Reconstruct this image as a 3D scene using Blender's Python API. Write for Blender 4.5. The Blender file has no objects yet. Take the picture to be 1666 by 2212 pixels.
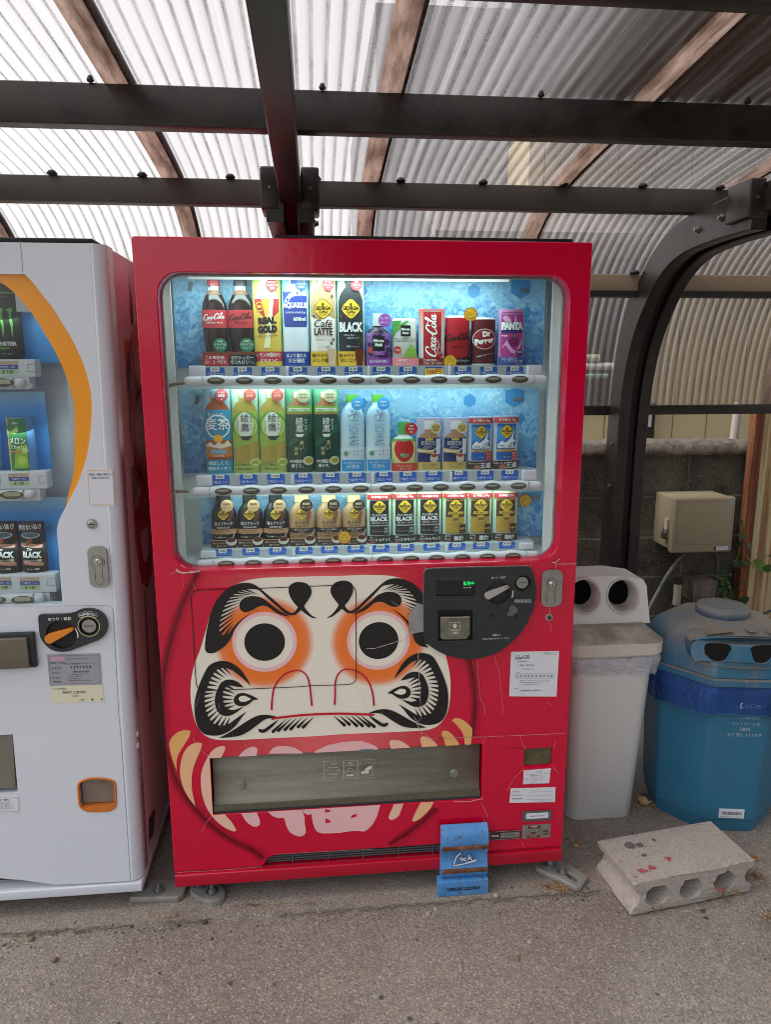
import bpy, bmesh, math, random
from mathutils import Vector, Matrix
from mathutils.geometry import tessellate_polygon
random.seed(7)
SC = bpy.context.scene
COL = SC.collection
# ------------------------------------------------------------------ camera
def _rot(a, b, c):
    cy, sy, cp, sp = math.cos(a), math.sin(a), math.cos(b), math.sin(b)
    f = Vector((sy*cp, cy*cp, sp)); r = Vector((cy, -sy, 0)); u = r.cross(f)
    cr, sr = math.cos(c), math.sin(c)
    return cr*r+sr*u, -sr*r+cr*u, f
CR, CU, CF = _rot(.0964, -.1988, -.0026)
CP = Vector((.427, -1.873, 1.5251))
cam = bpy.data.objects.new('camera', bpy.data.cameras.new('camera')); COL.objects.link(cam)
m = Matrix((CR, CU, -CF)).transposed().to_4x4(); m.translation = CP; cam.matrix_world = m
cam.data.sensor_fit = 'HORIZONTAL'; cam.data.sensor_width = 36; cam.data.lens = 36*2130.9/2268
cam.data.clip_start = .05; cam.data.clip_end = 500
SC.camera = cam
# ------------------------------------------------------------------ light
SUN_EL, SUN_AZ = math.radians(58), math.radians(262)     # azimuth clockwise from +Y
w = bpy.data.worlds.new('World'); SC.world = w; w.use_nodes = True
nt = w.node_tree; nt.nodes.clear()
sk = nt.nodes.new('ShaderNodeTexSky'); sk.sky_type = 'NISHITA'; sk.sun_disc = False
sk.sun_elevation = SUN_EL; sk.sun_rotation = SUN_AZ; sk.dust_density = 3; sk.ozone_density = 1
hs = nt.nodes.new('ShaderNodeHueSaturation'); hs.inputs['Saturation'].default_value = .16
bg = nt.nodes.new('ShaderNodeBackground'); bg.inputs['Strength'].default_value = .15
wo = nt.nodes.new('ShaderNodeOutputWorld')
nt.links.new(sk.outputs[0], hs.inputs['Color']); nt.links.new(hs.outputs[0], bg.inputs[0]); nt.links.new(bg.outputs[0], wo.inputs[0])
sl = bpy.data.lights.new('sun', 'SUN'); sl.energy = .9; sl.angle = math.radians(25); sl.color = (1, .96, .91)
so = bpy.data.objects.new('sun', sl); COL.objects.link(so)
sd = Vector((math.sin(SUN_AZ)*math.cos(SUN_EL), math.cos(SUN_AZ)*math.cos(SUN_EL), math.sin(SUN_EL)))
so.rotation_euler = (-sd).to_track_quat('-Z', 'Y').to_euler()
vs = SC.view_settings; vs.view_transform = 'Standard'; vs.look = 'None'; vs.gamma = 1; vs.exposure = .93
SC.cycles.use_denoising = True; SC.cycles.denoising_prefilter = 'ACCURATE'; SC.cycles.filter_width = .95
SC.cycles.max_bounces = 8; SC.cycles.transparent_max_bounces = 16
# ------------------------------------------------------------------ photo measurement -> plane (1666 x 2212 picture of the view)
def P(x, y, Y=None, X=None, Z=None):
    d = CF+CR*((x-833)/1565.3)-CU*((y-1106.3)/1565.3)
    t = (X-CP.x)/d.x if X is not None else ((Y-CP.y)/d.y if Y is not None else (Z-CP.z)/d.z)
    return CP+d*t
def zc(x0, y0, s):                      # enlargement of part of the photo -> the same picture units
    return lambda x, y: ((x0+x*s)/1.36134, (y0+y*s)/1.36134)
def FP(x, y, Y=0):
    p = P(x, y, Y=Y); return (p.x, p.z)
def ZP(zf, pts, Y=0):
    return [FP(*zf(x, y), Y) for x, y in pts]
z1, z2, z3 = zc(480, 1650, .31213), zc(920, 1650, .31213), zc(1230, 1640, .28211)
z4, z5 = zc(480, 2100, .37215), zc(1050, 2100, .39016)
z6, z7 = zc(1660, 1200, .36495), zc(1660, 1850, .39327)
w4, w5, w6 = zc(0, 680, .32552), zc(0, 1300, .36179), zc(0, 2000, .48019)
# ------------------------------------------------------------------ materials
def lin(c):
    if isinstance(c, str):
        c = [int(c[i:i+2], 16)/255 for i in (0, 2, 4)]
    return tuple((v/12.92 if v <= .04045 else ((v+.055)/1.055)**2.4) for v in c[:3])+(1,)
MATS = {}
class NT:
    def __init__(s, name):
        s.m = bpy.data.materials.new(name); s.m.use_nodes = True; s.t = s.m.node_tree; s.t.nodes.clear()
        s.out = s.n('ShaderNodeOutputMaterial')
    def n(s, typ, **k):
        o = s.t.nodes.new(typ)
        for a, b in k.items():
            if a in o.inputs: s.set(o.inputs[a], b)
            else: setattr(o, a, b)
        return o
    def set(s, inp, v):
        if isinstance(v, bpy.types.NodeSocket): s.t.links.new(v, inp)
        else: inp.default_value = v
    def noise(s, scale, detail=4, rough=.6, vec=None, dist=0):
        o = s.n('ShaderNodeTexNoise'); o.inputs['Scale'].default_value = scale; o.inputs['Detail'].default_value = detail
        o.inputs['Roughness'].default_value = rough; o.inputs['Distortion'].default_value = dist
        s.t.links.new(vec or s.obj(), o.inputs['Vector']); return o.outputs['Fac']
    def obj(s):
        if not hasattr(s, '_o'): s._o = s.n('ShaderNodeTexCoord').outputs['Object']
        return s._o
    def ramp(s, fac, stops):
        r = s.n('ShaderNodeValToRGB'); e = r.color_ramp.elements
        while len(e) < len(stops): e.new(.5)
        for i, (p, c) in enumerate(stops):
            e[i].position = p; e[i].color = c if not isinstance(c, (int, float)) else (c, c, c, 1)
        s.t.links.new(fac, r.inputs[0]); return r.outputs[0]
    def mix(s, fac, a, b, bt='MIX'):
        o = s.n('ShaderNodeMix', data_type='RGBA', blend_type=bt)
        s.set(o.inputs[0], fac); s.set(o.inputs[6], a); s.set(o.inputs[7], b); return o.outputs[2]
    def math(s, op, a, b=0, c=0):
        o = s.n('ShaderNodeMath', operation=op)
        for i, v in enumerate((a, b, c)): s.set(o.inputs[i], v)
        return o.outputs[0]
    def mapping(s, scale=(1, 1, 1), loc=(0, 0, 0), vec=None):
        o = s.n('ShaderNodeMapping'); o.inputs['Scale'].default_value = scale; o.inputs['Location'].default_value = loc
        s.t.links.new(vec or s.obj(), o.inputs[0]); return o.outputs[0]
    def bump(s, h, strength=.3, dist=.002):
        o = s.n('ShaderNodeBump'); o.inputs['Strength'].default_value = strength; o.inputs['Distance'].default_value = dist
        s.t.links.new(h, o.inputs['Height']); return o.outputs[0]
    def bsdf(s, col, rough=.5, metal=0, normal=None, **k):
        b = s.n('ShaderNodeBsdfPrincipled'); s.set(b.inputs['Base Color'], col); s.set(b.inputs['Roughness'], rough)
        b.inputs['Metallic'].default_value = metal
        if normal is not None: s.set(b.inputs['Normal'], normal)
        for a, v in k.items(): s.set(b.inputs[a], v)
        return b.outputs[0]
    def done(s, sh):
        s.t.links.new(sh, s.out.inputs[0]); return s.m
def mat(name, col, rough=.5, metal=0, dirt=.12, ds=9, dirtcol=None, bump=0, bs=60, coat=0, fine=0):
    """plain surface with procedural wear: broad soiling, optional fine speckle and bump"""
    if name in MATS: return MATS[name]
    t = NT(name); c = lin(col); f = t.ramp(t.noise(ds, 5, .65), [(.42, 0.), (.72, 1.)])
    d = lin(dirtcol) if dirtcol else tuple(v*.55 for v in c[:3])+(1,)
    cc = t.mix(t.math('MULTIPLY', f, dirt), c, d)
    if fine: cc = t.mix(t.math('MULTIPLY', t.ramp(t.noise(bs*2, 2), [(.5, 0.), (.62, 1.)]), fine), cc, d)
    nrm = t.bump(t.noise(bs, 4), bump) if bump else None
    rr = t.math('ADD', rough, t.math('MULTIPLY', f, .12))
    k = {'Coat Weight': coat} if coat else {}
    MATS[name] = t.done(t.bsdf(cc, rr, metal, nrm, **k)); return MATS[name]
def ink(c, rough=.42):                  # printed flat colour
    return mat('print_'+c, c, rough, dirt=.06, ds=25)
# ------------------------------------------------------------------ mesh building
OFF = {}
_TX = {}
def textmesh(s, bold=0):
    k = (s, bold)
    if k not in _TX:
        c = bpy.data.curves.new('t', 'FONT'); c.body = s; c.size = 1; c.resolution_u = 2; c.offset = bold
        o = bpy.data.objects.new('t', c)
        me = bpy.data.meshes.new_from_object(o)
        v = [(q.co.x, q.co.y) for q in me.vertices]; f = [tuple(p.vertices) for p in me.polygons]
        xs = [a for a, b in v] or [0, 1]; ys = [b for a, b in v] or [0, 1]
        _TX[k] = (v, f, min(xs), max(xs), min(ys), max(ys))
        bpy.data.objects.remove(o); bpy.data.curves.remove(c); bpy.data.meshes.remove(me)
    return _TX[k]
def crom(pts, n=4, closed=True):
    """smooth a polyline, keeping sharp tips"""
    N = len(pts); out = []
    def tang(i):
        if not closed and (i == 0 or i == N-1): return (0, 0)
        a, b, c = pts[(i-1) % N], pts[i], pts[(i+1) % N]
        u = Vector((b[0]-a[0], b[1]-a[1])); v = Vector((c[0]-b[0], c[1]-b[1]))
        if u.length < 1e-9 or v.length < 1e-9 or u.angle(v) > 1.35: return (0, 0)
        t = (u.normalized()+v.normalized()).normalized()*min(u.length, v.length)
        return (t.x, t.y)
    for i in range(N if closed else N-1):
        p0, p1 = pts[i], pts[(i+1) % N]; t0, t1 = tang(i), tang((i+1) % N)
        for k in range(n):
            s = k/n; h1 = 2*s**3-3*s*s+1; h2 = s**3-2*s*s+s; h3 = -2*s**3+3*s*s; h4 = s**3-s*s
            out.append(tuple(h1*p0[j]+h2*t0[j]+h3*p1[j]+h4*t1[j] for j in (0, 1)))
    if not closed: out.append(pts[-1])
    return out
def rrect(x0, z0, x1, z1_, r, n=5):
    o = []
    for cx, cz, a in ((x1-r, z1_-r, 0), (x0+r, z1_-r, 90), (x0+r, z0+r, 180), (x1-r, z0+r, 270)):
        for k in range(n+1):
            t = math.radians(a+90*k/n); o.append((cx+r*math.cos(t), cz+r*math.sin(t)))
    return o
def ell(cx, cz, rx, rz=None, n=32, a0=0, a1=360):
    rz = rz or rx; full = a1-a0 >= 360
    return [(cx+rx*math.cos(math.radians(a0+(a1-a0)*k/n)), cz+rz*math.sin(math.radians(a0+(a1-a0)*k/n))) for k in range(n if full else n+1)]
class MB:
    def __init__(s, hook=None):
        s.v, s.f, s.mi, s.ms, s.hook, s.sm, s.uv = [], [], [], [], hook, [], None
    def mid(s, m):
        if m not in s.ms: s.ms.append(m)
        return s.ms.index(m)
    def add(s, vs_, fs, m, smooth=False):
        b = len(s.v); s.v += [tuple(q) for q in vs_]; k = s.mid(m)
        for f in fs: s.f.append(tuple(b+i for i in f)); s.mi.append(k); s.sm.append(smooth)
        return s
    def box(s, x0, x1, y0, y1, z0, z1_, m, b=0):
        if b <= 0:
            V = [(x, y, z) for x in (x0, x1) for y in (y0, y1) for z in (z0, z1_)]
            return s.add(V, [(0, 1, 3, 2), (4, 6, 7, 5), (0, 4, 5, 1), (2, 3, 7, 6), (0, 2, 6, 4), (1, 5, 7, 3)], m)
        b = min(b, (x1-x0)/2.01, (y1-y0)/2.01, (z1_-z0)/2.01)
        bm = bmesh.new(); bmesh.ops.create_cube(bm, size=1)
        for v in bm.verts: v.co = ((x0+x1)/2+v.co.x*(x1-x0), (y0+y1)/2+v.co.y*(y1-y0), (z0+z1_)/2+v.co.z*(z1_-z0))
        bmesh.ops.bevel(bm, geom=bm.edges[:], offset=b, segments=3, affect='EDGES', profile=.5)
        bm.verts.index_update(); s.add([v.co[:] for v in bm.verts], [[v.index for v in f.verts] for f in bm.faces], m, True); bm.free(); return s
    def tri2(s, loops):
        flat = [q for l in loops for q in l]
        return flat, tessellate_polygon([[Vector((a, b, 0)) for a, b in l] for l in loops])
    def plate(s, loop, y, m, wrap=None, holes=()):
        """flat sheet in the XZ plane at depth y, facing -Y"""
        flat, tr = s.tri2([loop]+list(holes)); out = []
        for t in tr:
            a, b, c = (flat[i] for i in t)
            if (b[0]-a[0])*(c[1]-a[1])-(b[1]-a[1])*(c[0]-a[0]) < 0: t = (t[0], t[2], t[1])
            out.append(tuple(t))
        if wrap is None: V = [(a, y, b) for a, b in flat]
        else:
            bm = bmesh.new(); vv = [bm.verts.new((a, 0, b)) for a, b in flat]
            for t in out:
                try: bm.faces.new([vv[i] for i in t])
                except ValueError: pass
            x0 = min(a for a, b in flat); x1 = max(a for a, b in flat); st = wrap.step
            k = math.floor(x0/st)+1
            while k*st < x1-1e-6:
                bmesh.ops.bisect_plane(bm, geom=bm.verts[:]+bm.edges[:]+bm.faces[:], plane_co=(k*st, 0, 0), plane_no=(1, 0, 0)); k += 1
            if wrap.vstep:
                z0 = min(b for a, b in flat); z1_ = max(b for a, b in flat); k = math.floor(z0/wrap.vstep)+1
                while k*wrap.vstep < z1_-1e-6:
                    bmesh.ops.bisect_plane(bm, geom=bm.verts[:]+bm.edges[:]+bm.faces[:], plane_co=(0, 0, k*wrap.vstep), plane_no=(0, 0, 1)); k += 1
            bm.verts.index_update(); V = [wrap(v.co.x, v.co.z, y) for v in bm.verts]
            out = [[v.index for v in f.verts] for f in bm.faces]; bm.free()
        return s.add(V, out, m)
    def prism(s, loop, y0, y1, m, holes=(), side=None):
        loops = [list(loop)]+[list(h) for h in holes]; flat, tr = s.tri2(loops); n = len(flat); F = []
        for t in tr:
            a, b, c = (flat[i] for i in t)
            if (b[0]-a[0])*(c[1]-a[1])-(b[1]-a[1])*(c[0]-a[0]) < 0: t = (t[0], t[2], t[1])
            F.append(tuple(t)); F.append((t[2]+n, t[1]+n, t[0]+n))
        s.add([(a, y0, b) for a, b in flat]+[(a, y1, b) for a, b in flat], F, m)
        o = 0; S = []; bi = len(s.v)-2*n
        for li, l in enumerate(loops):
            ar = sum(l[i][0]*l[(i+1) % len(l)][1]-l[(i+1) % len(l)][0]*l[i][1] for i in range(len(l)))
            for i in range(len(l)):
                a, b = o+i, o+(i+1) % len(l)
                S.append((a, a+n, b+n, b) if (ar > 0) != (li > 0) else (a, b, b+n, a+n))
            o += len(l)
        k = s.mid(side or m)
        for q in S: s.f.append(tuple(bi+i for i in q)); s.mi.append(k); s.sm.append(False)
        return s
    def cut(s, x0, x1, z0, z1_):
        bm = bmesh.new(); vv = [bm.verts.new(q) for q in s.v]; bm.verts.ensure_lookup_table()
        for f, k in zip(s.f, s.mi):
            try: bm.faces.new([vv[i] for i in f]).material_index = k
            except ValueError: pass
        for co, no in (((x0, 0, 0), (1, 0, 0)), ((x1, 0, 0), (1, 0, 0)), ((0, 0, z0), (0, 0, 1)), ((0, 0, z1_), (0, 0, 1))):
            bmesh.ops.bisect_plane(bm, geom=bm.verts[:]+bm.edges[:]+bm.faces[:], plane_co=co, plane_no=no)
        dl = [f for f in bm.faces if x0 < f.calc_center_median().x < x1 and z0 < f.calc_center_median().z < z1_]
        bmesh.ops.delete(bm, geom=dl, context='FACES'); bm.verts.index_update()
        s.v = [v.co[:] for v in bm.verts]; s.f = [tuple(v.index for v in f.verts) for f in bm.faces]; s.mi = [f.material_index for f in bm.faces]; s.sm = [False]*len(s.f); bm.free(); return s
    def cyl(s, p0, p1, r0, r1=None, n=16, m=None, caps=True, smooth=True):
        p0, p1 = Vector(p0), Vector(p1); r1 = r0 if r1 is None else r1; d = (p1-p0).normalized()
        a = d.orthogonal().normalized(); b = d.cross(a); V = []
        for p, r in ((p0, r0), (p1, r1)):
            V += [p+a*r*math.cos(2*math.pi*k/n)+b*r*math.sin(2*math.pi*k/n) for k in range(n)]
        s.add(V, [(k, (k+1) % n, n+(k+1) % n, n+k) for k in range(n)], m, smooth)
        if caps: s.add(V, [tuple(range(n-1, -1, -1)), tuple(range(n, 2*n))], m)
        return s
    def tube(s, pts, r, m, n=8, closed=False):
        pts = [Vector(p) for p in pts]; N = len(pts); V = []; up = None
        for i, p in enumerate(pts):
            d = (pts[min(i+1, N-1)]-pts[max(i-1, 0)]).normalized()
            if closed: d = (pts[(i+1) % N]-pts[i-1]).normalized()
            up = (up-d*up.dot(d)).normalized() if up else d.orthogonal().normalized()
            b = d.cross(up); rr = r[i] if isinstance(r, (list, tuple)) else r
            V += [p+up*rr*math.cos(2*math.pi*k/n)+b*rr*math.sin(2*math.pi*k/n) for k in range(n)]
        F = [(i*n+k, i*n+(k+1) % n, ((i+1) % N)*n+(k+1) % n, ((i+1) % N)*n+k) for i in range(N if closed else N-1) for k in range(n)]
        s.add(V, F, m, True)
        if not closed: s.add(V, [tuple(range(n-1, -1, -1)), tuple(range((N-1)*n, N*n))], m)
        return s
    def loft(s, rings, m, smooth=True, cap0=True, cap1=True):
        n = len(rings[0]); V = [q for r in rings for q in r]
        s.add(V, [(i*n+k, i*n+(k+1) % n, (i+1)*n+(k+1) % n, (i+1)*n+k) for i in range(len(rings)-1) for k in range(n)], m, smooth)
        if cap0: s.add(rings[0], [tuple(range(n-1, -1, -1))], m)
        if cap1: s.add(rings[-1], [tuple(range(n))], m)
        return s
    def lathe(s, prof, c, m, n=28, sy=1.0, smooth=True):
        return s.loft([[(c[0]+r*math.cos(2*math.pi*k/n), c[1]+sy*r*math.sin(2*math.pi*k/n), c[2]+z) for k in range(n)] for r, z in prof], m, smooth)
    def ribbon(s, pts, wd, y, m, wrap=None, taper=None):
        """flat stroke in the XZ plane; wd number or list"""
        N = len(pts); L = []; Rr = []
        for i in range(N):
            a, b = pts[max(i-1, 0)], pts[min(i+1, N-1)]; dx, dz = b[0]-a[0], b[1]-a[1]; l = math.hypot(dx, dz) or 1e-9
            w_ = wd[i] if isinstance(wd, (list, tuple)) else wd
            if taper: w_ *= taper(i/(N-1), dx/l, dz/l)
            nx, nz = -dz/l*w_/2, dx/l*w_/2
            L.append((pts[i][0]+nx, pts[i][1]+nz)); Rr.append((pts[i][0]-nx, pts[i][1]-nz))
        V = []
        for a, b in zip(L, Rr):
            for q in (a, b): V.append((q[0], y, q[1]) if wrap is None else wrap(q[0], q[1], y))
        return s.add(V, [(2*i, 2*i+1, 2*i+3, 2*i+2) for i in range(N-1)], m)
    def text(s, st, x, z, h, y, m, bold=0, wmax=None, rot=0, al='c', wrap=None, sx=1, shear=0, vert=False, w=None):
        """h = glyph height; centred on x, z"""
        if vert:
            n = len(st)
            for i, ch in enumerate(st): s.text(ch, x, z+((n-1)/2-i)*h*1.12, h*.92, y, m, bold, None, 0, 'c', wrap, sx)
            return s
        if bold and any(ord(c) > 0x2e80 for c in st): bold = round(bold*.35, 3)
        V, F, x0, x1, y0, y1 = textmesh(st, bold)
        if not V: return s
        hh = y1-y0
        k = h/hh; kx = k*sx
        if w: kx = w/(x1-x0)
        elif wmax and (x1-x0)*kx > wmax: kx = wmax/(x1-x0)
        cx = (x0+x1)/2 if al == 'c' else (x0 if al == 'l' else x1); cz = (y0+y1)/2; ca, sa = math.cos(rot), math.sin(rot); o = []
        for a, b in V:
            u, v = (a-cx)*kx, (b-cz)*k; u += shear*v
            X, Z = x+u*ca-v*sa, z+u*sa+v*ca
            o.append((X, y, Z) if wrap is None else wrap(X, Z, y))
        return s.add(o, F, m)
    def build(s, name, parent=None, base=None, label=None, cat=None, group=None, kind=None, bevel=0, disp=None):
        if parent is not None: off = OFF[parent.name]
        else: off = Vector(base) if base is not None else Vector((0, 0, 0))
        V = [Vector(q) for q in s.v]
        if s.hook: V = [s.hook(q) for q in V]
        me = bpy.data.meshes.new(name); me.from_pydata([q-off for q in V], [], s.f)
        for mm in s.ms: me.materials.append(mm)
        me.polygons.foreach_set('material_index', s.mi); me.polygons.foreach_set('use_smooth', s.sm)
        if s.uv:
            l = me.uv_layers.new(name='UVMap')
            for lo in me.loops: l.data[lo.index].uv = s.uv[lo.vertex_index]
        me.update(); o = bpy.data.objects.new(name, me); COL.objects.link(o)
        if parent is not None: o.parent = parent
        else: o.location = off
        OFF[o.name] = off
        tag(o, label, cat, group, kind)
        if bevel:
            b = o.modifiers.new('bevel', 'BEVEL'); b.width = bevel; b.segments = 2; b.limit_method = 'ANGLE'; b.angle_limit = .7
        return o
def tag(o, label=None, cat=None, group=None, kind=None):
    if label: o['label'] = label
    if cat: o['category'] = cat
    if group: o['group'] = group
    if kind: o['kind'] = kind
    return o
def thing(name, loc, label, cat, group=None):
    o = bpy.data.objects.new(name, None); COL.objects.link(o); o.location = loc; o.empty_display_size = .1
    OFF[o.name] = Vector(loc); return tag(o, label, cat, group)
def script_logo(mb, x, z, w_, y, m, rot=0, wrap=None, thick=1.0):
    """two joined words in a flowing copperplate hand, centred on x, z, w_ long"""
    S = [([(1.55, 1.35), (1.62, 1.75), (1.25, 1.98), (.75, 1.75), (.35, 1.1), (.22, .45), (.5, -.02), (.95, .08), (1.3, .42)], 1.15),
         ([(1.75, .92), (1.5, .7), (1.48, .25), (1.75, .02), (2.03, .3), (2.05, .72), (1.8, .95), (1.95, 1.0), (2.3, .8)], .9),
         ([(2.75, .72), (2.6, .93), (2.33, .7), (2.25, .3), (2.45, .0), (2.85, .3)], .9),
         ([(3.35, .85), (3.15, .93), (2.9, .6), (2.9, .15), (3.15, .05), (3.4, .5), (3.5, .95), (3.4, .3), (3.55, .02), (3.85, .35)], .9),
         ([(3.8, .75), (4.0, .62), (4.2, .8)], .9),
         ([(5.55, 1.2), (5.65, 1.65), (5.3, 1.95), (4.85, 1.7), (4.45, 1.1), (4.32, .45), (4.6, -.05), (5.05, .05), (5.4, .42)], 1.15),
         ([(5.85, .92), (5.6, .7), (5.58, .25), (5.85, .02), (6.13, .3), (6.15, .72), (5.9, .95)], .9),
         ([(6.25, .5), (6.7, 1.3), (6.95, 1.95), (6.8, 2.15), (6.6, 1.7), (6.5, .6), (6.6, .05), (6.95, .3)], .85),
         ([(7.45, .85), (7.25, .93), (7.0, .6), (7.0, .15), (7.25, .05), (7.5, .5), (7.6, .95), (7.5, .3), (7.65, .02), (8.0, .4)], .9),
         ([(5.3, 1.95), (5.9, 1.75), (6.35, 1.5), (6.75, 1.65), (7.1, 2.05)], .5),
         ([(.55, -.02), (.9, -.35), (1.5, -.25), (2.2, -.55), (2.9, -.45), (3.5, -.2)], .7)]
    k = w_/8.1; ca, sa = math.cos(rot), math.sin(rot)
    for i, (pts, th) in enumerate(S):
        q = []
        for a, b in crom(pts, 5, False):
            u, v = (a-4.1+.22*(b-.8))*k, (b-.75)*k; q.append((x+u*ca-v*sa, z+u*sa+v*ca))
        mb.ribbon(q, .3*k*th*thick, y-.00002*i, m, wrap, taper=lambda t, dx, dz: (.35+.65*abs(-dx*sa+dz*ca)) * min(1, .35+3*min(t, 1-t)))
# ------------------------------------------------------------------ setting materials
def ground_mat(name, base, dark, light, stain, sc=1.0):
    t = NT(name); o = t.obj()
    big = t.noise(1.3, 5, .6); mid = t.noise(7, 5, .7)
    c = t.mix(t.ramp(big, [(.35, 0.), (.65, 1.)]), lin(base), lin(stain))
    pat = t.ramp(t.noise(.8, 6, .62, dist=.6), [(.5, 0.), (.66, 1.)]); c = t.mix(t.math('MULTIPLY', pat, .4), c, lin(dark))
    c = t.mix(t.math('MULTIPLY', t.ramp(mid, [(.45, 0.), (.75, 1.)]), .45), c, lin(dark))
    vo = t.n('ShaderNodeTexVoronoi', Scale=105*sc, Randomness=1.0); t.t.links.new(o, vo.inputs['Vector'])
    sep = t.n('ShaderNodeSeparateColor'); t.t.links.new(vo.outputs['Color'], sep.inputs[0])
    edge = t.ramp(vo.outputs['Distance'], [(.25, 1.), (.5, 0.)])
    st = t.ramp(sep.outputs[0], [(0., lin('3c3936')), (.25, lin('6d655e')), (.5, lin('9a8c7e')), (.72, lin('8a8078')), (.9, lin('b8aa98')), (1., lin('d0c6ba'))])
    sel = t.ramp(sep.outputs[1], [(.38, 0.), (.42, 1.)])
    c = t.mix(t.math('MULTIPLY', t.math('MULTIPLY', edge, sel), .45), c, st)
    v2 = t.n('ShaderNodeTexVoronoi', Scale=260*sc); t.t.links.new(o, v2.inputs['Vector'])
    s2 = t.n('ShaderNodeSeparateColor'); t.t.links.new(v2.outputs['Color'], s2.inputs[0])
    c = t.mix(t.math('MULTIPLY', t.ramp(s2.outputs[0], [(.6, 0.), (.75, 1.)]), .55), c, lin(dark))
    c = t.mix(t.math('MULTIPLY', t.ramp(s2.outputs[1], [(.82, 0.), (.9, 1.)]), .5), c, lin(light))
    v3 = t.n('ShaderNodeTexVoronoi', Scale=16*sc); t.t.links.new(o, v3.inputs['Vector'])
    s3 = t.n('ShaderNodeSeparateColor'); t.t.links.new(v3.outputs['Color'], s3.inputs[0])
    spot = t.math('MULTIPLY', t.ramp(v3.outputs['Distance'], [(.09, 1.), (.13, 0.)]), t.ramp(s3.outputs[0], [(.7, 0.), (.75, 1.)]))
    c = t.mix(t.math('MULTIPLY', spot, .8), c, t.ramp(s3.outputs[1], [(.5, lin('2e2c2b')), (.8, lin('3a3734')), (.95, lin('cfc4b6'))]))
    h = t.math('ADD', t.math('MULTIPLY', edge, .5), t.noise(240*sc, 3)); 
    return t.done(t.bsdf(c, .88, 0, t.bump(h, .55, .003)))
GRD = ground_mat('asphalt', '938b82', '5c534b', 'b3aaa0', '7f766e')
SLB = ground_mat('slab_concrete', '948c83', '686058', 'b8aea2', '877e75', 1.2)
bm_ = MB(); N = 60
# ground sheet, finer near the machines
xs = [-60, -12, -5]+[-2.5+i*.12 for i in range(55)]+[6, 12, 60]; ys = [-60, -10, -4]+[-2+i*.12 for i in range(34)]+[4, 12, 60]
def gz(x, y): return .0025*math.sin(3.1*x+1.7*y)+.002*math.sin(7*y-2*x) if abs(x) < 5 and -2.5 < y < 2.5 else 0
bm_.add([(x, y, gz(x, y)-.006) for y in ys for x in xs], [(j*len(xs)+i, j*len(xs)+i+1, (j+1)*len(xs)+i+1, (j+1)*len(xs)+i) for j in range(len(ys)-1) for i in range(len(xs)-1)], GRD, True)
bm_.build('ground', kind='structure')
# slab the machines stand on, with a broken front lip
sb = MB(); rr = random.Random(3); fr = []
x = -2.6
while x < 2.0:
    fr.append((x, -.056+rr.uniform(-.006, .005)-(.0 if x < 1.1 else .02*(x-1.1)))); x += rr.uniform(.02, .05)
n = len(fr)
V = [(a, b, .006) for a, b in fr]+[(a, b-.006, -.012) for a, b in fr]+[(a, 1.39, .006) for a, b in fr]
sb.add(V, [(i, i+1, n+n+i+1, n+n+i) for i in range(n-1)]+[(n+i, n+i+1, i+1, i) for i in range(n-1)], SLB)
sb.build('concrete_slab', kind='structure')
dm = mat('crack_dirt', '5a5047', .95, dirt=.7, ds=90, dirtcol='857b70', bump=.6, bs=300)
cr = MB()
for (xa, xb, wd) in ((-1.3, -.1, .002), (-.02, .12, .0015), (.3, 1.25, .0028)):
    pts = []; x = xa
    while x < xb: pts.append((x, -.066+rr.uniform(-.007, .006))); x += .018
    for i in range(len(pts)-1):
        a, b = pts[i], pts[i+1]; h = wd*rr.uniform(0, 1.0)
        cr.add([(a[0], a[1]-h, .0015), (b[0], b[1]-h, .0015), (b[0], b[1]+h*.7, .005), (a[0], a[1]+h*.7, .005)], [(0, 1, 2, 3)], dm)
cr.build('dirt_line', kind='structure', label='dark line of dirt along the lip of the concrete slab')
# ------------------------------------------------------------------ block wall
t = NT('block_wall'); o = t.obj()
br = t.n('ShaderNodeTexBrick'); t.t.links.new(t.mapping(vec=t.n('ShaderNodeCombineXYZ').outputs[0]), br.inputs[0])
sx = t.n('ShaderNodeSeparateXYZ'); t.t.links.new(o, sx.inputs[0])
cxyz = t.n('ShaderNodeCombineXYZ'); t.t.links.new(sx.outputs[0], cxyz.inputs[0]); t.t.links.new(t.math('ADD', sx.outputs[2], .09), cxyz.inputs[1])
t.t.links.new(cxyz.outputs[0], br.inputs[0])
br.offset = 0; br.inputs['Scale'].default_value = 1; br.inputs['Brick Width'].default_value = .4; br.inputs['Row Height'].default_value = .2
br.inputs['Mortar Size'].default_value = .006; br.inputs['Mortar Smooth'].default_value = .3
br.inputs['Color1'].default_value = lin('70685c'); br.inputs['Color2'].default_value = lin('5e574d'); br.inputs['Mortar'].default_value = lin('958e84')
c = t.mix(t.ramp(t.noise(3, 6, .7), [(.38, 0.), (.6, .8)]), br.outputs[0], lin('262320'))
c = t.mix(t.ramp(t.noise(90, 3), [(.55, 0.), (.7, .5)]), c, lin('a09684'))
h = t.math('SUBTRACT', t.noise(120, 4), t.math('MULTIPLY', br.outputs['Fac'], 1.5))
WALLM = t.done(t.bsdf(c, .95, 0, t.bump(h, .8, .006)))
CAPM = mat('wall_cap', '746c61', .95, dirt=.95, ds=28, dirtcol='3a352f', bump=1, bs=110, fine=.5)
bw = thing('block_wall', (1.0, 1.4, 0), 'grey concrete block garden wall with rough blackened coping behind the bins', 'wall')
MB().box(-3, 3.6, 1.4, 1.5, -.02, 1.108, WALLM).build('wall_face', bw)
cp = MB(); rings = []; x = -3
rr = random.Random(5)
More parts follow.
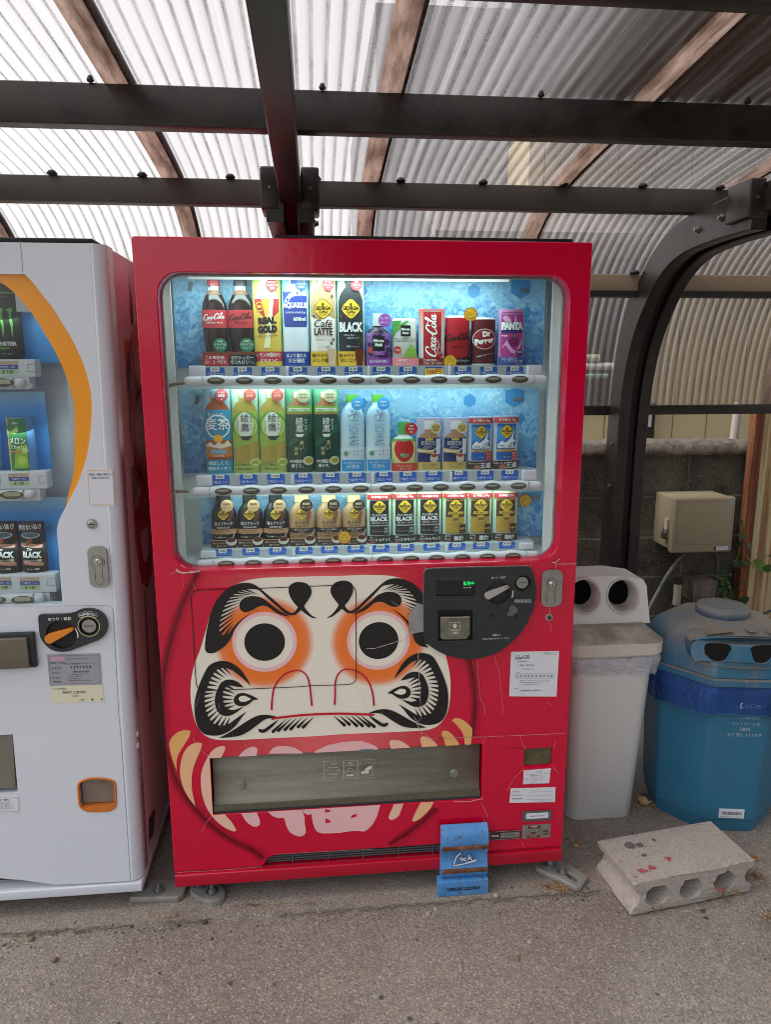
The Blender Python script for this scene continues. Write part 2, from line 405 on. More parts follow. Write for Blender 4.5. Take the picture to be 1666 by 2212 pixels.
while x < 3.6:
    pr = [(1.375, 1.108), (1.37, 1.12), (1.378, 1.155), (1.41, 1.172), (1.5, 1.172), (1.52, 1.15), (1.52, 1.108)]
    rings.append([(x, a+rr.uniform(-.004, .004), b+(rr.uniform(-.006, .008) if 0 < i < 6 else 0)) for i, (a, b) in enumerate(pr)]); x += .02
cp.loft(rings, CAPM).build('coping', bw)
# ------------------------------------------------------------------ neighbour house beyond the wall
t = NT('cream_siding'); o = t.obj(); sx = t.n('ShaderNodeSeparateXYZ'); t.t.links.new(o, sx.inputs[0])
fr_ = t.math('FRACT', t.math('MULTIPLY', sx.outputs[0], 3.6)); ln = t.ramp(fr_, [(.0, 1.), (.018, 1.), (.03, 0.), (.97, 0.), (1., .6)])
c = t.mix(ln, t.mix(t.math('MULTIPLY', t.noise(4, 5), .35), lin('c9b98f'), lin('a08f6c')), lin('6e6248'))
SID = t.done(t.bsdf(c, .7))
DKB = mat('dark_eave', '2c231e', .8, dirt=.4, ds=3); GRY = mat('grey_cladding', '8f9195', .6, dirt=.4, ds=2)
hs_ = thing('house', (3.5, 3.6, 0), 'cream panelled neighbouring house seen beyond the block wall and through the clear roof', 'house')
EX = P(1290, 130, Z=3.2).x
MB().box(2.0, 9, 3.6, 8, -.02, 3.199, SID).build('wall', hs_)
MB().box(.95, 1.995, 4.2, 8, -.02, 4.2, GRY).box(1.9951, 8.8, 4.2, 7.9, 3.35, 4.9, GRY).build('side_wall', hs_)
MB().box(EX, 9.2, 1.3, 8.2, 3.2, 3.34, DKB).build('eave', hs_)
MB().prism([(2.85, 2.32), (3.6, 2.72), (3.6, 2.76), (2.83, 2.36)], 0, 1, GRY)
aw = MB(); V = []
for x in (1.2, 9): V += [(x, 2.85, 2.3), (x, 3.595, 2.68), (x, 3.595, 2.74), (x, 2.83, 2.35)]
aw.add(V, [(0, 1, 5, 4), (1, 2, 6, 5), (2, 3, 7, 6), (3, 0, 4, 7), (0, 3, 2, 1), (4, 5, 6, 7)], mat('grey_canopy', '827c7a', .5, dirt=.4, ds=3)).build('canopy', hs_)
wd_ = MB().box(2.05, 2.95, 3.56, 3.595, 1.25, 2.25, mat('window_glass_dark', '23262a', .15, dirt=.2)).build('window', hs_)
MB().box(2.0, 3.0, 3.54, 3.596, 2.25, 2.3, DKB).box(2.0, 3.0, 3.54, 3.596, 1.2, 1.25, DKB).box(2.95, 3.0, 3.54, 3.596, 1.25, 2.25, DKB).box(2.48, 2.52, 3.54, 3.559, 1.25, 2.25, DKB).build('window_frame', wd_)
df = MB().box(2.93, 3.03, 3.5, 3.59, .0, 1.24, DKB).build('door_frame', hs_)
MB().box(2.955, 3.0, 3.493, 3.499, 1.06, 1.22, mat('pale_glass', 'b9bcc2', .3)).build('pane', df)
MB().cyl((2.124, 2.2, 1.52), (1.3, 2.2, 1.52), .02, n=14, m=mat('white_pipe', 'c9c7c4', .4)).cyl((2.04, 2.2, 1.565), (1.96, 2.2, 1.565), .022, n=12, m=mat('pale_green_cap', '9fae92', .5)).build('laundry_pole', base=(2, 2.2, 1.52), label='white laundry pole with a pale green clip behind the clear panels', cat='laundry pole')
MB().cyl((2.12, 2.25, 1.465), (1.3, 2.25, 1.465), .013, n=14, m=mat('mint_pipe', '86b3a4', .4)).build('laundry_pole', base=(2, 2.25, 1.465), label='mint green laundry pole below the white one behind the clear panels', cat='laundry pole')
bt_ = thing('house', (7, -10, 0), 'dark brown house across the road, seen only mirrored in the machine doors', 'house')
MB().box(.3, 14, -16, -10, 0, 5.2, mat('brown_wall', '4a3f38', .8, dirt=.4, ds=1)).build('wall', bt_)
MB().box(.0, 14.3, -16.3, -9.6, 5.21, 5.6, DKB).build('roof', bt_)
for x in (1.4, 4.4, 7.4): MB().box(x, x+1.5, -9.998, -9.95, 1.1, 2.3, mat('window_glass_dark', '', 0)).build('window', bt_)
pa = P(1547, 880, Y=1.8); pb = P(1537, 925, Y=1.8)
MB().cyl((2.62, 1.8, .2), (2.66, 1.8, 1.33), .022, n=14, m=mat('grey_downpipe', 'a9a29b', .4)).build('drain_pipe', base=(2.62, 1.8, .2), label='pale thin drain pipe standing behind the wall beside the rusty sheet', cat='pipe')
# ------------------------------------------------------------------ rusty corrugated sheet at the right
t = NT('rusty_sheet'); o = t.obj(); n1 = t.noise(1, 5, .7, t.mapping((26, 26, .8)))
sx = t.n('ShaderNodeSeparateXYZ'); t.t.links.new(o, sx.inputs[0])
lf = t.ramp(t.math('ADD', t.math('MULTIPLY', sx.outputs[0], -2.6), t.math('MULTIPLY', t.noise(9), .35)), [(.0, 0.), (.12, .0), (.3, 1.)])
c = t.mix(t.ramp(n1, [(.5, 0.), (.62, .8)]), lin('c4b48d'), lin('8a5427'))
RUS = t.done(t.bsdf(c, .7, 0, t.bump(t.noise(60), .2)))
fx = thing('corrugated_fence', (2.5, 1.35, 0), 'cream corrugated steel sheet streaked with rust right of the electric box', 'fence')
co = MB(); V = []; k = 0; x = 2.5
while x <= 3.5:
    y = 1.35+.006*math.tanh(3*math.sin(x*2*math.pi/.075)); V += [(x, y, 0), (x, y, 1.32)]; x += .0075; k += 1
co.add(V, [(2*i, 2*i+2, 2*i+3, 2*i+1) for i in range(k-1)], RUS).build('sheet', fx)
t = NT('rusty_post'); c = t.ramp(t.noise(1, 5, .7, t.mapping((40, 40, 3))), [(.3, lin('3a1a12')), (.5, lin('6a3a22')), (.65, lin('8a5a34')), (.8, lin('a98a5a'))])
MB().box(2.455, 2.497, 1.31, 1.36, 0, 1.34, t.done(t.bsdf(c, .85, 0, t.bump(t.noise(120), .5)))).build('post', fx)
# ------------------------------------------------------------------ carport
OFFX, OFFY = .35-1.74, -.1-1.1
t = NT('clear_corrugated'); o = t.obj(); sx = t.n('ShaderNodeSeparateXYZ'); t.t.links.new(o, sx.inputs[0])
ph = t.math('SINE', t.math('MULTIPLY', sx.outputs[0], 2*math.pi/.032))
val = t.ramp(ph, [(.0, 0.), (.45, 0.), (.85, 1.)])            # valleys: grime gathers here, and refraction streaks are tinted in
sp = t.ramp(t.noise(300, 4, .85), [(.47, 0.), (.55, 1.)]); patch = t.ramp(t.noise(5, 4, .6, t.mapping((3, 1, 1))), [(.35, .25), (.65, 1.)])
dirt = t.math('MULTIPLY', t.math('MULTIPLY', val, sp), t.math('MULTIPLY', patch, .9))
streak = t.ramp(t.noise(1, 4, .6, t.mapping((62, .5, .5))), [(.35, 0.), (.7, 1.)])
film = t.math('ADD', .13, t.math('MULTIPLY', streak, .16))
tl = t.n('ShaderNodeBsdfTranslucent'); tl.inputs[0].default_value = (.93, .89, .88, 1)
df_ = t.n('ShaderNodeBsdfDiffuse'); df_.inputs[0].default_value = (.5, .47, .46, 1)
hz = t.n('ShaderNodeMixShader'); hz.inputs[0].default_value = .12; t.t.links.new(tl.outputs[0], hz.inputs[1]); t.t.links.new(df_.outputs[0], hz.inputs[2])
tr = t.n('ShaderNodeBsdfTransparent'); t.t.links.new(t.mix(t.math('MULTIPLY', val, .5), (.81, .765, .745, 1), (.5, .465, .445, 1)), tr.inputs[0])  # darker valley tint imitates the grey refraction streaks of the ribs
a = t.n('ShaderNodeMixShader'); t.t.links.new(film, a.inputs[0]); t.t.links.new(tr.outputs[0], a.inputs[1]); t.t.links.new(hz.outputs[0], a.inputs[2])
gl = t.n('ShaderNodeBsdfGlossy'); gl.inputs['Roughness'].default_value = .18; gl.inputs[0].default_value = (.8, .8, .85, 1)
lw = t.n('ShaderNodeLayerWeight'); fn_ = t.math('ADD', .03, t.math('MULTIPLY', t.math('POWER', lw.outputs['Facing'], 4), .3))
b = t.n('ShaderNodeMixShader'); t.t.links.new(fn_, b.inputs[0]); t.t.links.new(a.outputs[0], b.inputs[1]); t.t.links.new(gl.outputs[0], b.inputs[2])
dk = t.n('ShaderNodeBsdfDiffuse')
# dark eave and blocked sky at the right, painted into the sheets as brown
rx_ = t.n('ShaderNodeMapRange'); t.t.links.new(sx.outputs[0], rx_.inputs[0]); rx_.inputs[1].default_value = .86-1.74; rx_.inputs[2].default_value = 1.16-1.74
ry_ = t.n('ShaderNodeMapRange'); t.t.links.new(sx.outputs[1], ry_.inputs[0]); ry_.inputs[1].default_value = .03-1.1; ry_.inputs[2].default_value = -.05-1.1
eave_dark = t.math('MULTIPLY', t.math('MULTIPLY', rx_.outputs[0], ry_.outputs[0]), t.ramp(t.noise(1, 6, .7, t.mapping((14, 1.2, 1.2))), [(.2, .6), (.55, 1.)]))
dirt = t.math('MAXIMUM', dirt, t.math('MULTIPLY', eave_dark, .95))  # valley grime joined with the painted eave darkness
t.t.links.new(t.mix(eave_dark, lin('5a5049'), lin('4f3a2d')), dk.inputs[0])
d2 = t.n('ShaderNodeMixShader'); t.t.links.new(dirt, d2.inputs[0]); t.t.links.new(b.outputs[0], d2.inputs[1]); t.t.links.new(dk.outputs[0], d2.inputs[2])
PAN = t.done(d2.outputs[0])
ALU = mat('dark_aluminium', '1f1c1b', .32, .0, dirt=.35, ds=14, dirtcol='4b4038', fine=.15)
ALG = mat('weathered_aluminium', '38332e', .42, 0, dirt=.6, ds=11, dirtcol='4a4239', fine=.2)
BEI = mat('bleached_aluminium', '8a7a66', .5, 0, dirt=.3, ds=8)
t = NT('bar_pinkish'); c = t.mix(t.ramp(t.noise(7, 6, .7, t.mapping((6, 1, 1))), [(.4, 0.), (.7, 1.)]), lin('e2d2c9'), lin('8f7a70'))
tl = t.n('ShaderNodeBsdfTranslucent'); t.t.links.new(c, tl.inputs[0]); mx = t.n('ShaderNodeMixShader'); mx.inputs[0].default_value = .75
t.t.links.new(t.bsdf(c, .5), mx.inputs[1]); t.t.links.new(tl.outputs[0], mx.inputs[2]); BAR = t.done(mx.outputs[0]); BDK = mat('bar_grime', '2a1c15', .9, dirt=.8, ds=30, dirtcol='6a5648')
STL = mat('bolt_steel', '8c857a', .4, .8, dirt=.5, ds=40, dirtcol='5a4a38')
RUB = mat('black_rubber', '17171a', .6, dirt=.2)
cpt = thing('carport', (1.74, 1.1, 0), 'dark aluminium cycle shelter with arched posts and clear corrugated roof over the machines', 'shelter')
prof = [(-1.25, 2.235), (-.9, 2.215), (-.6, 2.193), (-.3, 2.172), (0, 2.148), (.3, 2.125), (.5, 2.104), (.65, 2.078), (.78, 2.035), (.9, 1.968), (1.0, 1.885), (1.07, 1.79), (1.12, 1.69), (1.155, 1.58), (1.175, 1.46), (1.185, 1.33)]
prof = crom(prof, 2, False)
def pn(i):
    a, b = prof[max(i-1, 0)], prof[min(i+1, len(prof)-1)]; d = Vector((b[0]-a[0], b[1]-a[1])).normalized(); return Vector((-d.y, d.x))
xb = [P(x, y, Z=2.11).x for x, y in [(24, 428), (421, 430), (793, 433), (1150, 440), (1483, 444)]]
stp = (xb[-1]-xb[0])/4; bars = [xb[0]-stp*k for k in (5, 4, 3, 2, 1)]+xb+[xb[-1]+stp*k for k in (1, 2, 3, 4)]
bars.sort()
for q in range(len(bars)-1):
    mb = MB(); x0, x1 = bars[q]+.019, bars[q+1]-.038; nx = int((x1-x0)/.004); V = []
    for i, (y, z) in enumerate(prof):
        nn = pn(i)
        for k in range(nx+1):
            x = x0+(x1-x0)*k/nx; h = .0048*math.sin(2*math.pi*x/.032); V.append((x, y+nn.x*h, z+nn.y*h))
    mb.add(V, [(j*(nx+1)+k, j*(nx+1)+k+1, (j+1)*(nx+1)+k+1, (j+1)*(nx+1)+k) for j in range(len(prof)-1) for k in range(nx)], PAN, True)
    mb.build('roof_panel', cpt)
def sweep(mb, x0, x1, o0, o1, m, pr=prof, a=0, b=None):
    """bar following the roof curve: offsets o0..o1 along the outward normal"""
    R_ = []
    for i in range(a, b or len(pr)):
        p0, p1 = pr[max(i-1, 0)], pr[min(i+1, len(pr)-1)]; d = Vector((p1[0]-p0[0], p1[1]-p0[1])).normalized(); nn = Vector((-d.y, d.x)); y, z = pr[i]
        R_.append([(x0, y+nn.x*o0, z+nn.y*o0), (x1, y+nn.x*o0, z+nn.y*o0), (x1, y+nn.x*o1, z+nn.y*o1), (x0, y+nn.x*o1, z+nn.y*o1)])
    return mb.loft(R_, m, False)
for x in bars:
    mb = MB(); sweep(mb, x-.04, x-.012, -.013, .006, BAR); sweep(mb, x-.0115, x+.011, -.009, .006, BAR); sweep(mb, x+.0115, x+.0185, -.012, .014, BDK)
    mb.build('glazing_bar', cpt)
XA, XB_ = .374, 1.742
def purlin(y0, y1, z0, z1_, m, x0=-2.2, x1=3.4, mf=None):
    mb = MB().box(x0, x1, y0, y1, z0, z1_, m, .003)
    return mb.build('purlin', cpt)
def zroof(y):
    for a, b in zip(prof, prof[1:]):
        if a[0] <= y <= b[0]: return a[1]+(b[1]-a[1])*(y-a[0])/(b[0]-a[0])
pz = {}
for key, y, h in (('p0', -.62, .078), ('p1', -.06, .085), ('p2', .535, .074)):
    zt = zroof(y)-.012; pz[key] = (y, zt-h, zt)
    purlin(y, y+.045, zt-h, zt, ALU if key != 'p2' else ALG)
purlin(.93, .97, 1.805, 1.868, BEI, 1.2, 3.4); MB().box(1.2, 3.4, .915, .985, 1.785, 1.8035, RUB).build('purlin_seal', cpt)
purlin(1.155, 1.19, 1.315, 1.355, ALU, 1.0, 2.53)
for key, x0, d in (('p1', -.56, .51), ('p2', -.6, .262)):
    y, za, zb = pz[key]; x = x0
    while x < 2.6:
        mb = MB(); zt = zb
        k_ = .8 if key == 'p2' else .4
        mb.lathe([(.016*k_, 0), (.02*k_, .003), (.011*k_, .012), (.0, .014)], (x, y-.004, zt), RUB, 12); mb.cyl((x, y-.004, zt-.003), (x, y-.004, zt+.016*k_), .005*k_, n=8, m=RUB)
        mb.build('roof_screw', cpt); x += d
x = 1.86
for x in (1.77-.11, 2.35, 2.95): MB().lathe([(.016, 0), (.02, .003), (.011, .012), (.0, .014)], (x, .925, 1.868), RUB, 12).build('roof_screw', cpt)
# posts: twin curved profiles; straight rafter sandwiched between them
outer = crom([(.2, 2.018), (.37, 2.021), (.51, 2.017), (.623, 2.006), (.741, 1.973), (.852, 1.912), (.919, 1.851), (.983, 1.78), (1.045, 1.69), (1.09, 1.59), (1.128, 1.45), (1.144, 1.3), (1.15, 1.1), (1.15, .6), (1.15, 0)], 3, False)
for X in (XA-1.37, XA, XB_):
    mb = MB(); sweep(mb, X-.064, X-.018, -.115, 0, ALU, outer); sweep(mb, X+.018, X+.064, -.115, 0, ALU, outer); sweep(mb, X-.0175, X+.0175, -.095, -.02, RUB, outer, 8)
    mb.build('post', cpt, bevel=.004)
    mb = MB(); V = []
    for x in (X-.028, X+.028):
        V += [(x, 1.0 if False else .62, 1.93), (x, .62, 2.012), (x, -1.25, 2.11), (x, -1.25, 2.028)]
    mb.add(V, [(0, 3, 2, 1), (4, 5, 6, 7), (0, 4, 7, 3), (1, 2, 6, 5), (0, 1, 5, 4), (2, 3, 7, 6)], ALU).build('rafter', cpt, bevel=.004)
    for sx_ in (-1, 1):
        MB().box(min(X+sx_*.029, X+sx_*.078), max(X+sx_*.029, X+sx_*.078), .2, .32, 1.935, 2.043, ALU, .006).build('bracket', cpt)
        for (yy, zz) in ((.36, 1.965), (.5, 1.955)):
            MB().cyl((X+sx_*.064, yy, zz), (X+sx_*.07, yy, zz), .011, n=6, m=STL).cyl((X+sx_*.07, yy, zz), (X+sx_*.078, yy, zz), .007, n=12, m=STL).build('bolt', cpt)
        MB().cyl((X+sx_*.054, .197, 1.99), (X+sx_*.054, .2, 1.99), .004, n=8, m=STL).build('bolt', cpt)
    for zz in (1.2, 1.02, .6):
        MB().cyl((X-.0645, 1.08, zz), (X-.072, 1.08, zz), .008, n=6, m=STL).build('bolt', cpt)
# ================================================================== RED VENDING MACHINE
W_, H_ = 1.138, 1.83
def red_mat(name, base, rough=.22):
    t = NT(name); o = t.obj(); c = lin(base)
    f = t.ramp(t.noise(3.5, 4, .5), [(.35, 0.), (.75, .14)])
    cc = t.mix(f, c, (c[0]*.62, c[1]*.5, c[2]*.6, 1))
    sp = t.ramp(t.noise(260, 2, .5), [(.73, 0.), (.76, 1.)])
    cc = t.mix(t.math('MULTIPLY', sp, .55), cc, lin('e08a98'))
    h = t.math('ADD', t.noise(5, 3, .5, dist=1.2), t.math('MULTIPLY', t.noise(170, 3), .1))
    return t.done(t.bsdf(cc, rough, 0, t.bump(h, .22, .004), **{'Specular IOR Level': .55}))
RED = red_mat('red_vinyl', 'c80034', .13)
RED2 = red_mat('red_painted_base', 'b00028', .35)
vm = thing('vending_machine', (W_/2, .3, .06), 'red drinks vending machine with a bearded white face printed on its front', 'vending machine')
VM = vm
GRM = mat('grime_edge', '5a4d42', .9, dirt=.7, ds=60)
DGR = mat('dark_grey_plastic', '23272a', .48, dirt=.35, ds=30, dirtcol='3d4043', bump=.12, bs=700)
BLK = mat('matt_black', '0c0c0e', .5, dirt=.2)
LIN_ = mat('liner_white', 'e9eded', .35, dirt=.15, ds=4, dirtcol='a9b1b0')
CHR = mat('brushed_steel', 'a7a8a6', .32, .9, dirt=.4, ds=60, dirtcol='6f6f6c')
WHP = mat('white_plastic', 'dcdde6', .3, dirt=.1, ds=12, dirtcol='a9a8a8')
# openings, measured in the plane of the door
wl = FP(345, 715)[0]; wr = FP(1230.5, 658)[0]; wt = FP(640, 591)[1]; wb = FP(800, 1221)[1]
win = rrect(wl, wb, wr, wt, .055, 6)
win = [(a, b) if b > wb+.3 else (max(min(a, wr), wl), b) for a, b in win]
pk = [FP(453, 1636), FP(1043, 1608), FP(1042, 1728), FP(459, 1757)]
px0, px1 = pk[0][0], pk[1][0]; pz1 = (pk[0][1]+pk[1][1])/2; pz0 = (pk[2][1]+pk[3][1])/2
pick = rrect(px0, pz0, px1, pz1, .008, 3)
cr4 = ZP(z5, [(1265, 262), (1475, 250), (1470, 385), (1262, 397)])
coinr = rrect(cr4[0][0], cr4[3][1], cr4[1][0], cr4[0][1], .006, 3)
db = FP(380, 1878)[1]; db2 = FP(1212, 1834)[1]; db = (db+db2)/2          # bottom edge of the door skin
g0 = FP(*z4(800, 1195)); g1 = FP(*z4(850, 1108)); gx1 = FP(*z5(632, 985))[0]; gt = (g1[1]+FP(*z5(632, 985))[1])/2
bt = FP(377, 1886)[1]; bb = FP(377, 1911)[1]
door = [(0, db), (g0[0]-.02, db), (g0[0], db+.006), (g0[0]+.012, db+.028), (g1[0], gt-.004), (g1[0]+.02, gt), (gx1, gt), (gx1+.002, db), (W_, db), (W_, H_-.004), (W_-.004, H_), (.004, H_), (0, H_-.004)]
MB().prism(door, 0, .05, RED, holes=(win, pick, coinr)).build('door', VM, bevel=.003)
MB().box(.004, W_-.004, .051, .72, bb+.02, H_-.012, RED).build('cabinet', VM, bevel=.004) if False else None
# cabinet: shell around the display, so the show window has real depth
cz = .21
cab = MB()
cab.box(.006, W_-.006, cz+.02, .72, .09, H_-.01, RED).box(.006, wl-.03, .051, cz+.0195, .09, H_-.01, RED).box(wr+.03, W_-.006, .051, cz+.0195, .09, H_-.01, RED)
cab.box(wl-.0295, wr+.0295, .051, cz+.0195, wt+.03, H_-.01, RED).box(wl-.0295, wr+.0295, .12, cz+.0195, .09, wb-.02, BLK)
cab.build('cabinet', VM)
MB().box(.34, 1.095, .03, .5, H_+.0005, H_+.012, BLK).build('top_seal', VM)
bs_ = MB().box(.002, W_-.002, -.012, .05, bb, bt, RED2, .003).box(.01, W_-.01, .0505, .7, bb+.01, bt+.01, BLK)
bs_.build('base', VM)
gr = MB().plate([(.004, db-.001), (W_-.004, db-.001), (W_-.004, bt), (.004, bt)], .004, GRM); gr.build('base_gap', VM)
# ventilation grille
gv = MB().box(g0[0]-.02, gx1+.02, .03, .05, db-.01, gt+.01, BLK)
for i in range(4):
    z = bt+.006+i*(gt-bt-.01)/3.6; gv.box(g0[0]+.006, gx1, .012, .03, z, z+.0045, mat('grille_grey', '454a50', .5, dirt=.5, ds=50, dirtcol='6a5d4e'))
for i in range(5):
    x = g1[0]+.06+i*.103; gv.box(x, x+.004, .009, .0118, bt+.002, gt-.001, mat('grille_grey', '', 0))
gv.build('ventilation_grille', VM)
# ---- display cavity
fr = MB()
fr.box(wl-.029, wr+.029, cz, cz+.018, wb-.02, wt+.03, LIN_).box(wl-.029, wl-.012, .051, cz-.001, wb-.02, wt+.03, LIN_).box(wr+.012, wr+.029, .051, cz-.001, wb-.02, wt+.03, LIN_)
fr.box(wl-.011, wr+.011, .051, cz-.001, wt+.012, wt+.029, LIN_).box(wl-.011, wr+.011, .051, cz-.001, wb-.019, wb-.004, LIN_)
for x0, x1 in ((wl-.0115, wl+.014), (wr-.014, wr+.0115)): fr.box(x0, x1, .09, .1, wb-.003, wt+.011, LIN_)
fr.build('display_liner', VM)
def soften(c, d): return [(a, b) for a, b in c]
RIM = mat('seal_grey', '8e9497', .5, dirt=.5, ds=40, dirtcol='4c4640')
rm = MB(); rm.tube([(a, .046, b) for a, b in rrect(wl+.001, wb+.001, wr-.001, wt-.001, .05, 6)], .004, RIM, 6, True); rm.build('window_seal', VM)
# ice pictures behind the drinks
t = NT('ice_picture'); o = t.obj(); sx = t.n('ShaderNodeSeparateXYZ'); t.t.links.new(o, sx.inputs[0])
n1 = t.noise(38, 9, .8, dist=1.6); n2 = t.noise(7, 5, .6, dist=1.5)
vo = t.n('ShaderNodeTexVoronoi', feature='DISTANCE_TO_EDGE', Scale=24.); t.t.links.new(t.mapping((1, 1, 1.25)), vo.inputs['Vector'])
c = t.ramp(n1, [(.34, lin('1d4f92')), (.43, lin('3f83c4')), (.5, lin('6fb0dd')), (.57, lin('a9d3ec')), (.66, lin('dceef8'))])
c = t.mix(t.math('MULTIPLY', t.ramp(n2, [(.4, 0.), (.65, 1.)]), .55), c, lin('5b9fd4'))
c = t.mix(t.ramp(vo.outputs[0], [(.0, .22), (.05, 0.)]), c, lin('c2e0f0'))
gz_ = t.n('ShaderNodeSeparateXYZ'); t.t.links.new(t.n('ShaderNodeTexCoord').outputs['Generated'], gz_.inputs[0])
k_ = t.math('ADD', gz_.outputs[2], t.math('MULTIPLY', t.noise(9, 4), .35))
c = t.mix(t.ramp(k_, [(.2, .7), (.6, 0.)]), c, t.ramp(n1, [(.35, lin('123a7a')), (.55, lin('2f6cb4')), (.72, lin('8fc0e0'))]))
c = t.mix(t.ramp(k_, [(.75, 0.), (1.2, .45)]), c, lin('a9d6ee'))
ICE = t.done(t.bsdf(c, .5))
def panel(pts, Y):
    q = [FP(x, y, Y) for x, y in pts]; x0, x1 = q[0][0], q[1][0]; z1_, z0 = (q[0][1]+q[1][1])/2, (q[2][1]+q[3][1])/2
    return x0, x1, z0, z1_
LB1 = ink('6faad6'); LB2 = ink('4390cc'); LB3 = ink('8fc0e0'); GT = mat('grey_tape', '6b7680', .6)
YB = .172
HEX = lambda cx, cz, r: ell(cx, cz, r, n=6, a0=90, a1=450)[:6]
deco = [(.24, .35, .028, LB1, 6), (.62, .8, .034, LB3, 6), (.55, .62, .02, LB1, 6), (.72, .86, .018, LB3, 16), (.8, .85, .02, LB2, 6), (.86, .8, .012, LB3, 6), (.93, .9, .033, LB2, 6), (.95, .62, .019, LB2, 4), (.975, .4, .016, LB3, 4), (.965, .3, .022, LB1, 16), (.1, .9, .016, LB3, 16), (.16, .28, .012, LB3, 16), (.5, .84, .014, LB2, 4), (.88, .58, .017, LB3, 6)]
for pts in ([(372, 598), (1180, 598), (1176, 793), (384, 795)], [(388, 843), (1165, 838), (1158, 1015), (404, 1019)], [(433, 1076), (1200, 1060), (1186, 1157), (449, 1176)]):
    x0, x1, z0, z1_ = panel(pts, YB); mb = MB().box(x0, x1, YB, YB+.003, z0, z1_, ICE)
    for i, (u, v, r, m_, k) in enumerate(deco):
        cx, cz_ = x0+(x1-x0)*u, z0+(z1_-z0)*v
        if k == 4: lp = [(cx, cz_+r), (cx-r*.75, cz_), (cx, cz_-r), (cx+r*.75, cz_)]
        else: lp = HEX(cx, cz_, r) if k == 6 else ell(cx, cz_, r, n=16)
        lp = [(min(max(a, x0), x1), min(max(b, z0), z1_)) for a, b in lp]
        mb.plate(lp, YB-.0006-.00004*i, m_)
        if k == 6: mb.ribbon(lp+[lp[0]], .0015, YB-.0013-.00003*i, LB3)
    for (u, v, a_) in ((.045, .88, 75), (.94, .86, 0), (.06, .08, -55)):
        cx, cz_ = x0+(x1-x0)*u, z0+(z1_-z0)*v; ca, sa = math.cos(math.radians(a_)), math.sin(math.radians(a_))
        mb.plate([(cx+a*ca-b*sa, cz_+a*sa+b*ca) for a, b in ((-.012, -.006), (.012, -.006), (.012, .006), (-.012, .006))], YB-.002, GT)
    mb.build('ice_backdrop', VM)
# lamps of the show window
t = NT('tube_light'); e = t.n('ShaderNodeEmission'); e.inputs[0].default_value = (.85, 1, .96, 1); 
sx_t = t.n('ShaderNodeSeparateXYZ'); t.t.links.new(t.n('ShaderNodeTexCoord').outputs['Generated'], sx_t.inputs[0])
t.t.links.new(t.ramp(sx_t.outputs[0], [(0, .25), (.22, .75), (.5, 1.15), (.85, 1.), (1, .4)]), e.inputs[1]); TUBE = t.done(e.outputs[0])
tx0, tx1 = FP(380, 594, .08)[0], FP(1100, 597, .08)[0]
MB().cyl((tx0+.03, .085, wt+.002), (tx1, .085, wt+.002), .009, n=12, m=TUBE).build('fluorescent_tube', VM)
def area(x, y, z, sx_, sy_, e_, tilt=0):
    l = bpy.data.lights.new('display_area_light', 'AREA'); l.shape = 'RECTANGLE'; l.size = sx_; l.size_y = sy_; l.energy = e_; l.color = (.75, 1, .96)
    o_ = bpy.data.objects.new('display_area_light', l); COL.objects.link(o_); o_.parent = VM; o_.location = Vector((x, y, z))-OFF[VM.name]; o_.rotation_euler = (tilt, 0, 0)
area((tx0+tx1)/2, .085, wt-.01, tx1-tx0-.05, .03, .8, .25)
# ---- shelves: ledge, rail with buttons, price cards
WL = dict(YR=.05)
rows = [dict(px=(400, 1182), y=(826, 818), led=(792, 789), bt=[(468, 824), (529, 824), (590, 824), (650, 824), (709, 823.5), (769, 823), (829, 823), (888, 822), (947, 822), (1006, 821.5), (1064, 821), (1121, 820.5)],
             pr=[464, 523.5, 583, 643, 704, 763, 823, 881, 938, 999, 1055, 1112], py=(797, 793), cy=(815, 812), price=['190', '190', '170', '180', '190', '170', '160', '150', None, '120', '150', '150'], sh=0),
        dict(px=(416, 1170), y=(1062, 1048), led=(1022, 1014), bt=[(483.5, 1057), (544, 1056), (602, 1055.5), (662, 1055), (720, 1054.5), (779, 1053.5), (837, 1053), (895, 1052), (951, 1051), (1008, 1050), (1062, 1048.5), (1118, 1047.5)],
             pr=[475, 535.5, 595, 655, 713.5, 771, 829, 880.5, 936, 991, 1048, 1101], py=(1031, 1021), cy=(1041, 1036), price=['150', '160', '160', '170', '170', '130', '130', '150', '150', '150', '110', '110'], sh=1),
        dict(px=(425, 1164), y=(1217, 1199), led=(1180, 1170), bt=[(490, 1214.5), (548, 1213.5), (606, 1212.5), (663, 1211.5), (720, 1210), (776, 1208), (831, 1206.5), (887, 1205), (942, 1203), (997, 1201.5), (1051, 1200), (1106, 1198.5)],
             pr=[481, 541, 599, 656, 711, 768, 822, 876, 932, 987, 1039, 1095], py=(1188, 1175), cy=(1196, 1184), price=['160', '160', '160', '160', '160', '160', '100', '100', '100', '110', '110', '110'], sh=2)]
BTN = mat('button_smoked', '4d4b42', .12, dirt=.35, ds=80, dirtcol='7b786c'); BTL = mat('button_light', 'a7a699', .2, dirt=.2); BLU = mat('price_blue', '1f5fb4', .4, dirt=.1, ds=20)
BLU2 = mat('price_blue_lit', '1a63cc', .4, dirt=.1, ds=20)
PRW = mat('price_white', 'f0f0ee', .5, dirt=.05); INK = mat('ink_black', '17171b', .5); WHT = mat('ink_white', 'f2f4f4', .5, dirt=.05)
LEDGE = mat('ledge_clear', 'bcc9cb', .2, dirt=.2)
SHELF_Z = []
YR = .052; YC = .088; YD = .122
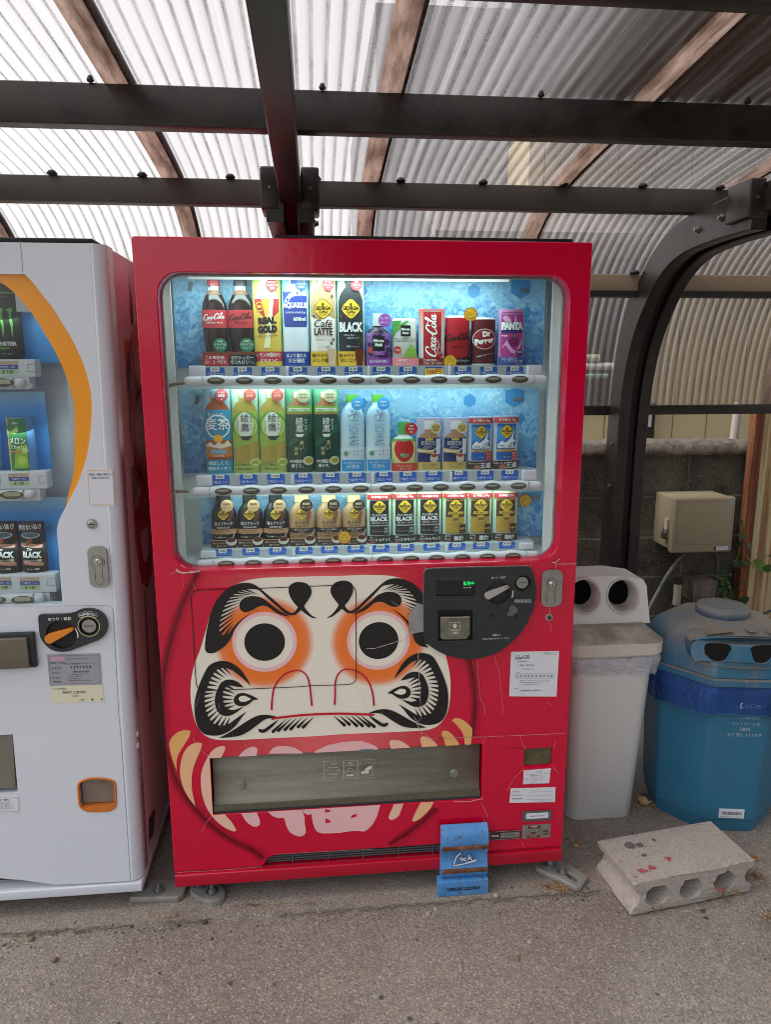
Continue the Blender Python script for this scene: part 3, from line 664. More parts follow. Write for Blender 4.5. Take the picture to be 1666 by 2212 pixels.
for ri, r in enumerate(rows):
    (xa, ya), (xb_, yb) = (r['px'][0], r['y'][0]), (r['px'][1], r['y'][1])
    A = P(xa+9, ya, Y=YR); B = P(xb_-9, yb, Y=YR); zz = (A.z+B.z)/2
    mb = MB(); n = 140; rings = []
    bx = [P(x, y, Y=YR).x for x, y in r['bt']]
    for i in range(n+1):
        x = A.x+(B.x-A.x)*i/n
        up = max([math.exp(-((x-b)/.021)**2) for b in bx]); rings.append([(x, YR+.012*math.cos(k*math.pi/6), zz+(.0115+(.0038*up if math.sin(k*math.pi/6) > 0 else .001*up))*math.sin(k*math.pi/6)) for k in range(12)])
    e0 = [[(A.x-d, YR+.012*s_*math.cos(k*math.pi/6), zz+.0115*s_*math.sin(k*math.pi/6)) for k in range(12)] for d, s_ in ((.012, .3), (.010, .7), (.005, .93))]
    e1 = [[(B.x+d, YR+.012*s_*math.cos(k*math.pi/6), zz+.0115*s_*math.sin(k*math.pi/6)) for k in range(12)] for d, s_ in ((.005, .93), (.010, .7), (.012, .3))]
    mb.loft(e0+rings+e1, WHP)
    for x in (A.x+.035, B.x-.028, (A.x+B.x)/2+.0): mb.box(x, x+.0007, YR-.0127, YR, zz-.0118, zz+.0118, RIM)
    rail = mb.build('button_rail', VM)
    ls = P(460, r['led'][0], Y=YD); ls2 = P(1110, r['led'][1], Y=YD); lz = (ls.z+ls2.z)/2; SHELF_Z.append(lz)
    sh = MB().box(A.x-.005, B.x+.01, YC+.004, YD+.052, lz-.004, lz-.0002, LEDGE).box(A.x+.01, B.x-.012, YC+.0005, YC+.0038, zz-.012, lz+.0, mat('shelf_grey', 'b7bec2', .3, dirt=.2))
    for x0, x1 in ((A.x-.004, A.x+.037), (B.x-.035, B.x+.004)): sh.box(x0, x1, YC-.012, YC+.0004, zz+.01, lz+.001, WHP, .002)
    for i in range(1, 4):
        x = bx[3*i-1]*.5+bx[min(3*i, 11)]*.5 if i < 4 else 0
        sh.box(x-.0035, x+.0035, YC-.006, YC+.0004, zz+.008, lz-.001, WHP, .0015)
    sh.build('shelf', VM)
    tzz = (P(460, r['led'][0]+3, Y=YC).z+P(1110, r['led'][1]+3, Y=YC).z)/2
    for i, b in enumerate(bx):
        q = MB(); q.lathe([(.0225, 0), (.0222, .002), (.019, .004), (.0, .0042)], (0, 0, 0), BTN, 24)
        # turn the lathe to face -Y and flatten
        q.v = [(b+x, YR-.0112-z, zz+.0005+y*.42) for x, y, z in q.v]
        q.plate(ell(b, zz+.0033, .0155, .0028, 16), YR-.0156, BTL); q.build('button', rail)
        tg = MB(); tp_ = P(r['pr'][i], r['led'][0]+(r['led'][1]-r['led'][0])*i/11+3, Y=YC); x = tp_.x; zt = tzz; zb = zz+.0105; hw = .0235
        if r['price'][i] is None:
            tg.plate(rrect(x-.024, zb, x+.024, zt, .003, 3), YC-.0010, BLU); tg.plate([(x-.024, zb), (x+.024, zb), (x+.024, zb+.019), (x-.024, zb+.019)], YC-.0013, ink('ffe14a'))
            tg.text('つめた〜い', x, zt-.0048, .0055, YC-.0016, WHT, .01); tg.text('100円', x, zb+.0105, .0145, YC-.0016, ink('c8202a'), .05, wmax=.042)
        else:
            xc = x+.006*(r['sh'] == 2)-.001*(r['sh'] == 1); bm__ = BLU if r['sh'] == 0 else BLU2
            tg.plate(rrect(x-hw+.001, zb, x+hw+.001, zt, .004, 3), YC-.0010, bm__)
            tg.text('つめた〜い', xc, zb+.0075, .0085, YC-.0013, WHT if r['sh'] < 2 else ink('a9c6ee'), .012, wmax=.044)
            tg.plate(rrect(x-.0115, zt-.0105, x+.0115, zt+.0005, .0015, 2), YC-.0018, PRW)
            tg.text('¥'+r['price'][i], x, zt-.005, .0062, YC-.0022, INK, .02)
        tg.build('price_tag', rail)
# cables / hinge bits at the left of the show window
for y0, y1, y2 in ((838, 826, 831), (1068, 1062, 1064), (1230, 1226, 1226)):
    a = P(352, y0, Y=.07); c_ = P(408, y1, Y=.06); b = P(375, y0-7, Y=.055)
    MB().tube([a, (b.x, b.y, b.z), (c_.x, c_.y, c_.z)], [.005, .0045, .004], mat('brown_cable', '8a7768', .6, dirt=.5, ds=80)).box(a.x-.008, a.x+.004, .055, .085, a.z-.006, a.z+.012, BLK).build('hinge_cable', VM)
# glass
t = NT('show_window_glass'); tr = t.n('ShaderNodeBsdfTransparent'); tr.inputs[0].default_value = (.93, .96, .955, 1)
gl = t.n('ShaderNodeBsdfGlossy'); gl.inputs['Roughness'].default_value = .02; lw = t.n('ShaderNodeLayerWeight'); lw.inputs[0].default_value = .25
fac = t.math('ADD', .03, t.math('MULTIPLY', t.math('POWER', lw.outputs['Facing'], 3), .6)); mx = t.n('ShaderNodeMixShader')
t.t.links.new(fac, mx.inputs[0]); t.t.links.new(tr.outputs[0], mx.inputs[1]); t.t.links.new(gl.outputs[0], mx.inputs[2]); GLS = t.done(mx.outputs[0])
MB().box(wl-.004, wr+.004, .03, .033, wb-.002, wt+.004, GLS).build('window_glass', VM)
# ================================================================== ARTWORK ON THE LOWER DOOR
eyeL = FP(*z1(957, 762)); eyeR = FP(*z2(620, 748)); MX = (eyeL[0]+eyeR[0])/2
rx = (FP(*z1(1263, 762))[0]-FP(*z1(651, 762))[0])/2; rz = (FP(*z1(957, 480))[1]-FP(*z1(957, 1043))[1])/2
mir = lambda pts: [(2*MX-a, b) for a, b in reversed(pts)]
CRM = 'e6e0d2'
t = NT('face_print'); o = t.obj(); c = lin(CRM)
for ex, ez in (eyeL, eyeR):
    d = t.n('ShaderNodeVectorMath', operation='DISTANCE')
    off = OFF[VM.name]
    t.t.links.new(t.mapping((1, 0, 1)), d.inputs[0]); d.inputs[1].default_value = (ex-off.x, 0, ez-off.z-.003)
    f = t.ramp(t.math('DIVIDE', d.outputs['Value'], rx*2), [(.6, 1.), (.68, .9), (.78, 0.)])
    c = t.mix(f, c, lin('e8752a'))
FACE = t.done(t.bsdf(c, .3, 0, t.bump(t.noise(8, 3, .5, dist=1), .15, .003)))
PB = mat('print_black', '121216', .28, dirt=.1); PR = mat('print_red', 'c10a2c', .3); PC = mat('print_cream', CRM, .3, dirt=.06); PP = mat('print_pink', 'e9bcc0', .3, dirt=.08)
outl = ZP(z1, [(1666, 140), (1450, 143), (1200, 150), (950, 158), (780, 185), (650, 240), (560, 310), (490, 410), (440, 520), (400, 660), (350, 830), (300, 960), (270, 1080), (258, 1190), (262, 1320), (280, 1430), (310, 1530), (360, 1610), (440, 1665), (540, 1685), (680, 1685), (1000, 1668), (1400, 1650)])
outr = ZP(z2, [(300, 1628), (500, 1620), (900, 1603), (1080, 1590), (1180, 1550), (1240, 1480), (1280, 1390), (1297, 1250), (1297, 1120), (1280, 1000), (1255, 900), (1210, 760), (1140, 560), (1040, 330), (960, 240), (850, 170), (740, 140), (500, 130)])
fc = MB(); fc.plate(crom(outl+outr, 3), -.0004, FACE); fc.build('face_picture', VM)
# glow print and body outline
def grad_ribbon(pts, wd, y, name, m):
    pass
BL_ = [ZP(z1, [(350, 100), (200, 400), (100, 700), (30, 1000), (10, 1250), (12, 1450), (30, 1700)])+ZP(z4, [(60, 380), (115, 520), (190, 650), (290, 770), (400, 880), (560, 990), (750, 1085), (800, 1140)]),
       ZP(z3, [(150, 75), (200, 100)]),
       ZP(z2, [(1480, 900), (1515, 1050), (1540, 1250), (1540, 1450), (1500, 1700)])+ZP(z5, [(862, 230), (800, 420), (650, 670), (470, 840), (250, 990)])]
t = NT('airbrush_edge'); uvn = t.n('ShaderNodeUVMap'); su = t.n('ShaderNodeSeparateXYZ'); t.t.links.new(uvn.outputs[0], su.inputs[0])
f = t.ramp(su.outputs[1], [(.0, 0.), (.32, .4), (.46, .62), (.54, .22), (1., 0.)])
ab = t.bsdf(lin('2c0a14'), .25); tp = t.n('ShaderNodeBsdfTransparent'); mx = t.n('ShaderNodeMixShader'); t.t.links.new(f, mx.inputs[0]); t.t.links.new(tp.outputs[0], mx.inputs[1]); t.t.links.new(ab, mx.inputs[2]); AIR = t.done(mx.outputs[0])
lw_ = MB(); lw_.uv = []
q2 = crom(BL_[2], 4, False); ins = lambda a: px0-.02 < a[0] < px1+.02 and pz0-.012 < a[1] < pz1+.012
for q in (crom(BL_[0], 4, False), q2[:[ins(a) for a in q2].index(True)], [a for i, a in enumerate(q2) if i > [ins(b) for b in q2].index(True) and not ins(a)]):
    lw_ = MB(); lw_.uv = []; n0 = len(lw_.v); lw_.ribbon(q, .042, -.0003, AIR)
    N = len(q); sgn = 1
    for i in range(N): lw_.uv += [(i/N, 1), (i/N, 0)]
    lw_.build('body_outline_print', VM)
t = NT('pink_glow_print'); uvn = t.n('ShaderNodeUVMap'); su = t.n('ShaderNodeSeparateXYZ'); t.t.links.new(uvn.outputs[0], su.inputs[0])
f = t.math('MULTIPLY', t.ramp(t.math('ABSOLUTE', t.math('SUBTRACT', su.outputs[0], .5)), [(.1, .8), (.5, 0.)]), t.ramp(su.outputs[1], [(.0, 0.), (.45, 1.)]))
ab = t.bsdf(lin('ee6a70'), .3); tp = t.n('ShaderNodeBsdfTransparent'); mx = t.n('ShaderNodeMixShader'); t.t.links.new(f, mx.inputs[0]); t.t.links.new(tp.outputs[0], mx.inputs[1]); t.t.links.new(ab, mx.inputs[2]); GLOW = t.done(mx.outputs[0])
def glow(x0, x1, z0, z1_, flip):
    gw = MB(); gw.uv = []
    gw.add([(x0, -.0002, z0), (x1, -.0002, z0), (x1, -.0002, z1_), (x0, -.0002, z1_)], [(0, 1, 2, 3)], GLOW); a, b = (0, 1) if flip else (1, 0); gw.uv += [(0, a), (1, a), (1, b), (0, b)]; gw.build('glow_print', VM)
gxa, gxb = FP(420, 1240)[0], FP(915, 1235)[0]
glow(gxa, gxb, FP(650, 1262)[1], wb-.003, False); glow(FP(430, 1600)[0], FP(1000, 1590)[0], pz1+.002, FP(600, 1555)[1], False)
ft = MB()
def art(pts, y, m, zf=z1, n=3):
    q = crom(ZP(zf, pts), n); ft.plate(q, y, m); ft.plate(mir(q), y, m)
for e in (eyeL, eyeR):
    ft.plate(ell(*e, rx, rz, 48), -.0008, PP); ft.plate(ell(*e, rx*.882, rz*.872, 48), -.0012, PC); ft.plate(ell(e[0], e[1], rx*.628, rz*.628, 48), -.0016, PB); ft.build('eye_print', VM); ft = MB()
cres = [(400, 845), (395, 800), (400, 720), (425, 580), (470, 430), (540, 320), (620, 250), (700, 215), (760, 203), (840, 212), (900, 245), (960, 295), (1050, 370), (1130, 440), (1190, 480), (1220, 487), (1250, 465), (1270, 430), (1298, 460), (1270, 485), (1240, 505), (1200, 508), (1150, 490), (1080, 430), (980, 345), (900, 272), (840, 262), (780, 262), (700, 290), (645, 330), (610, 370), (585, 410), (565, 460), (550, 505), (535, 565), (527, 640), (545, 685), (590, 700), (640, 650), (700, 580), (790, 510), (880, 465), (950, 453), (850, 477), (770, 533), (705, 600), (665, 660), (640, 720), (600, 780), (540, 830), (480, 862), (430, 865)]
art(cres, -.0020, PB)
art([(722, 440), (720, 400), (740, 365), (780, 340), (840, 328), (900, 335), (950, 355), (1000, 395), (1060, 440), (1120, 480), (1200, 522), (1130, 510), (1060, 480), (990, 430), (940, 417), (890, 430), (850, 455), (810, 472), (770, 478), (738, 465)], -.0021, PB)
art([(1270, 430), (1235, 395), (1200, 340), (1183, 290), (1190, 235), (1230, 203), (1285, 195), (1350, 210), (1390, 250), (1397, 300), (1375, 350), (1340, 400), (1328, 425), (1360, 470), (1400, 510), (1450, 538), (1400, 530), (1350, 500), (1298, 460)], -.0022, PB)
def along(path, t_):
    L = [math.dist(a, b) for a, b in zip(path, path[1:])]; T = sum(L)*t_
    for (a, b), l in zip(zip(path, path[1:]), L):
        if T <= l: return (a[0]+(b[0]-a[0])*T/l, a[1]+(b[1]-a[1])*T/l)
        T -= l
    return path[-1]
def lashes(B, T, n, wd, y):
    for i in range(n):
        t_ = (i+.5)/n; a = along(B, max(0, t_-wd/n)); b = along(B, min(1, t_+wd/n)); c_ = along(T, t_)
        mid_ = ((a[0]+b[0])/2, (a[1]+b[1])/2); a2 = (a[0]+(a[0]-c_[0])*.12, a[1]+(a[1]-c_[1])*.12); b2 = (b[0]+(b[0]-c_[0])*.12, b[1]+(b[1]-c_[1])*.12)
        q = ZP(z1, [a2, b2, c_]); ft.plate(q, y, PB); ft.plate(mir(q), y, PB)
lashes([(800, 262), (700, 290), (645, 330), (610, 370), (585, 410), (565, 460), (550, 505), (535, 565), (527, 640), (560, 695), (605, 700)], [(930, 318), (830, 318), (770, 338), (735, 370), (720, 410), (712, 440), (690, 470), (690, 500), (680, 520), (670, 560), (660, 600)], 13, .3, -.0023)
art([(825, 1170), (780, 1090), (720, 1010), (640, 955), (560, 938), (490, 950), (430, 985), (385, 1060), (350, 1140), (315, 1240), (295, 1340), (297, 1430), (310, 1510), (340, 1580), (390, 1625), (460, 1640), (540, 1635), (620, 1600), (690, 1540), (740, 1470), (790, 1412), (730, 1450), (660, 1500), (600, 1540), (540, 1545), (470, 1525), (440, 1490), (410, 1430), (395, 1370), (388, 1300), (395, 1240), (415, 1190), (440, 1120), (480, 1050), (520, 1012), (570, 1003), (640, 1020), (700, 1060), (760, 1110)], -.0020, PB)
lashes([(600, 1003), (570, 1003), (520, 1012), (480, 1050), (450, 1095), (430, 1145), (415, 1190), (395, 1250), (388, 1310), (395, 1380), (410, 1440), (445, 1495), (500, 1530), (560, 1545), (620, 1530)], [(665, 1080), (640, 1080), (620, 1085), (590, 1100), (560, 1120), (530, 1150), (510, 1190), (490, 1240), (487, 1290), (490, 1330), (500, 1370), (520, 1400), (560, 1440), (600, 1455), (650, 1460)], 17, .27, -.0021)
art([(760, 1188), (710, 1140), (650, 1115), (590, 1118), (540, 1150), (515, 1200), (495, 1250), (487, 1310), (495, 1370), (525, 1430), (580, 1455), (640, 1450), (700, 1415), (765, 1365), (700, 1390), (650, 1400), (600, 1385), (575, 1350), (562, 1290), (565, 1230), (580, 1195), (630, 1170), (690, 1180)], -.0020, PB)
lashes([(640, 1175), (600, 1190), (575, 1215), (562, 1270), (565, 1320), (585, 1360), (620, 1395)], [(710, 1215), (700, 1220), (690, 1235), (670, 1270), (665, 1300), (668, 1330), (690, 1365)], 6, .28, -.0021)
art([(900, 1298), (830, 1262), (760, 1240), (710, 1245), (675, 1275), (665, 1310), (680, 1345), (720, 1362), (770, 1360), (810, 1340), (850, 1308)], -.0022, PB)
art([(830, 1295), (770, 1265), (730, 1270), (712, 1290), (725, 1315), (760, 1322), (800, 1312)], -.0026, PC)
art([(525, 1662), (600, 1625), (690, 1570), (780, 1510), (860, 1465), (930, 1445), (1000, 1447), (1060, 1460), (1085, 1472), (1020, 1475), (960, 1488), (900, 1530), (820, 1590), (740, 1635), (640, 1655)], -.0022, PB)
art([(897, 1575), (915, 1580), (950, 1580), (1000, 1545), (1090, 1485), (1060, 1525), (1010, 1575), (960, 1610), (925, 1613), (902, 1600)], -.0022, PB)
for a, b in (((1170, 1475), (1036, 1602)), ((1215, 1473), (1085, 1592)), ((1262, 1470), (1148, 1583)), ((1312, 1467), (1203, 1578)), ((1367, 1463), (1273, 1557)), ((1425, 1458), (1320, 1560))):
    dx, dz = b[0]-a[0], b[1]-a[1]; l = math.hypot(dx, dz); nx, nz = -dz/l, dx/l; r_ = 15
    pts = [a]+[(b[0]+r_*math.cos(th)*nx+r_*math.sin(th)*dx/l, b[1]+r_*math.cos(th)*nz+r_*math.sin(th)*dz/l) for th in [math.pi*k/8 for k in range(9)]]
    q = ZP(z1, pts); ft.plate(q, -.0022, PB); ft.plate(mir(q), -.0022, PB)
ft.build('beard_and_brow_print', VM); ft = MB()
rdl = [crom(ZP(z1, [(1022, 1400), (1025, 1320), (1040, 1210), (1080, 1130), (1150, 1060), (1230, 1030), (1290, 1030), (1340, 1060), (1370, 1120), (1385, 1200), (1395, 1300), (1402, 1360)]), 4, False),
       crom(ZP(z2, [(205, 1350), (210, 1250), (212, 1140), (235, 1070), (280, 1025), (340, 1015), (400, 1030), (470, 1070), (530, 1140), (560, 1230), (572, 1300), (575, 1360)]), 4, False)]
for q in rdl: ft.ribbon(q, .0045, -.0024, PR, taper=lambda t_, a, b: .85+.35*min(1, abs(t_-.5)*2))
ml = ZP(z1, [(1018, 1484), (1060, 1474), (1150, 1464), (1300, 1447), (1450, 1438), (1666, 1432)]); mr = ZP(z2, [(400, 1437), (520, 1440), (582, 1444)])
ft.ribbon(crom(ml+mr, 3, False), .0068, -.0030, PR, taper=lambda t_, a, b: min(1, .4+12*min(t_, 1-t_)))
ft.build('nose_and_mouth_print', VM); ft = MB()
GP = [mat('print_gold', 'e3ab69', .32, dirt=.08), mat('print_peach', 'e7b48a', .32, dirt=.08), mat('print_peach_pale', 'e8bba6', .32, dirt=.08), mat('print_rose', 'e6b6b8', .32, dirt=.08)]
for zf, pts, m_ in ((z4, [(50, 220), (80, 170), (130, 135), (190, 125), (217, 135), (205, 180), (160, 250), (120, 320), (105, 380), (108, 450), (75, 360), (52, 270)], 0),
    (z4, [(165, 300), (210, 245), (270, 222), (308, 230), (300, 270), (270, 340), (240, 420), (225, 500), (228, 600), (255, 725), (210, 670), (160, 580), (135, 480), (140, 380)], 1),
    (z4, [(492, 262), (470, 250), (400, 275), (340, 360), (305, 450), (298, 540), (310, 640), (345, 740), (400, 820), (480, 890), (560, 925), (578, 915), (540, 850), (480, 780), (420, 660), (400, 540), (420, 420), (470, 320)], 2),
    (z4, [(735, 262), (700, 257), (650, 280), (600, 330), (560, 500), (570, 680), (610, 770), (660, 850), (720, 888), (760, 875), (765, 840), (735, 765), (690, 640), (690, 480), (740, 320), (745, 285)], 3),
    (z5, [(245, 225), (250, 200), (280, 195), (330, 200), (370, 225), (400, 250), (400, 500), (330, 730), (310, 770), (265, 795), (240, 785), (245, 755), (330, 500)], 2),
    (z5, [(475, 190), (490, 168), (530, 170), (570, 195), (610, 240), (620, 500), (560, 700), (470, 790), (430, 808), (415, 800), (440, 740), (540, 500)], 1),
    (z5, [(638, 150), (650, 125), (690, 130), (730, 165), (770, 225), (770, 260), (680, 250), (655, 190)], 0),
    (z5, [(714, 45), (740, 30), (790, 38), (840, 75), (870, 115), (855, 240), (820, 240), (800, 150), (760, 90)], 0)):
    ft.plate(crom(ZP(zf, pts), 3), -.0006, GP[m_])
K4, K5 = (lambda *p: ZP(z4, p)), (lambda *p: ZP(z5, p))
ft.plate(crom(K4((835, 310), (870, 265), (930, 250), (1000, 255), (1060, 275), (1110, 310)), 2), -.0006, GP[3])
ft.plate(K4((1180, 320), (1210, 285), (1300, 245), (1400, 222), (1500, 213), (1600, 212))+K5((40, 208), (90, 218), (130, 235), (165, 260), (100, 300)), -.0006, GP[3])
ft.plate(crom(K4((800, 740), (860, 800), (910, 820), (955, 820), (970, 870), (1000, 930), (1050, 958), (1100, 962), (1128, 930), (1120, 870), (1090, 740)), 2), -.0006, GP[3])
ft.plate(crom(K4((1095, 740), (1110, 775), (1140, 792), (1172, 788), (1185, 860), (1210, 920), (1260, 940), (1400, 935), (1500, 920), (1590, 925))+K5((20, 884), (60, 880), (110, 840), (150, 770), (182, 660)), 2), -.0007, GP[3])
for q in (((1280, 745), (1300, 752), (1320, 752), (1318, 768), (1300, 770), (1280, 778)), ((1280, 822), (1320, 835), (1322, 852), (1284, 860)), ((1480, 818), (1490, 798), (1534, 785), (1524, 810))): ft.plate(K4(*q), -.0011, RED)
ft.cut(px0, px1, pz0, pz1).build('stripe_print', VM)
# seams, scratches and tears in the wrap
ft = MB(); SEAM = mat('seam_dark', '2a1512', .6, dirt=.4, ds=50); TEAR = mat('tear_white', 'cbb4b2', .6, dirt=.6, ds=90, dirtcol='9c6468')
sm = crom(ZP(z1, [(262, 340), (268, 310), (300, 280), (420, 268), (900, 254), (1300, 238), (1666, 224)])+ZP(z2, [(200, 222), (350, 225), (385, 245), (405, 285), (407, 600), (408, 1080), (395, 1130), (350, 1155), (200, 1163), (0, 1168)])+ZP(z1, [(1300, 1178), (900, 1196), (400, 1216), (345, 1205), (315, 1160), (300, 950), (280, 600)]), 3)
ft.ribbon(sm+[sm[0]], .0022, -.0034, SEAM)
ft.build('access_panel_seam', VM); ft = MB(); rt = random.Random(11)
def crack(zf, pts, wd=.0011, m_=None, y=-.0038):
    wd *= .72
    q = ZP(zf, pts); r_ = []
    for a, b in zip(q, q[1:]):
        k = max(2, int(math.dist(a, b)/.008))
        for i in range(k): r_.append((a[0]+(b[0]-a[0])*i/k+rt.uniform(-.0006, .0006), a[1]+(b[1]-a[1])*i/k+rt.uniform(-.0006, .0006)))
    r_.append(q[-1]); MB().ribbon(r_, wd, y, m_ or TEAR, taper=lambda t_, a, b: .5+.8*abs(math.sin(17*t_))).build('wrap_tear', VM)
for zf, pts, wd in ((z2, [(500, 820), (580, 820), (680, 790), (800, 750), (850, 745), (900, 705), (945, 660)], .0024), (z2, [(1005, 810), (990, 900), (1000, 1100), (1012, 1300), (1020, 1480), (990, 1510)], .0016), (z2, [(970, 1480), (1000, 1560), (1030, 1640), (1100, 1670), (1250, 1662), (1450, 1655), (1666, 1645)], .0016),
    (z2, [(405, 1165), (470, 1280), (520, 1410)], .0007), (z2, [(650, 1400), (655, 1560), (658, 1720)], .0006), (z2, [(740, 375), (850, 450), (905, 480)], .0012), (z2, [(1410, 100), (410, 100)][:1]+[(1400, 130)], .0005),
    (z3, [(615, 1055), (625, 1250), (650, 1490), (680, 1510), (700, 1631)], .0009), (z3, [(790, 1010), (840, 1180), (870, 1450), (885, 1631)], .0007), (z3, [(1430, 40), (1428, 125)], .0012), (z3, [(1365, 505), (1365, 575)], .001), (z3, [(1368, 660), (1385, 760)], .0008), (z3, [(1265, 500), (1295, 485)], .001), (z3, [(1170, 95), (1178, 50)], .0007), (z3, [(80, 125), (60, 80)], .0007), (z3, [(1345, 1498), (1395, 1532)], .0008),
    (z5, [(430, 10), (470, 120), (560, 182)], .0014), (z5, [(560, 182), (900, 166), (1230, 155), (1590, 137)], .0013), (z5, [(965, 168), (945, 225)], .0008), (z5, [(1230, 155), (1240, 210), (1268, 262)], .0008), (z5, [(1500, 195), (1475, 250)], .0008), (z5, [(1470, 390), (1520, 445)], .0009), (z5, [(1258, 400), (1190, 470), (1130, 570)], .0009), (z5, [(725, 655), (850, 652), (950, 630)], .0026), (z5, [(930, 655), (960, 710), (985, 770)], .001), (z5, [(950, 765), (965, 850)], .001), (z5, [(1235, 940), (1255, 995)], .001), (z5, [(985, 885), (1240, 868)], .0008),
    (z5, [(985, 1050), (1200, 1036), (1540, 1017)], .0016), (z4, [(235, 180), (270, 250), (370, 338)], .0009), (z4, [(395, 785), (340, 850), (305, 930)], .0007), (z1, [(185, 120), (190, 235)], .0006), (z1, [(60, 128), (130, 92)], .0008), (z1, [(270, 180), (310, 275)], .0006), (z1, [(645, 1510), (650, 1650)], .0005), (z1, [(770, 1650), (785, 1760)], .0005), (z1, [(350, 1240), (305, 1380)], .0007), (z1, [(530, 1330), (540, 1560)], .0005),
    (z4, [(100, 1243), (400, 1228), (780, 1198)], .0012), (z4, [(880, 1100), (1250, 1080), (1666, 1058)], .001)):
    if zf is not z3 or True: crack(zf, pts, wd)
for zf, pts in ((z1, [(120, 70), (150, 100), (200, 108), (290, 100), (350, 92)]),): crack(zf, pts, .006)
crack(z3, [(1380, 50), (1430, 45), (1470, 10)], .004); crack(z3, [(1430, 63), (1648, 60)], .0022)
ft.plate(ZP(z2, [(985, 390), (1042, 410), (1042, 660), (940, 680), (905, 705), (903, 500)]), -.0036, mat('bare_metal', '9c9b99', .35, .3, dirt=.5, ds=40, dirtcol='77706b'))
ft.plate(ZP(z2, [(940, 700), (1000, 675), (1042, 660), (1050, 770), (1090, 812), (1010, 795), (965, 760)]), -.0037, PB)
ft.build('torn_patch', VM)
# ================================================================== FITTINGS OF THE RED MACHINE
def Z3(*p): return ZP(z3, p, -.012)
def zz3(x, y, Y=-.012): return FP(*z3(x, y), Y)
cpn = [(82, 135), (100, 124), (300, 114), (700, 104), (1150, 97), (1172, 105), (1195, 150), (1215, 220), (1230, 330), (1225, 430), (1200, 540), (1160, 640), (1100, 740), (1020, 840), (930, 920), (830, 990), (720, 1030), (600, 1052), (480, 1055), (380, 1040), (280, 1010), (180, 960), (110, 910), (68, 878), (62, 700), (62, 400), (66, 160)]
loop = crom(Z3(*cpn), 2)
sc_in = Z3((205, 545), (570, 545), (570, 858), (205, 870))
bez = Z3((150, 216), (625, 208), (632, 430), (148, 436)); scr = Z3((186, 246), (592, 240), (592, 398), (186, 404))
lc = zz3(835, 365); cc_ = zz3(1090, 265)
WLT = mat('ink_pale', 'c9cdd0', .5, dirt=.2, ds=80)
cp_ = MB().prism(loop, -.012, -.001, DGR, holes=(scr, sc_in, ell(*lc, .0325, n=28), ell(*cc_, .0225, n=24)))
cp_.plate([(scr[0][0]-.001, scr[0][1]+.001), (scr[1][0]+.001, scr[1][1]+.001), (scr[2][0]+.001, scr[2][1]-.001), (scr[3][0]-.001, scr[3][1]-.001)][::-1], -.0042, BLK)
cp_.plate([(a, b) for a, b in ell(*lc, .034, n=28)], -.002, DGR).plate(ell(*cc_, .024, n=24), -.0022, BLK)
cp_.ribbon(ell(*zz3(385, 705), .061, n=48)+[ell(*zz3(385, 705), .061, n=48)[0]], .0012, -.01225, mat('groove', '15181a', .6))
cp_.ribbon(bez+[bez[0]], .003, -.0123, mat('edge_grey', '3a3e41', .5, dirt=.3))
cp_.tube([(a, -.002, b) for a, b in loop], .0012, mat('seal_pale', '9b9a98', .5, dirt=.6, ds=50), 5, True)
for x in (778, 1015): a, b = zz3(x, 602); cp_.box(a-.004, a+.004, -.0135, -.0123, b-.0055, b+.0055, BLK, .001)
panel_ = cp_.build('coin_panel', VM)
t = NT('green_display'); e = t.n('ShaderNodeEmission'); e.inputs[0].default_value = lin('1fd06a'); e.inputs[1].default_value = 1.1; LED = t.done(e.outputs[0])
ds_ = MB().plate([scr[3], scr[2], scr[1], scr[0]], -.006, mat('screen_black', '101316', .12, dirt=.2)); a, b = zz3(531, 275)
ds_.text('販売中', a, b, .0115, -.0066, LED, .01, wmax=.029); a, b = zz3(515, 318); ds_.text('VOICE ●', a, b, .0042, -.0066, WLT, .02); ds_.build('display_screen', panel_)
lv = MB(); a0 = zz3(725, 390); a1 = zz3(942, 300)
dx, dz = a1[0]-a0[0], a1[1]-a0[1]; L = math.hypot(dx, dz); ux, uz = dx/L, dz/L
lo = [(a0[0]+.0095*math.cos(th), a0[1]+.0095*math.sin(th)) for th in [math.atan2(uz, ux)+math.pi*(.35+1.3*k/10) for k in range(11)]]
pt = lambda u, v: (a0[0]+ux*u-uz*v, a0[1]+uz*u+ux*v)
lo += [pt(.012, -.0075), pt(.024, -.0065), pt(L-.002, -.001), pt(L+.001, .0012), pt(L-.002, .004), pt(.02, .0075), pt(.01, .0085)]
LEV = mat('lever_grey', 'a9a49c', .45, dirt=.25, ds=60)
lv.prism(lo, -.022, -.0055, LEV)
for k in range(6): q = pt(L-.012+.0022*k, .004); lv.box(q[0]-.0004, q[0]+.0004, -.0226, -.0221, q[1]-.003, q[1]+.001, DGR)
lv.build('return_lever', panel_, bevel=.001)
a, b = cc_; q = MB().cyl((a, -.0028, b), (a, -.009, b), .0165, n=28, m=CHR).box(a-.0105, a+.0105, -.0094, -.0091, b-.0008, b+.0008, BLK)
q.tube([(a+.0222*math.cos(k*math.pi/12), -.0125, b+.0222*math.sin(k*math.pi/12)) for k in range(24)], .0014, mat('green_black', '0b2a1c', .2), 6, True); q.build('coin_slot', panel_)
bs2 = MB(); q0 = Z3((205, 545), (570, 545), (570, 858), (205, 870))
bs2.plate(q0[::-1], -.0015, BLK); fl = Z3((232, 622), (538, 618), (538, 800), (500, 848), (260, 852), (232, 830))
SMK = mat('smoked_flap', '5d5d52', .18, dirt=.5, ds=30, dirtcol='8a8470')
bs2.prism(fl, -.0125, -.004, SMK); bs2.box(fl[0][0], fl[1][0], -.0135, -.0126, fl[0][1]-.003, fl[0][1], mat('dusty_edge', '9a8f78', .8, dirt=.6, ds=90))
a, b = zz3(382, 712); PALE = mat('ink_cream', 'cfcdb8', .5, dirt=.1)
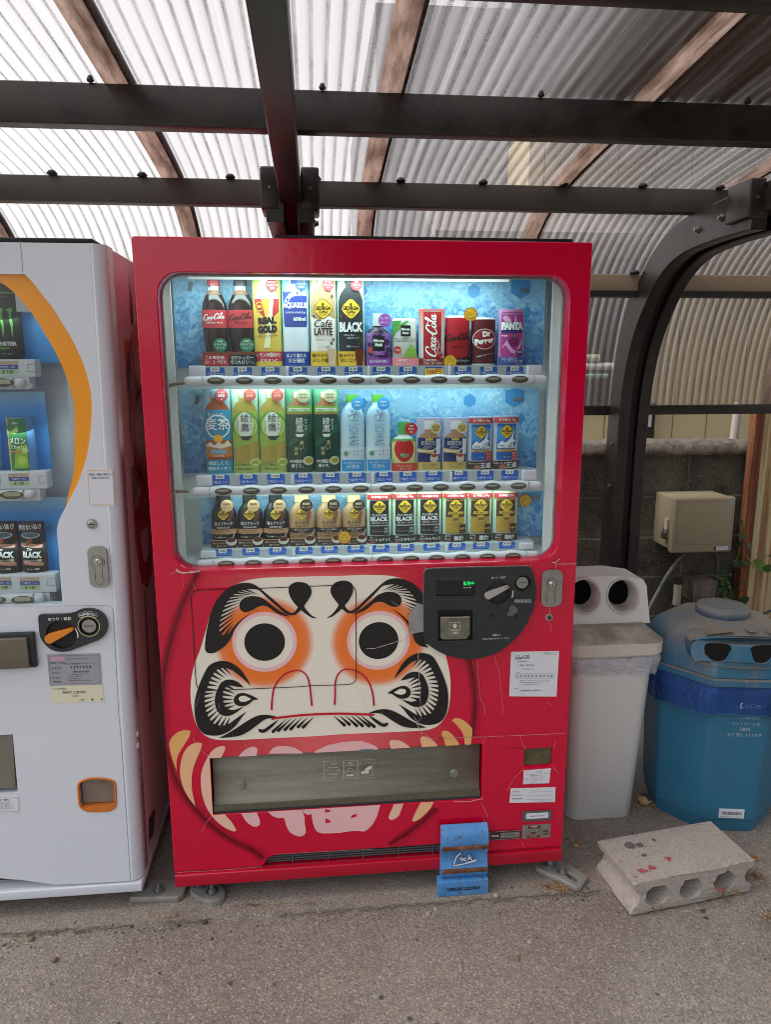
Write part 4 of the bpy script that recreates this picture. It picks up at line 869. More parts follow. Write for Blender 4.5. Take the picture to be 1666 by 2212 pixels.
for (x0, y0, x1, y1) in ((322, 675, 440, 675), (335, 675, 322, 745), (427, 675, 440, 745), (322, 745, 440, 745)): bs2.ribbon([zz3(x0, y0), zz3(x1, y1)], .0009, -.0129, PALE)
bs2.plate([zz3(x, y) for x, y in ((365, 735), (400, 735), (400, 710), (417, 710), (382, 684), (347, 710), (365, 710))][::-1], -.0130, PALE)
bx4 = [zz3(x, y) for x, y in ((335, 758), (434, 758), (434, 805), (335, 805))]; bs2.ribbon(bx4+[bx4[0]], .0009, -.0129, PALE); a, b = zz3(384, 781); bs2.text('1000', a, b, .0068, -.013, PALE, .03)
bs2.build('bill_slot', panel_)
lt = MB(); a, b = zz3(835, 207); lt.text('おつり・返却', a, b, .0062, -.0126, WLT, .02); a, b = zz3(815, 806); lt.text('お願い!!', a, b, .0062, -.0126, WLT, .02)
a, b = zz3(810, 842); lt.text('商品は1本毎に取り出してください', a, b, .0046, -.0126, WLT, .02, wmax=.077)
for x, s_ in ((1028, '500'), (1071, '100'), (1115, '50'), (1158, '10')):
    a, b = zz3(x, 452); e_ = ell(a, b, .0056, n=18); lt.ribbon(e_+[e_[0]], .0008, -.0126, WLT); lt.text(s_, a, b, .0038, -.0127, WLT, .03, wmax=.0085)
lt.build('panel_lettering', panel_)
sc4 = MB(); SCR = mat('scuff', '5b6166', .6, dirt=.5, ds=90)
sc4.plate([zz3(x, y) for x, y in ((960, 500), (1000, 498), (1035, 530), (1038, 560), (1020, 600), (940, 608), (925, 590), (950, 550))], -.01215, SCR)
sc4.plate([zz3(x, y) for x, y in ((985, 340), (997, 350), (990, 410), (975, 420))], -.01218, WLT); sc4.build('scuff_mark', panel_) if False else None
MB().plate([zz3(x, y) for x, y in ((960, 500), (1000, 498), (1035, 530), (1038, 560), (1020, 600), (940, 608), (925, 590), (950, 550))], -.01225, SCR).build('scuff_mark', panel_)
MB().plate([zz3(x, y) for x, y in ((985, 340), (997, 350), (990, 410), (975, 420))], -.01225, WLT).build('scuff_mark', panel_)
# lock plate, key lock
def lock(zf, box, cyl_, name, parent, hook=None, Y=-.009):
    (x0, z1_), (x1, z0) = FP(*zf(*box[:2]), Y), FP(*zf(*box[2:]), Y)
    r = min((x1-x0)*.32, .02); o_ = rrect(x0, z0, x1, z1_, r, 6)
    mb = MB(hook).prism(o_, Y, -.001, CHR); cx, cz_ = FP(*zf(*cyl_[:2]), Y); r1 = cyl_[2]
    k = (x1-x0)*.2; inner = [(cx+r1*math.cos(math.radians(a)), cz_+r1*math.sin(math.radians(a))) for a in range(-50, 231, 14)]
    inner += [(cx-k*.95, cz_-r1*1.0), (cx-k*.95, z0+.014), (cx-k*.5, z0+.008), (cx+k*.5, z0+.008), (cx+k*.95, z0+.014), (cx+k*.95, cz_-r1*1.0)]
    mb.ribbon(inner+[inner[0]], .0011, Y-.0003, mat('groove', '', 0))
    mb.cyl((cx, Y, cz_), (cx, Y-.004, cz_), r1*.72, n=24, m=CHR).cyl((cx, Y-.004, cz_), (cx, Y-.0065, cz_), r1*.5, r1*.38, n=24, m=mat('bright_steel', 'c9c9c9', .15, 1))
    mb.box(cx-.0012, cx+.0012, Y-.0069, Y-.0066, cz_-.004, cz_+.003, BLK); return mb.build(name, parent, bevel=.0012)
lock(z3, (1296, 132, 1495, 508), (1392, 272, .0145), 'lock_plate', VM)
a, b = FP(*z3(1362, 618)); kb = MB().cyl((a, -.0015, b), (a, -.004, b), .0105, n=24, m=TEAR).cyl((a, -.004, b), (a, -.006, b), .0088, n=24, m=CHR).cyl((a, -.006, b), (a, -.0075, b), .006, n=20, m=mat('dark_steel', '5a5a58', .35, .8)).box(a-.0007, a+.0007, -.0079, -.0076, b-.0035, b+.0035, BLK)
kb.build('key_lock', VM)
# white notice with serial number
def quad(zf, pts, Y=-.001): return [FP(*zf(x, y), Y) for x, y in pts]
class Lab:
    """local frame on a sticker: u 0..1 left-right, v 0..1 top-down"""
    def __init__(s, mb, q, y): s.q, s.mb, s.y = q, mb, y; s.w = math.dist(q[0], q[1]); s.rot = math.atan2(q[1][1]-q[0][1], q[1][0]-q[0][0])
    def at(s, u, v):
        q = s.q; return tuple((q[0][i]*(1-u)+q[1][i]*u)*(1-v)+(q[3][i]*(1-u)+q[2][i]*u)*v for i in (0, 1))
    def text(s, st, u, v, h, m=None, bold=.01, wmax=None, al='c'):
        a, b = s.at(u, v); s.mb.text(st, a, b, h, s.y-.0004, m or INK, bold, wmax*s.w if wmax else None, s.rot, al); return s
    def box(s, u0, v0, u1, v1, w_=.0006, m=None):
        p = [s.at(u0, v0), s.at(u1, v0), s.at(u1, v1), s.at(u0, v1)]; s.mb.ribbon(p+[p[0]], w_, s.y-.0003, m or INK); return s
    def line(s, u0, v0, u1, v1, w_=.0005, m=None): s.mb.ribbon([s.at(u0, v0), s.at(u1, v1)], w_, s.y-.0003, m or INK); return s
    def fill(s, u0, v0, u1, v1, m, dy=.0002): s.mb.plate([s.at(u0, v1), s.at(u1, v1), s.at(u1, v0), s.at(u0, v0)], s.y-dy, m); return s
PAPER = mat('white_paper', 'd5d6df', .5, dirt=.12, ds=25, dirtcol='a5a4a6')
def sticker(zf, pts, m, Y=-.0012, hook=None):
    q = quad(zf, pts, Y); mb = MB(hook).prism([q[3], q[2], q[1], q[0]], Y, Y+.0008, m); return mb, Lab(mb, q, Y)
mb, l = sticker(z3, [(970, 982), (1470, 973), (1443, 1447), (950, 1445)], PAPER)
a, b = l.at(.25, .125); script_logo(mb, a, b, .043, l.y-.0004, INK)
l.text('BOTTLERS JAPAN INC.', .26, .215, .0032, bold=.03, wmax=.4).text('故障・お問合せは', .34, .30, .0050, wmax=.37).text('こちらから →', .38, .385, .0046, wmax=.31)
l.text('自動販売機統一ステッカー', .82, .04, .0028, wmax=.32).box(.65, .015, .99, .07, .0004).text('管理番号', .16, .46, .0024)
for k, ch in enumerate('2215252768'): l.box(.105+.081*k, .485, .105+.081*(k+1), .60, .0005, mat('ink_grey', '77777c', .5)); l.text(ch, .145+.081*k, .543, .0072, bold=.035)
l.text('管理者名 コカ・コーラボトラーズジャパンベンディング株式会社', .52, .64, .0028, wmax=.8).text('連絡先住所 東京都港区赤坂九丁目7番1号 ミッドタウン・タワー', .51, .685, .0028, wmax=.78).text('受付電話番号 0800-919-0509 (9:00〜17:00)', .46, .735, .0028, wmax=.66).text('(無料)', .2, .765, .0022).text('ここの住所は', .13, .82, .0022).text('群馬県高崎市上豊岡町139', .45, .865, .0048, bold=.015, wmax=.58)
mb.build('notice_sticker', VM)
mb, l = sticker(z5, [(1258, 425), (1462, 408), (1450, 520), (1252, 528)], PAPER)
l.text('⚠ 警告', .58, .16, .0062, mat('ink_grey', '', 0), .02); l.box(.03, .32, .97, .97, .0005)
for k, s_ in enumerate(('転倒事故を防ぐために、', '上に乗らない、揺さぶら', 'ない、傾けないようにし', 'てください。')): l.text(s_, .24, .42+.15*k, .0036, al='l', wmax=.7)
a, b = l.at(.13, .65); e_ = ell(a, b, .0035, n=14); mb.ribbon(e_+[e_[0]], .0006, l.y-.0003, INK); mb.build('warning_sticker', VM)
mb, l = sticker(z5, [(1160, 560), (1498, 550), (1492, 662), (1150, 668)], PAPER)
for k, s_ in enumerate(('管 理 者 名', '連 絡 先 住 所', '連絡先電話番号')): l.text(s_, .05, .22+.25*k, .0042, al='l', wmax=.3); l.line(.38, .28+.25*k, .95, .28+.25*k)
l.text('自動販売機統一ステッカー', .75, .9, .0024, wmax=.38).box(.54, .83, .96, .97, .0004); l.text('松本ベンディング', .62, .2, .005, mat('ink_faint', 'a8a8ac', .5), 0, .4); mb.build('contact_sticker', VM)
mb, l = sticker(z5, [(1250, 732), (1468, 720), (1465, 798), (1247, 810)], mat('plate_grey', '6a6d70', .4, .5, dirt=.4, ds=60), -.003)
l.fill(.12, .22, .89, .76, PAPER); l.text('D7CSU36T6PBSC3★★', .5, .5, .0042, bold=.02, wmax=.7)
for u in (.05, .94): a, b = l.at(u, .5); mb.cyl((a, -.003, b), (a, -.0042, b), .0024, n=10, m=CHR)
mb.build('serial_plate', VM)
mb, l = sticker(z5, [(1250, 836), (1461, 825), (1458, 926), (1245, 938)], mat('plate_silver', '9a9a98', .4, .6, dirt=.4, ds=60), -.0015)
BRN = mat('ink_brown', '6b3526', .5); l.fill(.2, .04, .64, .3, BRN).text('SANDEN', .41, .12, .0042, PAPER, .03).text('自動販売機', .41, .24, .0022, PAPER, .02).fill(.16, .8, .64, .98, BRN).text('TOP10547277', .4, .89, .0025, PAPER, .02)
for k in range(6): l.line(.08, .38+.07*k, .45, .38+.07*k, .0003); l.line(.52, .38+.07*k, .92, .38+.07*k, .0003)
l.fill(.3, .55, .48, .68, BRN).fill(.75, .45, .93, .58, BRN).fill(.75, .68, .93, .78, BRN); mb.build('rating_plate', VM)
mb, l = sticker(z5, [(995, 885), (1237, 870), (1234, 938), (997, 952)], mat('plate_brown', '3d2320', .35, dirt=.2), -.002)
l.text('MCCB', .19, .52, .0062, PAPER, .04, .28).fill(.36, .22, .96, .8, mat('plate_silver', '', 0)).text('525-2768', .66, .52, .0062, INK, .0, .5); l.box(.02, .06, .98, .94, .0005, PAPER); mb.build('number_plate', VM)
# coin return
x0, x1, zb_, zt_ = cr4[0][0], cr4[1][0], cr4[3][1], cr4[0][1]
q = MB(); q.box(x0-.004, x1+.004, .045, .06, zb_-.004, zt_+.004, BLK).box(x0-.0025, x1+.0025, .022, .045, zb_-.003, zb_+.004, mat('tray_olive', '4d4a32', .3, dirt=.4, ds=40)); q.build('coin_return', VM)
MB().box(x0+.001, x1-.001, .008, .011, zb_+.001, zt_-.002, mat('coin_flap', '4f4a33', .12, dirt=.5, ds=35, dirtcol='75705a')).build('coin_flap', VM)
# pick-up opening with smoked flap
MB().box(px0-.01, px1+.01, .18, .19, pz0-.01, pz1+.01, mat('chute_grey', '6f7068', .5, dirt=.4, ds=10)).box(px0-.01, px1+.01, .051, .1795, pz0-.01, pz0-.004, BLK).box(px0-.01, px1+.01, .051, .1795, pz1+.004, pz1+.01, BLK).build('pickup_chute', VM)
t = NT('pickup_flap'); o = t.obj(); sx = t.n('ShaderNodeSeparateXYZ'); t.t.links.new(o, sx.inputs[0])
c = t.mix(t.ramp(t.noise(1, 5, .6, t.mapping((2, 2, 22))), [(.35, 0.), (.65, 1.)]), lin('686a60'), lin('87887c'))
c = t.mix(t.math('MULTIPLY', t.ramp(t.noise(150, 3), [(.55, 0.), (.65, 1.)]), .4), c, lin('96917c'))
FLP = t.done(t.bsdf(c, .2, 0, t.bump(t.noise(6, 2), .12, .003)))
ff = MB(); zf0, zf1 = pz0+.014, pz1-.004
R_ = []
for i in range(9): v = i/8; R_.append([(px0+.004, .006+.010*math.sin(v*2.2), zf0+(zf1-zf0)*v), (px1-.004, .006+.010*math.sin(v*2.2), zf0+(zf1-zf0)*v), (px1-.004, .012+.010*math.sin(v*2.2), zf0+(zf1-zf0)*v), (px0+.004, .012+.010*math.sin(v*2.2), zf0+(zf1-zf0)*v)])
ff.loft(R_, FLP); ff.box(px0+.004, px1-.004, .001, .0055, zf0-.004, zf0+.012, mat('flap_lip', '5e5b4a', .3, dirt=.5, ds=50, dirtcol='3b392e'))
for x, y in ((520, 1695), (982, 1672)):
    a = P(x, y, Y=.01); ff.cyl((a.x, .014, a.z), (a.x, .009, a.z), .014, .011, n=20, m=FLP).cyl((a.x, .009, a.z), (a.x, .0065, a.z), .006, .005, n=12, m=FLP)
flp = ff.build('pickup_flap', VM)
MB().box(px0+.001, px1-.001, .004, .02, pz0-.002, pz0+.009, mat('slot_lip', '34373a', .5, dirt=.4, ds=40)).build('slot_lip', VM)
lb = MB(); yy = -.0005
def fb(x0, y0, x1, y1): p = [FP(x, y, yy) for x, y in ((x0, y0), (x1, y0-1), (x1, y1-1), (x0, y1))]; lb.ribbon(p+[p[0]], .0008, yy+.0035, PALE); return Lab(lb, p, yy+.0036)
for (x0, y0, x1, y1, T) in ((700, 1646, 742, 1687, [('⚠ 注意', .12, .0052), ('商品は1本毎に', .33, .0045), ('取り出してください', .47, .0045), ('缶にアルミ製品の場合', .62, .0024), ('事故の原因になります', .70, .0024), ('容器の上で開けない', .88, .0024)]), (744, 1645, 771, 1684, [('商品の', .12, .0046), ('取り出し方', .25, .0046), ('手前に引いて', .42, .0024), ('取り出してください', .50, .0024)]), (773, 1643, 809, 1682, [])):
    l = fb(x0, y0, x1, y1)
    for s_, v, h in T: l.text(s_, .5, v, h, PALE, .02, .9)
l = fb(777, 1650, 804, 1678); k = l.at(.42, .72); lb.cyl((k[0]-.006, .0034, k[1]), (k[0]-.006, .0029, k[1]), .0045, n=14, m=PALE); lb.plate([(k[0]-.006, k[1]-.0035), (k[0]+.012, k[1]-.0035), (k[0]+.012, k[1]+.004), (k[0]-.006, k[1]+.004)], .0031, PALE).plate([(k[0]+.004, k[1]+.003), (k[0]+.016, k[1]+.008), (k[0]+.023, k[1]+.019), (k[0]+.012, k[1]+.019), (k[0]-.002, k[1]+.009)], .0030, PALE)
l = fb(747, 1668, 767, 1682); a = l.at(.3, .6); lb.plate(ell(a[0], a[1], .006, .003, 12), .003, PALE); a = l.at(.65, .6); lb.plate(ell(a[0], a[1], .005, .0035, 12), .003, PALE)
lb.build('pictogram', flp)
MB().box(FP(762, 0)[0], FP(838, 0)[0] if False else FP(806, 1622)[0], -.003, .004, pz1-.003, pz1+.003, mat('latch_grey', '63757c', .4)).build('latch', VM)
# ================================================================== SAMPLE DRINKS IN THE SHOW WINDOW
class Wrap:
    def __init__(s, cx, a, y, b, prof=None, zb=0, H=1):
        s.cx, s.a, s.y, s.b, s.prof, s.zb, s.H = cx, a, y, b, prof, zb, H; s.step = a/4; s.vstep = H/9 if prof else 0
    def r(s, z):
        if not s.prof: return s.a
        v = min(max((z-s.zb)/s.H, 0), 1)
        for (v0, r0), (v1, r1) in zip(s.prof, s.prof[1:]):
            if v0 <= v <= v1: return s.a*(r0+(r1-r0)*(v-v0)/max(v1-v0, 1e-6))
        return s.a*s.prof[-1][1]
    def __call__(s, x, z, y):
        r = s.r(z); d = min(abs(x-s.cx)/r, 1); bb = s.b*r/s.a
        return (x, s.y+s.b-bb*math.sqrt(1-d*d*.96)+y, z)
MUG = [(0, .9), (.04, .97), (.1, .98), (.2, .92), (.3, .93), (.44, 1), (.63, 1), (.7, .86), (.78, .52), (.83, .36), (.88, .31), (.881, .36), (1, .36)]
COLA = [(0, .86), (.1, .82), (.2, .84), (.3, .96), (.40, 1), (.63, 1), (.70, .94), (.76, .78), (.82, .56), (.86, .46), (.9, .43), (.901, .5), (1, .47)]
PET = [(0, .9), (.02, .97), (.1, 1), (.6, 1), (.7, .98), (.76, .9), (.81, .74), (.85, .52), (.87, .42), (.9, .4), (.9001, .47), (.99, .46)]
SML = [(0, .93), (.03, 1), (.55, 1), (.6, .98), (.68, .72), (.72, .42), (.76, .38), (.7601, .46), (1, .44)]
COF = [(0, .9), (.03, .97), (.1, 1), (.6, 1), (.68, .95), (.76, .76), (.82, .56), (.86, .5), (.8601, .56), (1, .54)]
CAN = [(0, .86), (.03, .95), (.04, .985), (.9599, .985), (.96, .985), (.97, .95), (1, .9)]
SLIM = [(0, .9), (.03, 1), (.96, 1), (1, .92)]
class Drink:
    def __init__(s, ri, x0, x1, yt, label, cat, group=None, Y=None, zb=None, shell=None, name=None, depth=.016, zbase=None, parent=None, hook=None):
        s.Y = YD if Y is None else Y
        ym = (yt+{0: 790, 1: 1018, 2: 1175}.get(ri, yt+60))/2
        X0, X1 = P(x0, ym, Y=s.Y).x, P(x1, ym, Y=s.Y).x; s.cx = (X0+X1)/2; s.a = (X1-X0)/2-.0006
        s.zb = SHELF_Z[ri] if zbase is None else zbase; s.H = P((x0+x1)/2, yt, Y=s.Y).z-s.zb; s.hook = hook
        s.t = thing(name or cat.replace(' ', '_'), (s.cx, s.Y+.01, s.zb), label, cat, group); s.depth = depth
        s.w = Wrap(s.cx, s.a, s.Y, depth, None, s.zb, s.H); s.n = 0
    def X(s, u): return s.cx+u*s.a
    def Z(s, v): return s.zb+v*s.H
    def poly(s, pts): return [(s.X(u), s.Z(v)) for u, v in pts]
    def sheet(s, m, name='sleeve'):
        """clear curved sleeve with printed card inside"""
        n = 14; mb = MB(s.hook); ring = lambda z: [(s.X(-1+2*k/n),)+s.w(s.X(-1+2*k/n), z, 0)[1:2]+(z,) for k in range(n+1)]+[(s.X(1), s.Y+s.depth+.003, z), (s.X(-1), s.Y+s.depth+.003, z)]
        mb.loft([ring(s.Z(0)), ring(s.Z(1))], m); mb.build(name, s.t); return s
    def solid(s, prof, m, name='bottle_body', cap=None, capm=None, a=None, u0=0, v0=0, vs=1.0, capname='cap'):
        """half-round moulded dummy following a profile (v, r)"""
        W_2 = Wrap(s.X(u0), (a or 1)*s.a, s.Y, s.depth, prof, s.Z(v0), s.H*vs); s.w = W_2
        def part(v_a, v_b, m_, nm):
            rr_ = [(v, r) for v, r in prof if v_a-1e-6 <= v <= v_b+1e-6]; R_ = []
            for v, r in rr_:
                z = W_2.zb+v*W_2.H; r *= W_2.a; bb = W_2.b*r/W_2.a; R_.append([(W_2.cx+r*math.sin(math.pi*(k/12-.5)*1.0), W_2.y+W_2.b-bb*math.cos(math.pi*(k/12-.5)), z) for k in range(13)]+[(W_2.cx+r, W_2.y+W_2.b+.004, z), (W_2.cx-r, W_2.y+W_2.b+.004, z)])
            MB(s.hook).loft(R_, m_).build(nm, s.t)
        if cap: part(0, cap-.0001, m, name); part(cap, 1, capm, capname)
        else: part(0, 1, m, name)
        return s
    def begin(s): s.mb = MB(s.hook); s.n += 1; return s
    def end(s, name): s.mb.build(name, s.t); return s
    def y(s): s.k = getattr(s, 'k', 0)+1; return -.0006-.00022*s.k
    def R(s, u0, v0, u1, v1, m): s.mb.plate([(s.X(u0), s.Z(v0)), (s.X(u1), s.Z(v0)), (s.X(u1), s.Z(v1)), (s.X(u0), s.Z(v1))], s.y(), m, s.w); return s
    def G(s, pts, m, sm=0): q = s.poly(pts); s.mb.plate(crom(q, 4) if sm else q, s.y(), m, s.w); return s
    def C(s, u, v, r, m, rz=None): s.mb.plate(ell(s.X(u), s.Z(v), r*s.a, (rz or r)*s.a, 20), s.y(), m, s.w); return s
    def ring(s, u, v, r, m, wd=.1, a0=0, a1=360): q = ell(s.X(u), s.Z(v), r*s.a, n=20, a0=a0, a1=a1); s.mb.ribbon(q+([q[0]] if a1-a0 >= 360 else []), wd*s.a, s.y(), m, s.w); return s
    def T(s, st, u, v, h, m, bold=.02, wm=1.85, **k): s.mb.text(st, s.X(u), s.Z(v), h*s.H, s.y(), m, bold, wm*s.a, wrap=s.w, **k); return s
    def L(s, pts, wd, m): s.mb.ribbon(crom(s.poly(pts), 4, False), wd*s.a, s.y(), m, s.w); return s
    def sil(s, prof, m, a=.9, v0=0., vs=1.):
        """printed bottle silhouette"""
        q = [(a*r, v0+vs*v) for v, r in prof]+[(-a*r, v0+vs*v) for v, r in reversed(prof)]; s.mb.plate(s.poly(q), s.y(), m, s.w); return s
    def badge(s, u, v, r, m, lines, tm, name='round_badge', rim=None):
        b_ = MB(s.hook); X, Z = s.X(u), s.Z(v); y = s.Y-.006; b_.cyl((X, y, Z), (X, y+.0015, Z), r*s.a, n=28, m=m)
        if rim: q = ell(X, Z, r*s.a*.93, n=24); b_.ribbon(q+[q[0]], .09*r*s.a, y-.0003, rim)
        for i, (st, dv, h) in enumerate(lines): b_.text(st, X, Z+dv*r*s.a, h*r*s.a, y-.0006, tm, .02, 1.7*r*s.a)
        b_.build(name, s.t); return s
i_ = ink
wht, drk, yel = i_('eef0f0'), i_('14161a'), i_('dfb93a')
def grad(nm, c0, c1, z0, z1_, rough=.35):
    if nm in MATS: return MATS[nm]
    t = NT(nm); g = t.n('ShaderNodeTexCoord'); s_ = t.n('ShaderNodeSeparateXYZ'); t.t.links.new(g.outputs['Generated'], s_.inputs[0])
    c = t.mix(t.math('MULTIPLY', t.noise(90, 4), .2), t.ramp(s_.outputs[2], [(z0, lin(c0)), (z1_, lin(c1))]), lin(c1)); MATS[nm] = t.done(t.bsdf(c, rough)); return MATS[nm]
def gdiamond(d, u, v, r, H2=None):
    k = r*d.a/d.H
    q = crom(d.poly([(u, v+k*1.05), (u-r*.58, v+k*.62), (u-r, v), (u-r*.58, v-k*.62), (u, v-k*1.05), (u+r*.58, v-k*.62), (u+r, v), (u+r*.58, v+k*.62)]), 2)
    d.mb.plate([(d.X(u)+(a-d.X(u))*1.05, d.Z(v)+(b-d.Z(v))*1.05) for a, b in q], d.y(), drk, d.w); d.mb.plate(q, d.y(), yel, d.w)
    d.C(u, v+k*.45, r*.13, i_('5a3a22'), r*.2); d.T('GEORGIA', u, v+k*.08, k*.4, drk, .03, r*1.75); d.T('Coffee', u, v-k*.3, k*.28, drk, .01, r*1.0, shear=.3); d.T('EST. 1975', u, v-k*.62, k*.14, drk, .0, r*.7)
COLM = mat('cola_dark', '1d0f0d', .12, dirt=.3, ds=60, dirtcol='4a2a20'); CLR = mat('clear_pet', 'a9bcc4', .15, dirt=.3, ds=60)
TA = i_('c3323c')
# ---- top row
for k, (x0, x1, nm, cm, tm, cardm, l1, l2) in enumerate(((434.5, 490.5, 'cola bottle with red cap and white script on its red label', mat('cap_red', 'b03038', .35), wht, i_('b5202e'), 'この爽快感。', 'コカ・コーラだけ。'), (491.5, 549, 'cola bottle with black cap and black script on its red label', mat('cap_black', '26282b', .35), drk, i_('25282c'), 'ゼロシュガー', 'ゼロカロリー。'))):
    d = Drink(0, x0, x1, 597, nm, 'bottle', 'contoured cola bottles', depth=.02); d.solid(COLA, COLM, cap=.901, capm=cm)
    d.begin().R(-.43, .845, .43, .898, CLR).G([(-.6, .80), (.6, .80), (.45, .85), (-.45, .85)], i_('7a553a')).end('neck')
    d.begin().R(-1, .43, 1, .63, TA); script_logo(d.mb, d.X(0), d.Z(.55), 1.75*d.a, d.y(), tm, .08, d.w, 1.25); d.k += 3; d.T('ORIGINAL TASTE' if k == 0 else 'ZERO SUGAR', 0, .487, .018, tm, .02, 1.4).end('label_band')
    d.w = Wrap(d.cx, d.a*1.04, d.Y-.006, .006); d.begin().R(-1.04, 0, 1.04, .145, cardm).G([(-1.04, .13), (1.04, .13), (1.04, .165), (.5, .158), (0, .168), (-.5, .158), (-1.04, .168)], i_('7c3a26')).T(l1, 0, .095, .042, wht, .02, 1.7).T(l2, 0, .045, .042, wht, .02, 1.8).end('slogan_card')
    d.badge(.42, .235, .55, i_('1d7d5c'), [('100%', .55, .28), ('リサイクル', .1, .36), ('ペット', -.4, .36)], wht)
d = Drink(0, 546, 608, 593, 'tall yellow sleeve card with a lemon vitamin drink and a red lower band', 'drink card'); d.sheet(grad('lemon_card', 'ddd45a', 'c3d468', .1, .9))
d.begin().sil(PET, i_('ecece0'), .86, .08, .9).G([(-.86, .12), (.86, .12), (.86, .74), (-.86, .74)], i_('e2bf4c')).G([(-.86, .64), (-.1, .52), (-.4, .74), (-.86, .74)], TA).G([(.2, .5), (.86, .6), (.86, .74), (.35, .74)], TA).G([(-.3, .2), (.15, .2), (.5, .74), (.28, .74)], i_('f6f0c0')).end('bottle_picture')
d.begin().T('REAL', 0, .5, .075, drk, .09, 1.35, rot=.06).T('GOLD', 0, .405, .085, drk, .09, 1.4, rot=.06).T('ビタミンローヤルパワー', 0, .33, .035, drk, .03, 1.4, rot=.06).ring(-.5, .65, .3, yel, .07).T('501', -.5, .65, .035, yel, .06).end('lettering')
d.begin().R(-1, .0, 1, .05, yel).R(-1, .05, 1, .16, TA).T('レモン50個分の', 0, .125, .05, wht, .04, 1.7).T('ビタミンC', .05, .06, .045, wht, .04, 1.2).end('slogan_strip')
d.badge(.42, .88, .43, TA, [('ゴクゴク', .5, .3), ('シャキッと', .0, .32), ('元気!', -.5, .34)], wht)
d = Drink(0, 609, 668, 594, 'tall pale blue sleeve card with a navy labelled sports drink bottle', 'drink card'); d.sheet(grad('sport_card', 'bfe0ee', '8ec9e6', .1, .9))
d.begin().sil(PET, i_('dfe8f2'), .88, .06, .93).G([(-.86, .46), (-.8, .43), (.8, .43), (.86, .46), (.86, .82), (-.9, .82)], i_('2c3f98')).L([(-.8, .66), (-.3, .78), (.85, .8)], .3, i_('b9d3ea')).G([(-.3, .9), (.5, .9), (.5, .99), (-.3, .99)], i_('2a4a9e')).end('bottle_picture')
d.begin().T('AQUARIUS', 0, .665, .075, wht, .04, 1.78).T('SUPERIOR HYDRATION', 0, .59, .02, wht, .0, 1.5).T('600ml', .3, .52, .045, wht, .03, 1.0).end('lettering')
d.begin().R(-1, 0, 1, .16, i_('1d3f9a')).T('水より優れた', 0, .115, .045, wht, .02, 1.5).T('水分補給', 0, .06, .05, wht, .02, 1.2).end('slogan_strip')
d.badge(.5, .9, .47, i_('2a4f9e'), [('アミノ酸', .45, .3), ('クエン酸', .0, .3), ('+BCAA', -.45, .26)], i_('c3d94a'))
for x0, x1, nm, body, low, big, tm, bc in ((669, 727.5, 'tall sleeve card with a milky brown latte bottle', 'b79570', 'efe9e4', ('Café', 'LATTE'), i_('4a3730'), ('北海道産', '生クリーム', '使用')), (729, 788, 'tall sleeve card with a black coffee bottle and huge white lettering', '2c3136', '2c3136', ('', 'BLACK'), wht, ('厳選', '深煎り豆', '使用'))):
    d = Drink(0, x0, x1, 594, nm, 'drink card', 'tall coffee bottle cards'); d.sheet(grad('card_'+big[1], 'bfe3d8', 'd8dfb2' if big[0] else 'bfe0d4', .1, .9))
    d.begin().sil(PET, i_(body), .92, .1, .88); 
    if big[0]: d.G([(-.9, .13), (.9, .13), (.9, .52), (.4, .55), (-.3, .5), (-.9, .55)], i_(low)).G([(-.34, .9), (.34, .9), (.34, .98), (-.34, .98)], i_('ccd6ce'))
    else: d.G([(-.34, .9), (.34, .9), (.34, .98), (-.34, .98)], i_('4b5a64'))
    gdiamond(d, 0, .63, .68); d.end('bottle_picture'); d.begin()
    if big[0]: d.T(big[0], 0, .47, .085, tm, .01, 1.4, shear=.25).T(big[1], 0, .38, .085, tm, .04, 1.4, sx=.8).T('北海道産生クリーム', 0, .29, .02, i_('6a564a'), 0, 1.3).T('コーヒー飲料', 0, .21, .022, i_('8a6a50'), 0, 1)
    else: d.T(big[1], 0, .43, .11, tm, .05, 1.75, sx=.8).T('味わい深く、', -.1, .34, .022, tm, 0, 1).T('心地よいコク', .1, .31, .022, tm, 0, 1).T('無糖/コーヒー', .1, .215, .022, tm, 0, 1.1)
    for (u, v) in ((.7, .77), (-.72, .55), (.75, .29), (.6, .25)): d.C(u, v, .08, i_('6a402c'), .12)
    d.end('lettering'); d.begin().R(-1, 0, 1, .16, i_('e8b93c')).T('軽やかな' if big[0] else '飲みやすく', -.25, .115, .045, drk, .03, 1.3).T('ミルク感' if big[0] else '深いコク', -.25, .06, .045, drk, .03, 1.3).G([(.25, .19), (.95, .19), (.85, 0), (.4, 0)], i_('d8b8a0' if big[0] else '6a2e1c')).end('slogan_strip')
    d.badge(.42, .89, .43, i_('c8414a'), [(bc[0], .45, .3), (bc[1], .0, .3), (bc[2], -.48, .24)], wht)
d = Drink(0, 791, 845, 677, 'small purple grape drink bottle with a white cap', 'bottle', depth=.018); d.solid(SML, grad('grape_body', '8f5fae', '3a1a3e', .1, .8), cap=.7601, capm=mat('cap_clear_white', 'c9d0d4', .3))
d.begin().R(-1, .1, 1, .62, i_('8d62ad'))
for u, v, r in ((-.7, .4, .2), (-.6, .25, .28), (.7, .45, .25), (.8, .3, .22), (.6, .2, .28), (.2, .19, .25), (-.3, .56, .2), (.1, .6, .18)): d.C(u, v, r, i_('4a2058'))
d.C(-.62, .3, .25, i_('c0483a')).R(-.5, .28, .5, .56, i_('1d1a20')).R(-.5, .2, .5, .28, i_('8a4fa6')).T('Minute', 0, .48, .065, wht, .04, .85).T('Maid', 0, .4, .065, wht, .04, .6).T('グレープ', 0, .255, .03, wht, .01, .8).T('ブレンド', 0, .22, .03, wht, .01, .8).end('label_band')
